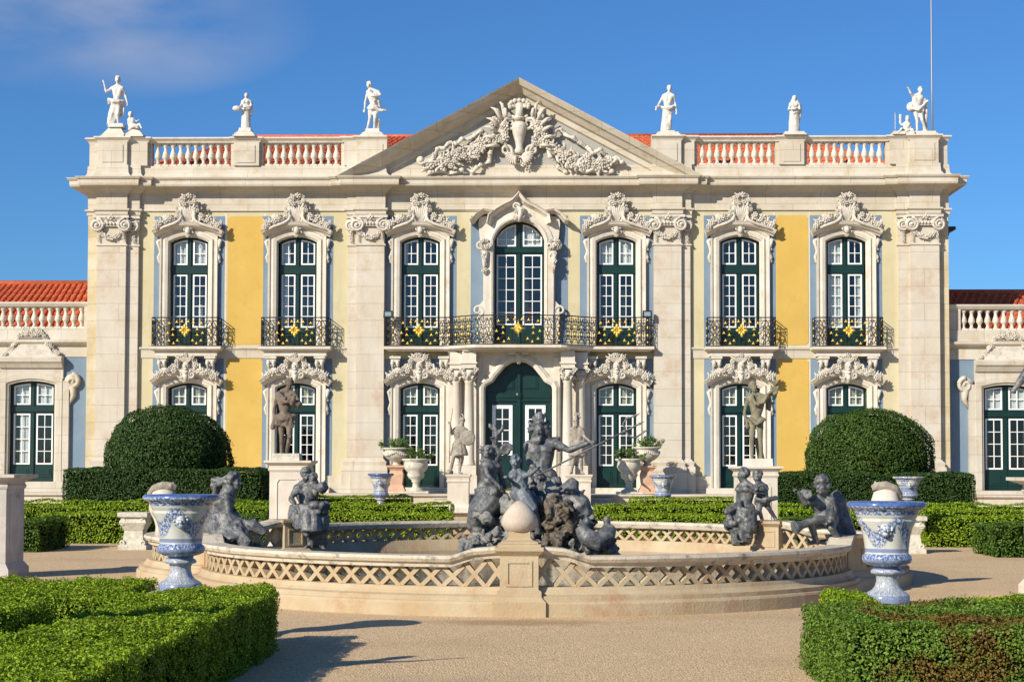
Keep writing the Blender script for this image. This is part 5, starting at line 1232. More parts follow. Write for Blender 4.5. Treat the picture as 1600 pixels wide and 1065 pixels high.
for (px, pr, lab) in ((714,(696,735),'pale block pedestal under the spear carrying guard left of the door'),(905,(883,926),'pale block pedestal under the guard right of the door')):
    pedblock('pedestal', lab, YG-.42, pr[0], pr[1], 741, .55, M['trim'], 'guard pedestals beside the door', panel=False)
def guard_dress(m, J, k, g):
    P = J['pel']; folds(m, ringpts(P,.15*k,.13*k,P.z+.06*k), ringpts(P,.27*k,.22*k,P.z-.30*k), .035*k, .04*k, 22, g, .02*k); m.cap(P+Vector((0,0,.05))*k, P-Vector((0,0,.2))*k, .15*k, .2*k, 12)
    for q in 'LR':
        for i in range(6): m.cap(J['s'+q], J['s'+q].lerp(J['e'+q],.45)+Vector((g.uniform(-.06,.06),g.uniform(-.06,.06),0))*k, .06*k, .03*k, 6)
    chain(m, [P+Vector((-.15,-.08,.12))*k,P+Vector((0,-.15,.1))*k,P+Vector((.15,-.08,.12))*k], .03*k, g, 2, .01)
def dg1(m, J, k, g):
    guard_dress(m, J, k, g); c = J['hR']+Vector((-.02,-.1,-.02)); m.tube([c+Vector((0,.03,0)),c+Vector((0,-.05,0)),c+Vector((0,-.09,0))], [.24*k,.23*k,.08*k], 18)
    m.cap(J['aL']+Vector((.0,.0,-.06)),J['aL']+Vector((-.05,-.1,-.06)),.1,.08)
t, J, k, p0 = statue('statue', 'helmeted stone guard with round shield and raised spear left of the main door', 'statue', YG, 716, 648, 740,
    dict(hed=(722,658),nek=(720,666),che=(719,676),wai=(718,687),pel=(717,696),sL=(711,671),eL=(706,678,-.1),hL=(703.5,664,-.15),sR=(728,672),eR=(733,683,.0),hR=(732,683,-.15),kL=(709,713,-.2),aL=(704,735,-.1),kR=(720,716,-.05),aR=(718,736)), M['guard'], dg1, .022, 'stone guards flanking the door', helmet=True, look=(.35,-1,0))
m = MB(); m.tube([J['hL']-Vector(p0)+Vector((-.02,-.04,-1.2)), J['hL']-Vector(p0)+Vector((0,-.05,0)), J['hL']-Vector(p0)+Vector((.08,-.05,.55))], .014, 6); m.build('spear', M['guard'], t)
m = MB(); m.box(-.30,.30,-.3,.35,-.08,.0,.02); m.build('plinth', M['guard'], t)
def dg2(m, J, k, g):
    guard_dress(m, J, k, g); 
    for i in range(12): m.ell(J['hed']+Vector((g.uniform(-.05,.12),0,.14+g.uniform(0,.14)))*1.0, .04*k, 6, 5)
t, J, k, p0 = statue('statue', 'bearded stone guard in plumed helmet with arm held out right of the main door', 'statue', YG, 903, 650, 741,
    dict(hed=(900.5,659),nek=(901,666),che=(902,676),wai=(903,687),pel=(903,697),sL=(893,671),eL=(892,684,.05),hL=(894,696,-.1),sR=(909,671),eR=(914,683,-.1),hR=(922,689,-.2),kL=(896,717,-.08),aL=(893,737),kR=(908,717,-.08),aR=(909,737)), M['guard'], dg2, .022, 'stone guards flanking the door', helmet=True, beard=True)
m = MB(); m.box(-.32,.32,-.3,.35,-.08,.0,.02); m.build('plinth', M['guard'], t)

# ---------------------------------------------------------------- statues on tall pedestals in the parterre
YS = 39.0
pedL = pedblock('pedestal', 'tall panelled stone pedestal under the brown statue left of the fountain', YS-.55, 412, 486, 719, 0, M['trim'], 'tall statue pedestals', .12)
pedR = pedblock('pedestal', 'tall panelled stone pedestal under the olive statue right of the fountain', YS-.55, 1146, 1224, 728, 0, M['trim'], 'tall statue pedestals', .12)
def dsl(m, J, k, g):
    P = J['pel']
    chain(m, [P+Vector((-.2,-.02,.0))*k,P+Vector((-.05,-.15,-.04))*k,P+Vector((.12,-.14,-.03))*k,P+Vector((.22,.0,0))*k,P+Vector((.1,.16,0))*k,P+Vector((-.15,.14,0))*k,P+Vector((-.2,-.02,0))*k], .05*k, g, 4, .035)
    folds(m, [P+Vector((-.18,-.1,-.02))*k,P+Vector((.18,-.12,-.02))*k], [P+Vector((-.16,-.1,-.18))*k,P+Vector((.2,-.08,-.24))*k], .045*k, .04*k, 9, g)
    chain(m, [J['sL']+Vector((.05,-.06,.02))*k,J['che']+Vector((.0,-.15,-.02))*k,J['hR']+Vector((0,-.03,0))*k,J['eR']+Vector((0,-.05,-.02))*k], .05*k, g, 5, .04)
    for i in range(14): m.ell(J['hR'].lerp(J['eR'],g.random())+Vector((g.uniform(-.05,.1),-.06,g.uniform(-.12,.08)))*k, .05*k, 6, 5)
    m.cap(J['hL'], J['hL']+Vector((-.02,-.05,-.12))*k, .05*k, .06*k); m.cap(J['aL']+Vector((.05,.15,-.05))*k, J['kL']+Vector((.1,.16,0))*k, .09*k, .06*k)
statue('statue', 'brown weathered male nude with loincloth and folded arm on the left tall pedestal', 'statue', YS, 446, 588, 713,
    dict(hed=(452,599,-.04),nek=(448,610),che=(446,624),wai=(445,639),pel=(445,652),sL=(434,616),eL=(428.5,640,.06),hL=(428,659,-.06),sR=(459,614),eR=(468,629,-.12),hR=(452,623,-.24),kL=(440,681,-.05),aL=(440,709),kR=(453,682,-.16),aR=(447,710,.1)), M['bronze'], dsl, .016, 'statues on tall garden pedestals', look=(.45,-1,-.15))
def dsr(m, J, k, g):
    P = J['pel']; chain(m, [J['sL']+Vector((.03,-.08,.03))*k,J['che']+Vector((-.02,-.16,-.02))*k,J['che']+Vector((.12,-.16,.04))*k,J['sR']+Vector((.04,-.08,.05))*k], .04*k, g, 6, .04)
    chain(m, [P+Vector((-.16,-.1,.06))*k,P+Vector((0,-.16,-.06))*k,P+Vector((.2,-.1,.05))*k], .035*k, g, 3, .02)
    folds(m, [J['sR']+Vector((.06,.03,0))*k,J['sR']+Vector((.12,.05,0))*k],[J['che']+Vector((.22,.08,-.15))*k,J['che']+Vector((.30,.08,-.2))*k], .04*k,.03*k,5,g)
    for i in range(16): m.ell(J['hR']+Vector((g.uniform(-.12,.08),-.03,g.uniform(-.18,.14)))*k, .04*k, 6, 5)
    m.cap(J['aR']+Vector((.02,.16,-.05))*k, J['kR']+Vector((-.05,.16,0))*k, .09*k, .06*k)
statue('statue', 'olive grey male nude with raised arm and chest drape on the right tall pedestal', 'statue', YS, 1181, 596, 720,
    dict(hed=(1177,605,-.02),nek=(1180,616),che=(1183,628),wai=(1182,644),pel=(1181,657),sL=(1169,622),eL=(1163,645,.05),hL=(1167,661,-.08),sR=(1195,620),eR=(1206,617,-.1),hR=(1211,604,-.15),kL=(1175,687,-.08),aL=(1175,717),kR=(1188,687,-.06),aR=(1190,717)), M['olive'], dsr, .016, 'statues on tall garden pedestals', look=(.6,-1,.1))
for (p_, nm, mt, rr, lab) in ((pedL,(427,470,711,719),M['urn'],.0,'low grey slab under the feet of the brown statue'),(pedR,(1164,1206,719,728),M['trim'],.0,'low cream slab under the feet of the olive statue')):
    x0, zt_ = U(nm[0],nm[2],YS); x1, zb_ = U(nm[1],nm[3],YS); m = MB(); hh = (x1-x0)/2; m.box(-hh,hh,-hh*.7,hh*.7,0,zt_-p_[2]+.045,.01)
    tag(m.build('statue_slab', mt, None, ((x0+x1)/2,YS,p_[2])), lab, 'slab')

# ================================================================ FOUNTAIN
FC = .74
def arc3(p0, pm, p1, n):
    ax_, ay = p0; bx, by = pm; cx, cy = p1
    d = 2*(ax_*(by-cy)+bx*(cy-ay)+cx*(ay-by))
    ux = ((ax_**2+ay**2)*(by-cy)+(bx**2+by**2)*(cy-ay)+(cx**2+cy**2)*(ay-by))/d; uy = ((ax_**2+ay**2)*(cx-bx)+(bx**2+by**2)*(ax_-cx)+(cx**2+cy**2)*(bx-ax_))/d
    r_ = math.hypot(ax_-ux, ay-uy); a0 = math.atan2(ay-uy,ax_-ux); am = math.atan2(by-uy,bx-ux); a1 = math.atan2(cy-uy,cx-ux)
    while am > a0: am -= 2*PI
    while a1 > am: a1 -= 2*PI
    return [(ux+r_*math.cos(a0+(a1-a0)*i/n), uy+r_*math.sin(a0+(a1-a0)*i/n)) for i in range(n+1)]
FR, FL, BL, BR = (FC+5.15,26.9), (FC-5.15,26.9), (FC-4.95,33.7), (FC+4.95,33.7)
FM, BM = (FC,22.45), (FC,37.5)
basin = thing('fountain_basin', 'large lobed honey stone fountain basin with openwork lattice wall', 'fountain', (FC,30,0))
segs = [arc3(FR,FM,FL,48), arc3(FL,(FC-6.75,30.3),BL,22), arc3(BL,BM,BR,48), arc3(BR,(FC+6.55,30.3),FR,22)]
bo = Vector((FC,30,0)); loc = lambda pts: [(x-FC,y-30) for x, y in pts]
bp_ = MB(); rl = MB(); lt = MB()
piers_at = [FR, FL, BL, BR, FM, BM]
def near(p): return min(math.hypot(p[0]-q[0],p[1]-q[1]) for q in piers_at)
RH = .13
def strand(m, a, b, nrm, w_, d):
    a = Vector(a); b = Vector(b); u = (b-a).normalized(); s_ = u.cross(nrm).normalized()*w_/2; n_ = nrm*d/2
    vs = [a-s_-n_,a+s_-n_,a+s_+n_,a-s_+n_,b-s_-n_,b+s_-n_,b+s_+n_,b-s_+n_]
    m.add(vs, [(0,3,2,1),(4,5,6,7),(0,1,5,4),(1,2,6,5),(2,3,7,6),(3,0,4,7)])
seams = {}
for sg in segs:
    P = loc(sg)
    bp_.sweep(P, [(-.28,0),(.33,0),(.33,.17),(.31,.20),(.28,.21),(.28,.27),(.20,.29),(.16,.33),(.14,.385),(-.14,.385),(-.28,.1)], plane='XY')
    prof = [(-.17,.66),(-.13,.645),(.12,.645),(.13,.69),(.18,.715),(.205,.76),(.19,.80),(-.18,.80),(-.21,.75)]
    b0 = len(rl.v); rl.sweep(P, prof, plane='XY')
    for i, p in enumerate(sg):
        d = near(p); h = RH*(1 if d < .55 else max(0, 1-(d-.55)/.32)); h = h*h*(3-2*h/1) if False else h
        for q in range(len(prof)):
            v = rl.v[b0+i*len(prof)+q]; rl.v[b0+i*len(prof)+q] = (v[0],v[1],v[2]+h)
    # lattice
    L_ = [0]
    for i in range(1,len(P)): L_.append(L_[-1]+math.hypot(P[i][0]-P[i-1][0],P[i][1]-P[i-1][1]))
    def at(s):
        s = max(0,min(L_[-1],s)); i = 0
        while i < len(L_)-2 and L_[i+1] < s: i += 1
        f = (s-L_[i])/(L_[i+1]-L_[i]); a, b = P[i], P[i+1]; d = Vector((b[0]-a[0],b[1]-a[1],0)).normalized()
        return Vector((a[0]+(b[0]-a[0])*f, a[1]+(b[1]-a[1])*f, 0)), Vector((-d.y,d.x,0))
    n = round(L_[-1]/.305); p_ = L_[-1]/n
    for i in range(n):
        a, na = at(i*p_); b, nb = at((i+1)*p_); nn = (na+nb).normalized(); wa = (a.x+FC, a.y+30); dd = near(((a.x+b.x)/2+FC,(a.y+b.y)/2+30))
        z0, z1 = .375, .66+(RH if dd < .6 else (.5*RH if dd < .85 else 0))
        strand(lt, a+Vector((0,0,z0)), b+Vector((0,0,z1)), nn, .058, .115); strand(lt, a+Vector((0,0,z1)), b+Vector((0,0,z0)), nn, .058, .108)
bp_.build('wall_base', M['basin'], basin); lt.build('lattice', M['basin'], basin); rl.build('coping', M['weathered'], basin)
for q, ang, h, hw in ((FM,0,.93,.26),(BM,0,.93,.26),(FL,R(-38),.93,.27),(FR,R(38),.93,.27),(BL,R(38),.93,.25),(BR,R(-38),.93,.25)):
    m = MB(); sq = [(hw,hw),(hw,-hw),(-hw,-hw),(-hw,hw)]
    e0 = .06 if q is FM else .16
    m.sweep(sq, [(-.05,0),(e0+.04,0),(e0+.04,.20),(e0,.24),(e0*.7,.26),(.04,.34),(.0,.36),(0,h-.12),(.02,h-.10),(.05,h-.07),(.07,h-.05),(.07,h),(-.05,h)], closed=True, plane='XY', caps=False); m.box(-hw+.01,hw-.01,-hw+.01,hw-.01,.05,h-.002)
    for a_ in range(4):
        pass
    m.sweep([(-hw*.62,.42),(-hw*.62,h-.2),(hw*.62,h-.2),(hw*.62,.42)], [(-.015,hw-.01),(-.015,hw+.015),(.015,hw+.015),(.015,hw-.01)], closed=True)
    pr = m.build('pier', M['basin'], basin, (q[0]-FC,q[1]-30,0)); pr.rotation_euler = (0,0,ang)
# water
wm = mat('dark_pool_water', (.03,.035,.02), .06, (.06,.065,.035), 1.5, spec=.5, bump=.25, bsc=5)
m = MB(); pts = [p for sg in segs for p in sg[:-1]]; m.add([(FC,30,.15)]+[(x,y,.15) for x, y in pts], [(0,i+1,(i+1)%len(pts)+1) for i in range(len(pts))])
o = m.build('water', wm); o['kind'] = 'structure'
# egg finial on the front pier
t = thing('finial', 'pale round stone ball finial on the front pier of the fountain', 'finial', (FC,22.45,.90))
m = MB(); m.box(-.30,.30,-.26,.26,0,.07,.01); m.sweep([(.21,.21),(.21,-.21),(-.21,-.21),(-.21,.21)], [(-.1,.07),(.045,.07),(.04,.10),(-.03,.12),(-.06,.15),(-.065,.24),(-.2,.24)], closed=True, plane='XY', caps=False); m.box(-.12,.12,-.12,.12,.07,.238); m.build('base', M['basin'], t)
m = MB(); m.lathe([(.02,.21),(.12,.215),(.20,.25),(.245,.32),(.25,.38),(.225,.45),(.17,.53),(.115,.59),(.05,.64),(.0,.65)], seg=28); m.build('ball', mat('speckled_pale_stone', (.46,.38,.30), .8, (.53,.46,.38), 6, c3=(.40,.28,.22), sc3=20, bump=.4), t)

# ---- sculpture in the middle
YN = 30.0; LD = M['lead']
g = random.Random(31)
mound = thing('fountain_rock', 'limed grey rock mound with shells rising from the middle of the pool', 'rockwork', (1.0,29.4,.1))
def blobs(m, lst, n, g, s0, s1, Yc, sp=.5):
    for (x0,y0,x1,y1) in lst:
        for i in range(n):
            px = g.uniform(x0,x1); py = g.uniform(y0,y1); Rm = Euler((g.uniform(0,3),g.uniform(0,3),g.uniform(0,3))).to_matrix()
            m.ell(W(px,py,Yc+g.uniform(-sp,sp)), (g.uniform(s0,s1),g.uniform(s0,s1)*.6,g.uniform(s0,s1)*.8), 7, 5, Rm)
m = MB(); blobs(m, [(745,800,800,855),(775,785,830,850),(760,830,870,858),(800,755,870,800),(745,845,760,860)], 26, g, .08,.24, 29.6)
blobs(m, [(722,852,752,864),(730,838,770,860)], 10, g, .05,.12, 29.0, .2)
for px in (728,738,720): m.cap(W(px,862,28.9), W(px+6,848,29.1), .06, .09)
sculpt(m, 'rock', M['lead_stone'], .022, mound, (1.0,29.4,.1), 0, .20)
m = MB(); blobs(m, [(848,790,893,835),(842,820,882,856),(855,785,880,812)], 26, g, .07,.20, 29.1, .3)
sculpt(m, 'rusty_rock', M['rust'], .02, mound, (1.0,29.4,.1), 0, .26)
m = MB(); blobs(m, [(895,828,912,862),(882,842,905,862),(915,846,960,864),(900,795,925,825)], 15, g, .07,.17, 29.2, .3)
sculpt(m, 'shell_rock', M['lead_stone'], .022, mound, (1.0,29.4,.1), 0, .18)
def dn(m, J, k, g):
    P = J['pel']; chain(m, [P+Vector((-.17,-.05,.04))*k,P+Vector((0,-.16,-.02))*k,P+Vector((.17,-.08,-.06))*k,P+Vector((.16,.06,-.1))*k], .04*k, g, 5, .04)
    skirt(m, J, k, P.z-.04*k, J['aL'].z, .15*k, .34*k, g, 26, th=.026)
    folds(m, [P+Vector((-.1,-.2,0))*k,P+Vector((.2,-.18,0))*k],[P+Vector((-.15,-.4,-.7))*k,P+Vector((.42,-.35,-.72))*k], .05*k,.05*k,8,g)
    for i in range(34):      # wild curls
        a = g.uniform(0,2*PI); c = J['hed']; p = c+Vector((math.cos(a)*.10,.04+.05*math.sin(a*3),.04+math.sin(a)*.12))*k; m.cap(p, p+Vector((math.cos(a)*.05,.02,math.sin(a)*.05+g.uniform(-.03,.03)))*k, .028*k, .016*k, 6)
    chain(m, [J['sR']+Vector((-.08,.05,.03))*k, J['sR']+Vector((.02,.02,.05))*k, J['sR'].lerp(J['eR'],.4)+Vector((0,.06,-.05))*k], .03*k, g, 4, .03)
t, J, k, p0 = statue('statue', 'bearded dark lead sea god with wild hair gripping a long trident over the pool', 'statue', YN, 845, 649, 820,
    dict(hed=(843,672,-.06),nek=(845,688),che=(845,704),wai=(847,724),pel=(848,745),sL=(826,696),eL=(827,723,-.05),hL=(842,739,-.32),sR=(868,693),eR=(889,703,-.25),hR=(919,692,-.42),kL=(838,782,-.15),aL=(838,815),kR=(862,782,-.1),aR=(862,815)), LD, dn, .016, None, k=1.42, beard=True, look=(-.25,-1,-.1), curl=1.3, th=1.03)
A_ = W(842,741,YN-.42)-Vector(p0); B_ = W(977,673,YN-.62)-Vector(p0); d = (B_-A_).normalized(); C_ = A_-d*.05; m = MB(); m.tube([C_,B_], .016, 6)
up = Vector((-.45,0,.9)); up = (up-d*up.dot(d)).normalized()
for q in (-1,0,1):
    m.tube([B_, B_+up*q*.14+d*.03, B_+up*q*.19+d*.12, B_+up*q*.16+d*.30, B_+up*q*.17+d*.38], [.018,.018,.017,.014,.004], 6)
    e = B_+up*q*.16+d*.29; m.tube([e-up*.035-d*.03,e+d*.05,e+up*.035-d*.03], [.004,.014,.004], 5)
m.tube([B_-d*.08,B_-d*.02,B_+d*.02], [.016,.035,.02], 8)
m.build('trident', M['lead'], t)
def fishtail(m, pts, r_, g, fin=True):
    m.tube(pts, r_, 10)
    if fin:
        p = Vector(pts[-1]); d = (p-Vector(pts[-2])).normalized(); s_ = d.cross(Vector((0,1,0))); s_ = s_.normalized() if s_.length > .1 else Vector((1,0,0))
        for q in (-1,1):
            for i in range(4): m.cap(p, p+d*(.16-.02*i)+s_*q*(.06+.05*i), .03, .012, 6)
def dt(m, J, k, g):
    P = J['pel']; fishtail(m, [P, W(766,782,YN-.5), W(750,800,YN-.6), W(742,822,YN-.5), W(752,838,YN-.6)], [.26,.30,.24,.16,.08], g)
    for i in range(40): m.ell(W(g.uniform(748,785),g.uniform(766,800),YN-.5+g.uniform(-.25,.1)), g.uniform(.05,.10), 6, 5)
    for i in range(30): m.cap(J['hed']+Vector((g.uniform(-.1,.1),g.uniform(-.05,.1),g.uniform(-.05,.12)))*k, J['hed']+Vector((g.uniform(-.16,.12),.05,g.uniform(-.16,.14)))*k, .03*k,.015*k,6)
    # coral branch and conch
    h = J['hR']; m.tube([h, h+Vector((.02,0,.14)), h+Vector((.0,0,.26)), h+Vector((-.04,0,.34))], [.05,.05,.035,.02], 7); m.tube([h+Vector((.02,0,.14)),h+Vector((.12,0,.24)),h+Vector((.14,0,.34))], [.04,.04,.02], 7); m.tube([h+Vector((.01,0,.2)),h+Vector((-.10,0,.30)),h+Vector((-.1,0,.36))], [.03,.035,.02], 7)
    m.scroll(tuple(W(791,703,YN-.5)), .11, .05, 1.5, 0, 1); m.tube([W(779,716,YN-.4),W(782,740,YN-.35),W(788,764,YN-.3)], [.07,.06,.07], 7)
statue('statue', 'lead merman with twisting tail blowing a shell at the left of the rock mound', 'statue', YN-.5, 765, 693, 790,
    dict(hed=(762,708,-.03),nek=(764,718),che=(765,728),wai=(764,743),pel=(763,760),sL=(757,724,-.08),eL=(762,742,-.25),hL=(778,757,-.28),sR=(773,722,.1),eR=(780,709,.0),hR=(774,692,-.05)), LD, dt, .016, None, k=1.12, legs=False, look=(-.5,-1,-.3))
def dne(m, J, k, g):
    P = J['pel']; fishtail(m, [P, W(820,782,YN-1.2), W(830,795,YN-1.25), W(836,810,YN-1.1), W(842,832,YN-1.0)], [.17,.16,.13,.09,.05], g, False)
    for i in range(26):
        py = g.uniform(745,785); m.cap(W(802+(py-745)*.3+g.uniform(0,14),py,YN-1.25), W(806+(py-745)*.3+g.uniform(0,18),py+16,YN-1.2), .035, .03, 6)
statue('statue', 'slender lead sea nymph twisting behind the pale ball finial', 'statue', YN-1.1, 811, 708, 800,
    dict(hed=(805,722,-.02),nek=(807,734),che=(810,744),wai=(812,758),pel=(814,772),sL=(801,740,-.05),eL=(797,751,-.15),hL=(793,746,-.3),sR=(817,742,-.05),eR=(828,741,-.2),hR=(841,731,-.4),kL=(818,800),aL=(826,815),kR=(822,800),aR=(832,815)), mat('pale_lead', (.15,.17,.19), .45, (.08,.088,.10), 5, c3=(.26,.28,.29), sc3=9, bump=.3, spec=.5), dne, .014, None, k=1.02, legs=False, female=True, look=(-.3,-1,-.1))
# sea monster heads right of the sea god
t = thing('sea_monster', 'lead dolphin headed monster with raised snout right of the sea god', 'sculpture', (1.0+.9,29.6,.9))
m = MB(); m.tube([W(868,800,29.6),W(880,783,29.4),W(888,772,29.3),W(893,758,29.3),W(899,748,29.3)], [.26,.27,.22,.14,.08], 10)
m.tube([W(893,778,29.3),W(905,790,29.2),W(912,806,29.3)], [.2,.22,.2], 9); m.tube([W(904,776,29.3),W(914,764,29.3)], [.06,.02], 6)
for i in range(46): m.ell(W(g.uniform(868,918),g.uniform(775,815),29.3+g.uniform(-.2,.2)), g.uniform(.04,.10), 6, 5)
for s_ in (0,1): m.ell(W(886+9*s_,766,29.08), .06, 7, 5)
sculpt(m, 'figure', LD, .022, t, tuple(t.location), 2, .03)
t = thing('sea_monster', 'curled lead fish with a small rider at the right foot of the rocks', 'sculpture', (2.0,29.0,.2))
m = MB(); m.tube([W(914,818,28.9),W(910,828,28.8),W(918,840,28.7),W(934,846,28.7),W(950,838,28.8),W(955,826,29.0)], [.07,.14,.17,.17,.14,.10], 10)
m.tube([W(908,822,28.9),W(918,812,28.9),W(926,818,28.9)], [.05,.10,.03], 8)
m.cap(W(945,832,29),W(949,822,29),.10,.08); m.ell(W(948,812,29),.075,8,6); m.cap(W(944,824,28.9),W(934,834,28.8),.05,.04)
for i in range(26): m.ell(W(g.uniform(912,958),g.uniform(850,862),29+g.uniform(-.2,.2)), g.uniform(.05,.11), 6, 5)
sculpt(m, 'figure', LD, .02, t, tuple(t.location), 2, .02)

# ---- figures on the corner piers
def dse(m, J, k, g):      # seated woman in profile
    P = J['pel']
    folds(m, [J['wai']+Vector((x,y,0))*k for x,y in ((-.14,.05),(-.1,-.12),(.08,-.15),(.14,0))], [W(px,846,YN-3.1+dy) for px,dy in ((326,.2),(334,-.3),(365,-.45),(386,-.2))], .07*k,.09*k,18,g,.05)
    folds(m, [W(352,815,26.8),W(372,815,26.6)], [W(378,846,26.5),W(392,854,26.5)], .08,.07,10,g,.04)
    for i in range(14): m.cap(W(362+g.uniform(0,14),830+g.uniform(-8,4),26.5), W(380+g.uniform(-4,12),848+g.uniform(-4,6),26.45), .05,.045,6)
    for i in range(26): m.ell(W(g.uniform(331,343),g.uniform(746,762),YN-3.1+.1+g.uniform(-.06,.06)), .04, 6, 5)
    for i in range(16): m.cap(J['hed']+Vector((-.04,g.uniform(-.07,.08),g.uniform(-.02,.13))), W(341,755,26.9)+Vector((0,g.uniform(-.06,.06),g.uniform(-.06,.06))), .035,.03,6)
    m.cap(J['hed']+Vector((-.05,0,-.1)), J['nek'], .11, .12, 10); m.cap(J['nek'], J['che'], .13,.16,10)
    for i in range(9): m.cap(W(337,760,26.9)+Vector((0,g.uniform(-.07,.07),0)), W(336+g.uniform(-4,6),784,26.9), .04,.035,6)
    folds(m, [W(342,778,26.9),W(352,774,26.7)], [W(328,800,27.0),W(332,830,26.9)], .07,.08,8,g,.03)
    h = J['hR']; m.tube([h+Vector((-.02,-.05,0)), h+Vector((.14,-.06,-.06)), h+Vector((.34,-.06,-.18))], [.05,.11,.06], 8)
    for i in range(12): m.cap(h+Vector((g.uniform(0,.2),-.08,g.uniform(-.05,.04))), h+Vector((g.uniform(.1,.3),-.1,g.uniform(-.14,.02))), .03,.02,6)
statue('statue', 'lead woman seated in profile with hair in a knot on the front left fountain pier', 'statue', 26.9, 350, 735, 848,
    dict(hed=(365,753),nek=(357,768),che=(352,784),wai=(349,802),pel=(348,822),sL=(350,777,.18),eL=(364,797,.15),hL=(376,812,.1),sR=(354,778,-.15),eR=(359,806,-.22),hR=(384,815,-.2),kL=(375,824,.05),aL=(388,846,.05),kR=(380,830,-.12),aR=(392,850,-.1)), LD, dse, .015, None, k=1.28, female=True, hair='short', look=(1,-.25,.05), toes=dict(L=(1,-.2,0),R=(1,-.2,0)))
def dcp(m, J, k, g):
    # second head and shoulder of the embracing child, vase, skirt
    head(m, W(490,746,33.55), .85, (-.2,-1,-.1), g=g); m.cap(W(490,755,33.6), W(488,772,33.7), .12,.14); m.cap(W(494,760,33.5), W(503,766,33.35), .06,.05)
    m.tube([W(497,762,33.3),W(503,762,33.2),W(509,758,33.15)], [.08,.13,.09], 10); m.cap(W(505,756,33.2),W(508,750,33.2),.03,.02)
    folds(m, [W(458,790,33.8),W(470,788,33.4),W(490,792,33.3),W(506,794,33.6)], [W(456,815,33.7),W(470,828,33.2),W(492,832,33.15),W(508,826,33.5)], .10,.10,16,g,.06)
    folds(m, [W(462,812,33.5),W(474,815,33.3)], [W(474,832,33.3),W(482,838,33.2)], .07,.05,5,g)
    folds(m, [W(486,822,33.4),W(508,818,33.6)], [W(484,855,33.5),W(506,855,33.7)], .12,.07,8,g,.03)
    for i in range(26): m.ell(W(g.uniform(480,512),g.uniform(786,806),33.3+g.uniform(-.1,.1)), g.uniform(.05,.09), 6, 5)
    m.tube([W(462,786,33.4),W(455,776,33.4),W(466,768,33.5)], [.03,.06,.05], 7)
statue('statue', 'lead embracing couple with flowing robe on the back left fountain pier', 'statue', 33.7, 482, 732, 856,
    dict(hed=(478,742,-.05),nek=(477,753),che=(475,765),wai=(477,780),pel=(480,796),sL=(464,762,-.05),eL=(454,779,-.1),hL=(462,792,-.3),sR=(486,760,-.05),eR=(494,772,-.2),hR=(498,762,-.4),kL=(482,812,-.45),aL=(484,850,-.2),kR=(497,815,-.4),aR=(503,851,-.15)), LD, dcp, .018, None, k=1.22, look=(.3,-1,-.3))
def dch(m, J, k, g):
    folds(m, [W(1150,790,33.7),W(1165,795,33.4),W(1178,795,33.5)], [W(1142,815,33.6),W(1158,845,33.4),W(1168,850,33.5)], .13,.10,12,g,.08)
    folds(m, [W(1158,782,33.6),W(1156,790,33.5)], [W(1134,796,33.4),W(1132,802,33.4)], .07,.04,6,g,.03)
    for i in range(60): m.ell(W(g.uniform(1136,1180),g.uniform(806,828),33.5+g.uniform(-.2,.2)), g.uniform(.05,.11), 6, 5)
    for i in range(14): m.cap(W(g.uniform(1142,1168),820,33.5), W(g.uniform(1142,1168),848,33.5), .08,.06,6)
t, J, k, p0 = statue('statue', 'lead woman looking left above hanging drapery on the back right fountain pier', 'statue', 33.7, 1163, 729, 850,
    dict(hed=(1161,742),nek=(1163,753),che=(1165,764),wai=(1165,779),pel=(1164,795),sL=(1156,761,.05),eL=(1153,775,.1),hL=(1152,786,-.05),sR=(1173,760,-.08),eR=(1178,768,-.25),hR=(1184,762,-.3),kL=(1155,812,-.35),aL=(1152,832,-.3),kR=(1168,812,-.35),aR=(1166,834,-.3)), LD, dch, .018, None, k=1.18, female=True, look=(-1,-.35,0))
putto('putto', 'lead child leaning on the woman on the back right fountain pier', 33.65, 1192, 735, 814,
    dict(hed=(1184,745),nek=(1187,755),che=(1189,763),wai=(1191,773),pel=(1192,782),sL=(1181,760,-.12),eL=(1178,768,-.25),hL=(1172,762,-.3),sR=(1196,760,.1),eR=(1198,772,-.05),hR=(1186,770,-.25),kL=(1186,797,-.15),aL=(1191,811,-.05),kR=(1201,793,.0),aR=(1212,810,.1)), LD, lambda m,J,k,g: chain(m,[J['pel']+Vector((-.15,-.12,.05)),J['pel']+Vector((0,-.17,0)),J['pel']+Vector((.26,-.05,.04))],.045,g,3), .02, (-.8,-1,-.2), k=.86, hs=1.3, th=1.1)
def dpu(m, J, k, g):
    m.tube([W(1262,772,26.25),W(1262,772,26.1)], [.075,.075], 12); m.cap(W(1256,768,26.3),W(1262,771,26.3),.06,.08)
    m.tube([W(1300,812,26.2),W(1284,810,26.15),W(1268,814,26.1),W(1252,820,26.05),W(1241,824,26.0)], [.05,.06,.06,.07,.12], 10)
    m.tube([W(1300,815,26.2),W(1300,800,26.15),W(1300,790,26.1)], [.05,.05,.03], 8)
    folds(m, [W(1302,768,27.0),W(1309,780,27.0)], [W(1316,790,26.95),W(1328,842,26.9)], .10,.08,9,g,.05)
    folds(m, [W(1306,775,27.0),W(1316,790,27.0)], [W(1314,845,26.9),W(1334,845,26.8)], .11,.10,10,g,.05)
    m.ell(W(1292,846,26.5),(.16,.12,.05),8,5)
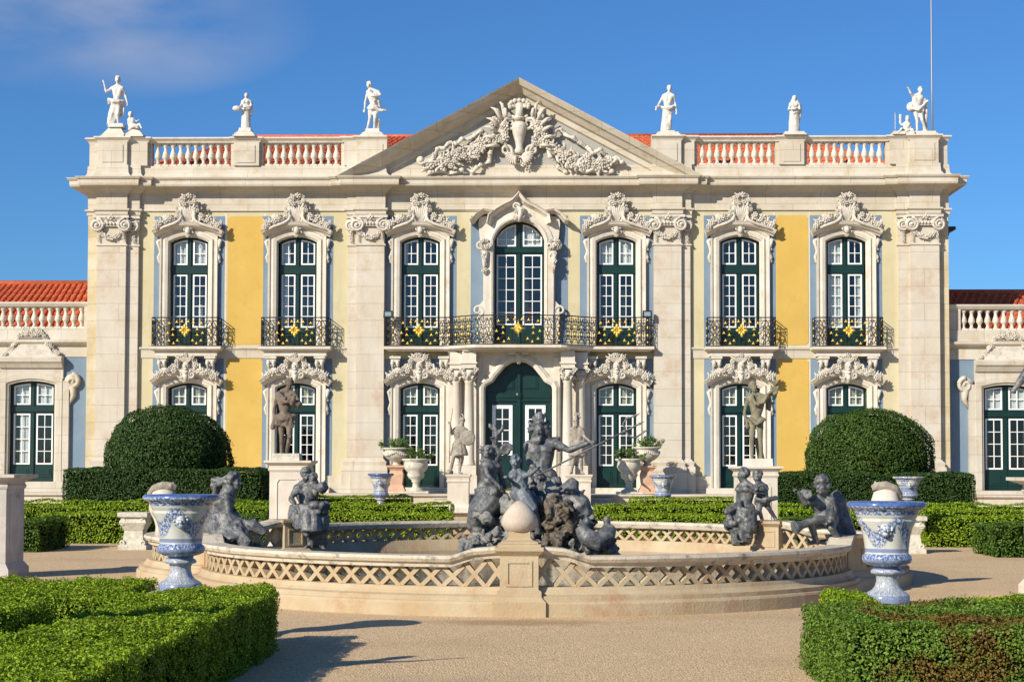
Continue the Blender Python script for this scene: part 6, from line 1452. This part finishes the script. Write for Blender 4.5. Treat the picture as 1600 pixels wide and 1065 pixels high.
putto('putto', 'lead boy bending over a fish spout on the front right fountain pier', 26.5, 1287, 743, 849,
    dict(hed=(1284,760,-.05),nek=(1286,774),che=(1286,786),wai=(1287,799),pel=(1290,812),sL=(1276,781,-.05),eL=(1258,787,-.15),hL=(1249,772,-.2),sR=(1298,781,-.02),eR=(1304,797,-.08),hR=(1298,808,-.3),kL=(1268,820,-.28),aL=(1275,844,-.2),kR=(1298,824,-.22),aR=(1312,844,-.1)), LD, dpu, .014, (-.35,-1,-.5), k=1.0, hs=1.4, th=1.12, toes=dict(L=(-1,-.4,0),R=(-.8,-.6,0)))

# ================================================================ VASES, URNS
VP = [(.20,.0),(.275,.0),(.285,.02),(.285,.085),(.27,.10),(.24,.125),(.19,.15),(.155,.19),(.135,.25),(.135,.30),(.15,.335),(.20,.345),(.205,.37),(.19,.39),(.16,.405),(.17,.43),(.235,.445),(.30,.475),(.315,.51),(.305,.55),(.275,.575),(.272,.60),(.28,.68),(.295,.78),(.325,.88),(.37,.955),(.375,.97),(.36,.985),(.375,1.0),(.405,1.06),(.41,1.085),(.47,1.11),(.50,1.135),(.495,1.165),(.47,1.185),(.40,1.18),(.33,1.12),(.0,1.05)]
def vase(Y, px, row_top, row_bot, wpx, lab, masks=(0,180), rot=0, gname='blue and white faience vases'):
    x, zt_ = U(px,row_top,Y); zb_ = U(px,row_bot,Y)[1]; s_ = (U(px+wpx/2,row_top,Y)[0]-U(px-wpx/2,row_top,Y)[0])/1.0
    t = thing('vase', lab, 'vase', (x,Y,zb_), gname); hz = (zt_-zb_)/1.185
    m = MB(); m.lathe([(r_*s_, zz*hz) for r_, zz in VP], seg=64, lobes=8, amp=.035); b = m.build('bowl', M['vase'], t); b.rotation_euler = (0,0,rot)
    m = MB()
    for a in masks:
        q = MB(); face(q, (0,0,0), .095*s_)
        gg = random.Random(3)
        for k in range(12): q.ell((.085*s_*math.cos(k*.55),.0,.09*s_*math.sin(k*.55)+.02), .022*s_, 6, 4)
        Rm = Matrix.Rotation(R(a), 3, 'Z')
        m.add([tuple(Rm@Vector((v[0],v[1]-.335*s_,v[2]+.86*hz))) for v in q.v], q.f, True)
    m.build('mask', mat('glazed_mask', (.50,.52,.52), .25, (.12,.18,.30), 22, lo=.45, hi=.6, spec=.5) if 'glazed_mask' not in bpy.data.materials else bpy.data.materials['glazed_mask'], t)
    return t, x, zb_, s_
v1 = vase(18.9, 283.5, 772, 923, 116, 'large blue and white vase on the near left hedge corner', (12,190))
v2 = vase(18.6, 1385, 783, 941, 122, 'large blue and white vase on the near right hedge corner', (-14,166), .2)
for i, (v, lab) in enumerate(((v1,'mossy rough stone block under the near left vase'),(v2,'chipped white stone block under the near right vase'))):
    r_ = .40*v[3]; m = MB(); m.box(-r_,r_,-r_,r_,0,v[2]-.004,.01); tag(m.build('vase_block', M['urn'], None, (v[1],(18.9,18.6)[i],0)), lab, 'block')
vase(51.0, 595, 739, 797, 40, 'small blue vase among low hedges left of the steps'); vase(52.0, 1035.5, 742, 797, 42, 'small blue vase among low hedges right of the steps', (0,180), .3)
vase(41.5, 1419, 744, 795, 48, 'small blue vase seen behind the near right vase', (-5,180), .2)
def urn(Y, px, rt, rb, wpx, lab, tall=False):
    x, zt_ = U(px,rt,Y); zb_ = U(px,rb,Y)[1]; w_ = (U(px+wpx/2,rt,Y)[0]-U(px-wpx/2,rt,Y)[0]); H = zt_-zb_; h = H
    t = thing('garden_urn', lab, 'urn', (x,Y,zb_), 'stone urns beside the door')
    if tall:
        ph = H*.60; m = MB(); hw = .26
        m.sweep([(hw,hw),(hw,-hw),(-hw,-hw),(-hw,hw)], [(-.2,0),(.04,0),(.02,.1),(-.06,.25),(-.02,ph*.65),(-.06,ph*.8),(.0,ph*.9),(.05,ph*.93),(.05,ph),(-.2,ph)], closed=True, plane='XY', caps=False); m.box(-.12,.12,-.12,.12,.01,ph-.003); m.build('pedestal', M['terracotta'], t); z0 = ph; h = H-ph; wd = w_/2
        pr = [(.30,0),(.32,.06),(.22,.12),(.30,.2),(.62,.34),(.85,.52),(.90,.70),(.80,.82),(.84,.88),(1,.93),(1,.98),(.92,1),(.7,.98)]
    else:
        z0 = 0; wd = w_/2
        m = MB(); m.box(-.45,.45,-.4,.4,0,.07,.01); m.build('slab', M['urn'], t); z0 = .07; h = H-.07
        pr = [(.62,0),(.60,.04),(.40,.08),(.26,.14),(.24,.26),(.36,.30),(.30,.33),(.55,.40),(.66,.50),(.60,.57),(.82,.66),(.92,.76),(.88,.86),(.84,.91),(1.06,.95),(1.06,.99),(.9,1),(.7,.98)]
    m = MB(); m.lathe([(r_*wd, z0+zz*h) for r_, zz in pr], seg=40, lobes=20, amp=.04); b = m.build('bowl', M['urn'], t)
    if tall:
        gg = random.Random(4); m = MB()
        for k in range(40):
            a = 2*PI*k/40; m.ell((wd*.9*math.cos(a), wd*.9*math.sin(a), z0+h*(.72-.14*abs(math.sin(2*a)))), .045, 6, 4)
        m.build('swag', M['urn'], t)
    m = MB(); m.lathe([(.82*wd,z0+h-.03),(.0,z0+h-.01)], seg=20); m.build('soil', M['soil'], t)
    return x, zt_, wd
u = [(urn(55.2,620,699,768,44,'white swagged urn on pink pedestal behind the left pair', True),55.2,'leafy succulent filling the left back urn',20,11), (urn(54.9,650,716,770,40,'squat mossy fluted urn at the front of the left pair'),54.9,'bushy green succulent filling the left front urn',18,12),
     (urn(54.9,983,716,771,40,'squat mossy fluted urn at the front of the right pair'),54.9,'low green succulent filling the right front urn',16,12), (urn(55.2,1011,698,770,42,'white swagged urn on pink pedestal behind the right pair', True),55.2,'sprawling green succulent filling the right back urn',22,13)]

# ================================================================ LEAVES
def leafmesh(name, P, N, size, mt, parent=None, seed=0, loc=(0,0,0), spread=.9, asp=.6):
    g = np.random.default_rng(seed); n = len(P); P = np.asarray(P, dtype=np.float64)-np.array(loc); N = np.asarray(N, dtype=np.float64)
    nn = N+g.normal(0, spread*.6, (n,3)); nn /= np.linalg.norm(nn,axis=1)[:,None]+1e-9
    t = g.normal(0,1,(n,3)); t -= nn*(t*nn).sum(1)[:,None]; t /= np.linalg.norm(t,axis=1)[:,None]+1e-9
    b = np.cross(nn,t); s = size*g.uniform(.6,1.35,(n,1))
    fold = nn*s*.18
    V = np.stack([P-t*s*.5, P+b*s*asp*.5+fold, P+t*s*.5, P-b*s*asp*.5+fold], 1).reshape(-1,3).astype(np.float32)
    me = bpy.data.meshes.new(name); me.vertices.add(4*n); me.vertices.foreach_set('co', V.ravel())
    me.loops.add(4*n); me.loops.foreach_set('vertex_index', np.arange(4*n, dtype=np.int32)); me.polygons.add(n)
    me.polygons.foreach_set('loop_start', np.arange(0,4*n,4,dtype=np.int32)); me.polygons.foreach_set('loop_total', np.full(n,4,dtype=np.int32))
    me.materials.append(mt); me.update(calc_edges=True)
    return link(name, me, parent, None if parent else loc)
def wob(x, y, z_, a=.02): return a*(np.sin(x*7.1+y*3.3)+np.sin(y*8.7-z_*5.1+1.3)+np.sin(z_*9.1+x*4.7+2.1)+1.6*np.sin(x*2.3-y*1.9+z_*2.7)+.8*np.sin(x*17.3+z_*13.1+y*11.7))/2
def hedge(label, x0, x1, y0, y1, z0, z1, leaf=.04, dens=900, mt='leaf', faces='tflr', seed=1, group=None, hzf=None, cull=True, name='box_hedge', clump=.03):
    g = np.random.default_rng(seed); P = []; N = []
    def put(n, fx_, nrm):
        n = int(n)
        if n <= 0: return
        a = g.random((n,2)); p = fx_(a); nr = np.tile(np.array(nrm,float),(n,1)); d = wob(p[:,0],p[:,1],p[:,2],.03)+g.uniform(-clump,clump*.7,n)
        P.append(p+nr*d[:,None]); N.append(nr)
    dx, dy, dz = x1-x0, y1-y0, z1-z0; st = lambda *c: np.stack(c,1)
    put(dx*dy*dens, lambda a: st(x0+a[:,0]*dx, y0+a[:,1]*dy, np.full(len(a),z1)), (0,-.15,1))
    put(dx*dz*dens, lambda a: st(x0+a[:,0]*dx, np.full(len(a),y0), z0+a[:,1]*dz), (0,-1,.1))
    if 'l' in faces: put(dy*dz*dens, lambda a: st(np.full(len(a),x0), y0+a[:,0]*dy, z0+a[:,1]*dz), (-1,0,.1))
    if 'r' in faces: put(dy*dz*dens, lambda a: st(np.full(len(a),x1), y0+a[:,0]*dy, z0+a[:,1]*dz), (1,0,.1))
    P = np.concatenate(P); N = np.concatenate(N)
    loc = ((x0+x1)/2,(y0+y1)/2,z0); t = thing(name, label, 'hedge', loc, group)
    leafmesh('foliage', P, N, leaf, M[mt], t, seed, loc)
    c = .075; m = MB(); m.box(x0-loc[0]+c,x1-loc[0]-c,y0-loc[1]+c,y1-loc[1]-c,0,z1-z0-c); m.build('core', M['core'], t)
    return t
def X(px, py, Y): return U(px,py,Y)[0]
GH = 'clipped box hedges of the parterre'
# foreground left: a lit strip along the path, a gap, and the bed behind
def bighedge(label, rects, z1, seed, mt, dens=7600, leaf=.027, group='foreground box hedges'):
    loc = (rects[0][0],rects[0][2],0); t = thing('box_hedge', label, 'hedge', loc, group); g = np.random.default_rng(seed); P = []; N = []
    m = MB()
    for (x0,x1,y0,y1) in rects:
        for (A, fn, nr) in (((x1-x0)*(y1-y0), lambda a: np.stack([x0+a[:,0]*(x1-x0), y0+a[:,1]*(y1-y0), np.full(len(a),z1)],1), (0,-.1,1)), ((y1-y0)*z1, lambda a: np.stack([np.full(len(a),x1), y0+a[:,0]*(y1-y0), a[:,1]*z1],1), (1,0,.1)), ((y1-y0)*z1, lambda a: np.stack([np.full(len(a),x0), y0+a[:,0]*(y1-y0), a[:,1]*z1],1), (-1,0,.1)), ((x1-x0)*z1, lambda a: np.stack([x0+a[:,0]*(x1-x0), np.full(len(a),y0), a[:,1]*z1],1), (0,-1,.1))):
            n = int(A*dens*(1 if nr[2] == 1 else .8)); a = g.random((n,2)); p = fn(a); nv = np.array(nr)
            y_ = p[:,1]; keep = g.random(n) < np.clip((20/np.maximum(y_,6))**.5*.95, .5, 1); p = p[keep]
            ins = np.zeros(len(p),bool)
            for r_ in rects:
                if r_ is not (x0,x1,y0,y1): ins |= (p[:,0]>r_[0]+.06)&(p[:,0]<r_[1]-.06)&(p[:,1]>r_[2]+.06)&(p[:,1]<r_[3]-.06)&(p[:,2]<z1-.05)
            p = p[~ins]
            d = wob(p[:,0],p[:,1],p[:,2],.022)+wob(p[:,0]*3.1,p[:,1]*2.7,p[:,2]*3,.016)+g.uniform(-.045,.022,len(p))+(g.random(len(p))<.01)*g.uniform(.01,.05,len(p)); P.append(p+nv*d[:,None]); N.append(np.tile(nv,(len(p),1)))
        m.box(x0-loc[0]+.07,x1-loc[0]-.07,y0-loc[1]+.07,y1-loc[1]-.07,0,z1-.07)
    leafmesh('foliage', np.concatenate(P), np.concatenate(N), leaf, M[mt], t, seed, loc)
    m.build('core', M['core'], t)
bighedge('near left box hedge with sunlit top along the gravel path', [(-3.12,-1.82,7.0,16.9),(-9.0,-1.82,16.9,17.95),(-9.0,-3.55,17.9,19.7),(-2.55,-1.95,17.9,18.7)], .65, 11, 'leaf')
bighedge('near left box hedge bed at the very edge of the picture', [(-6.6,-3.78,8.5,16.3)], .65, 12, 'leaf')
bighedge('near right box hedge with scorched brown patches', [(3.68,8.2,14.0,16.6)], .65, 13, 'leaf_brown')
bighedge('short clipped box hedge left of the near right vase', [(4.25,4.66,17.3,18.9)], .60, 14, 'leaf')
bighedge('box hedge strip behind the scorched right hedge', [(5.5,9.2,17.2,18.0)], .60, 15, 'leaf')
# middle distance parterre
def hz(Y): return gz(0,Y)
defs = [('low box hedge at the far left edge before the parterre',-16,X(67,840,38.5),38.2,40.6,0,.72,'leaf_mid'),
 ('long low box hedge left of the fountain',X(70,840,43),X(226,840,43),42.6,43.8,0,.76,'leaf'),
 ('second low box hedge row left of the fountain',-16,X(418,800,44),43.9,44.7,.0,.93,'leaf'),
 ('third low box hedge row in front of the left topiary',-16,X(420,790,45),44.85,45.25,.05,1.06,'leaf'),
 ('low box hedge behind the brown statue pedestal',X(330,800,43),X(420,800,43),42.6,43.8,0,.74,'leaf_mid'),
 ('front box hedge left of the steps',X(400,810,45),X(706,810,45),44.6,45.6,0,.74,'leaf'),
 ('middle box hedge left of the steps',X(400,800,48),X(705,800,48),47.3,48.2,.15,.94,'leaf'),
 ('rear box hedge left of the steps',X(400,780,52),X(640,780,51),51.4,52.2,.35,1.08,'leaf'),
 ('front box hedge right of the steps',X(949,810,45),X(1216,810,45),44.6,45.6,0,.72,'leaf'),
 ('middle box hedge right of the steps',X(928,800,48),X(1210,800,48),47.3,48.2,.15,.92,'leaf'),
 ('rear box hedge right of the steps',X(985,780,52),X(1160,780,51),51.4,52.2,.35,1.06,'leaf'),
 ('long low box hedge right of the fountain',X(1446,840,42.5),17,42.2,43.4,0,.76,'leaf'),
 ('low box hedge at the far right edge before the parterre',X(1553,850,37.6),17,37.4,39.4,0,.72,'leaf_mid'),
 ('second low box hedge row right of the fountain',X(1216,800,44),17,43.9,44.7,.0,.90,'leaf'),
 ('third low box hedge row in front of the right topiary',X(1216,790,45),17,44.85,45.25,.05,1.04,'leaf'),
 ('low box hedge behind the olive statue pedestal',X(1228,800,43),X(1330,800,43),42.6,43.8,0,.72,'leaf_mid')]
for i, (lab,x0,x1,y0,y1,z0,z1,mt) in enumerate(defs): hedge(lab,x0,x1,y0,y1,z0,z1,.055,900,mt,seed=40+i,group=GH)
hedge('tall dark clipped hedge under the left ball topiary',X(98,755,45.4),X(406,755,45.4),45.4,49.6,.1,1.92,.05,1100,'leaf_dark',seed=70,group='tall dark hedges')
hedge('tall dark clipped hedge under the right ball topiary',X(1195,755,45.4),X(1524,755,45.4),45.4,49.6,.1,1.84,.05,1100,'leaf_dark',seed=71,group='tall dark hedges')
def ball(lab, px0, px1, top, bot, Y, seed, mt):
    x0, zt_ = U(px0,top,Y); x1, zb_ = U(px1,bot,Y); cx = (x0+x1)/2; r_ = (x1-x0)/2; zt_ = U((px0+px1)/2,top,Y)[1]
    t = thing('topiary', lab, 'topiary', (cx,Y,zb_-.6), 'clipped ball topiaries'); g = np.random.default_rng(seed); n = 30000
    zc = zb_+.22*(zt_-zb_); a = g.uniform(0,2*PI,n); u = g.uniform(-.40,1,n); c = np.sqrt(1-u*u); sgn = lambda v, e: np.sign(v)*np.abs(v)**e
    ex = .93; N = np.stack([c*np.cos(a), c*np.sin(a), u],1); P = np.stack([cx+r_*.985*c**ex*np.cos(a), Y+r_*.95*c**ex*np.sin(a), zc+(zt_-zc)*sgn(u,ex)],1)
    P = P+N*(wob(P[:,0],P[:,1],P[:,2],.045)+g.uniform(-.08,.035,n)+(g.random(n)<.012)*g.uniform(.03,.12,n))[:,None]
    keep = N[:,1] < .5; leafmesh('foliage', P[keep], N[keep], .058, M[mt], t, seed, (cx,Y,zb_-.6))
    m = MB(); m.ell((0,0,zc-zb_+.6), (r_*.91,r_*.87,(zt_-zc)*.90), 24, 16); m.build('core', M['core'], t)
    m = MB(); m.lathe([(.12,-.9),(.10,.2),(.09,.9)], seg=10); m.build('trunk', M['bronze'], t)
ball('big dark round clipped dome of foliage left of the fountain', 167, 362, 635, 737, 47.6, 81, 'leaf_dark')
ball('big round clipped dome with brighter speckled leaves right of the fountain', 1257, 1457, 640, 741, 47.6, 82, 'leaf_dome')
for ((x, zt_, wd), Y, lab, hpx, nstem) in u:
    t = thing('potted_plant', lab, 'plant', (x,Y,zt_-.04), 'plants in the stone urns'); g = random.Random(int(x*50)); P = []; N = []; st = MB()
    for k in range(26):
        a = g.uniform(0,2*PI); el = g.uniform(.2,1.3); ln = g.uniform(.15,.42); d = Vector((math.cos(a)*math.cos(el), math.sin(a)*math.cos(el), math.sin(el)))
        b = Vector((math.cos(a),math.sin(a),0))*g.uniform(0,wd*.6); e = b+d*ln; st.tube([b,b.lerp(e,.5)+Vector((0,0,.03)),e], .011, 4)
        for q in range(34):
            v = Vector((g.gauss(0,1),g.gauss(0,1),g.gauss(0,1))).normalized(); P.append(tuple(e+v*g.uniform(.02,.11)+Vector((x,Y,zt_-.04)))); N.append(tuple(v))
    leafmesh('foliage', P, N, .065, M['leaf_pot'], t, 5, (x,Y,zt_-.04)); st.build('stems', M['leaf_mid'], t)

# ---- remaining garden stones and the big near pedestals
def stonepost(px0, px1, rt, Y, lab):
    x0, zt_ = U(px0,rt,Y); x1 = U(px1,rt,Y)[0]; hw = (x1-x0)/2; t = thing('stone_post', lab, 'post', ((x0+x1)/2,Y+hw,0), 'carved stone posts beside the fountain'); m = MB()
    m.sweep([(hw*.8,hw*.8),(hw*.8,-hw*.8),(-hw*.8,-hw*.8),(-hw*.8,hw*.8)], [(-.2,0),(.08,0),(.08,.1),(.0,.14),(-.04,zt_*.5),(.06,zt_*.72),(.02,zt_*.84),(.10,zt_*.88),(.10,zt_),(-.2,zt_)], closed=True, plane='XY', caps=False)
    m.box(-hw*.55,hw*.55,-hw*.55,hw*.55,.01,zt_-.01); m.build('shaft', M['urn'], t)
    m = MB()
    for s_ in (-1,1): m.scroll((s_*hw*.8,-hw*.85,zt_*.74), .09, .04, 1.3, PI/2, s_); m.scroll((s_*hw*.8,-hw*.85,.16), .07, .035, 1.3, -PI/2, -s_)
    m.build('scroll', M['urn'], t)
stonepost(186, 228, 800, 39.5, 'carved stone post before the hedge left of the fountain')
stonepost(1402, 1446, 806, 39.0, 'shaded carved stone post before the hedge right of the fountain')
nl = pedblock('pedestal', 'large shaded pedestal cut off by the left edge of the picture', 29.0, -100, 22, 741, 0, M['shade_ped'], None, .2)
nr = pedblock('pedestal', 'large sunlit pedestal cut off by the right edge of the picture', 25.2, 1612, 1760, 746, 0, M['trim'], None, .22)
# dolphin spouts on domed stones behind the two near vases
for (px, s_, Y, lab) in ((256,1,28.2,'grey stone dolphin on a pale dome behind the near left vase'),(1383,-1,28.0,'grey stone dolphin on a pale dome behind the near right vase')):
    x, z0 = U(px,770,Y); t = thing('dolphin_spout', lab, 'sculpture', (x,Y,.78), 'dolphin spouts of the fountain'); zz = z0-.78
    m = MB(); m.lathe([(.15,0),(.13,zz*.25),(.16,zz*.4),(.245,zz*.62),(.245,zz*.8),(.19,zz+.02),(.1,zz+.07),(0,zz+.08)], seg=24); m.build('dome', M['trim'], t)
    m = MB(); o3 = Vector((0,0,0))
    m.tube([(-s_*.27,.05,zz-.14),(-s_*.25,0,zz-.02),(-s_*.16,-.05,zz+.08),(s_*.0,-.05,zz+.13),(s_*.14,-.05,zz+.12),(s_*.25,-.05,zz+.11)], [.03,.05,.07,.08,.07,.025], 10)
    m.tube([(s_*.1,-.05,zz+.10),(s_*.23,-.06,zz+.05)], [.045,.015], 8); m.tube([(s_*.16,-.05,zz+.16),(s_*.2,-.05,zz+.22)], [.03,.01], 6); m.ell((s_*.15,-.12,zz+.14), .02, 6, 5)
    m.v = [tuple(Vector(v)+Vector((x,Y,.78))) for v in m.v]
    sculpt(m, 'dolphin', M['guard'], .02, t, (x,Y,.78), 2, .02)
# hoofed bronze leg reaching in from the right over the near pedestal
t = thing('horse_statue', 'lead rearing horse statue whose hoof enters at the right edge', 'statue', (U(1650,746,25.9)[0],25.9,nr[2]))
hx_ = t.location.copy(); m = MB(); c = Vector((hx_.x+.25,25.9,nr[2]))
m.tube([c+Vector((.3,0,.05)),c+Vector((.35,0,.7)),c+Vector((.2,0,1.2)),c+Vector((0,0,1.75))], [.16,.30,.40,.30], 12)
m.tube([c+Vector((0,0,1.75)),c+Vector((-.15,0,2.1)),c+Vector((-.1,0,2.4))], [.26,.2,.14], 10); m.tube([c+Vector((-.08,0,2.4)),c+Vector((-.3,0,2.3)),c+Vector((-.42,0,2.15))], [.15,.12,.07], 10)
hf = W(1585,608,25.6); kn = W(1612,572,25.6)
m.tube([c+Vector((-.05,-.2,1.5)),kn+Vector((.12,0,.08)),kn,kn.lerp(hf,.6),hf,hf+Vector((-.03,0,-.06))], [.17,.12,.10,.07,.045,.06], 10)
for q in (.12,.5): m.tube([c+Vector((q,-.1,.9)),c+Vector((q+.05,-.15,.45)),c+Vector((q-.05,-.12,0))], [.15,.08,.07], 8)
sculpt(m, 'figure', LD, .03, t, tuple(hx_), 3, .03)
# off to the left of the picture, seen only through the long shadows they throw
x, y = -5.0, 12.4
t = thing('pedestal', 'stone pedestal standing in the left hedge bed beyond the picture', 'pedestal', (x,y,0)); m = MB(); m.box(-.35,.35,-.35,.35,0,1.5); m.build('block', M['urn'], t)
m = MB(); m.box(-.45,.45,-.45,.45,1.5,1.65,.02); m.build('cornice', M['urn'], t)
J = {n: Vector((x+a*1.1, y+b*1.1, 1.65+c_*1.1)) for n, (a,b,c_) in TPL.items()}; J['hR'] = Vector((x+.5,y-.1,3.55)); J['eR'] = Vector((x+.42,y,3.3))
tt = thing('statue', 'standing statue with raised arm on the pedestal beyond the left edge', 'statue', (x,y,1.65)); m = MB(); body(m, J, 1.1); skirt(m, J, 1.1, J['pel'].z+.1, 1.8, .22, .34, random.Random(2))
sculpt(m, 'figure', M['bronze'], .035, tt, (x,y,1.65))
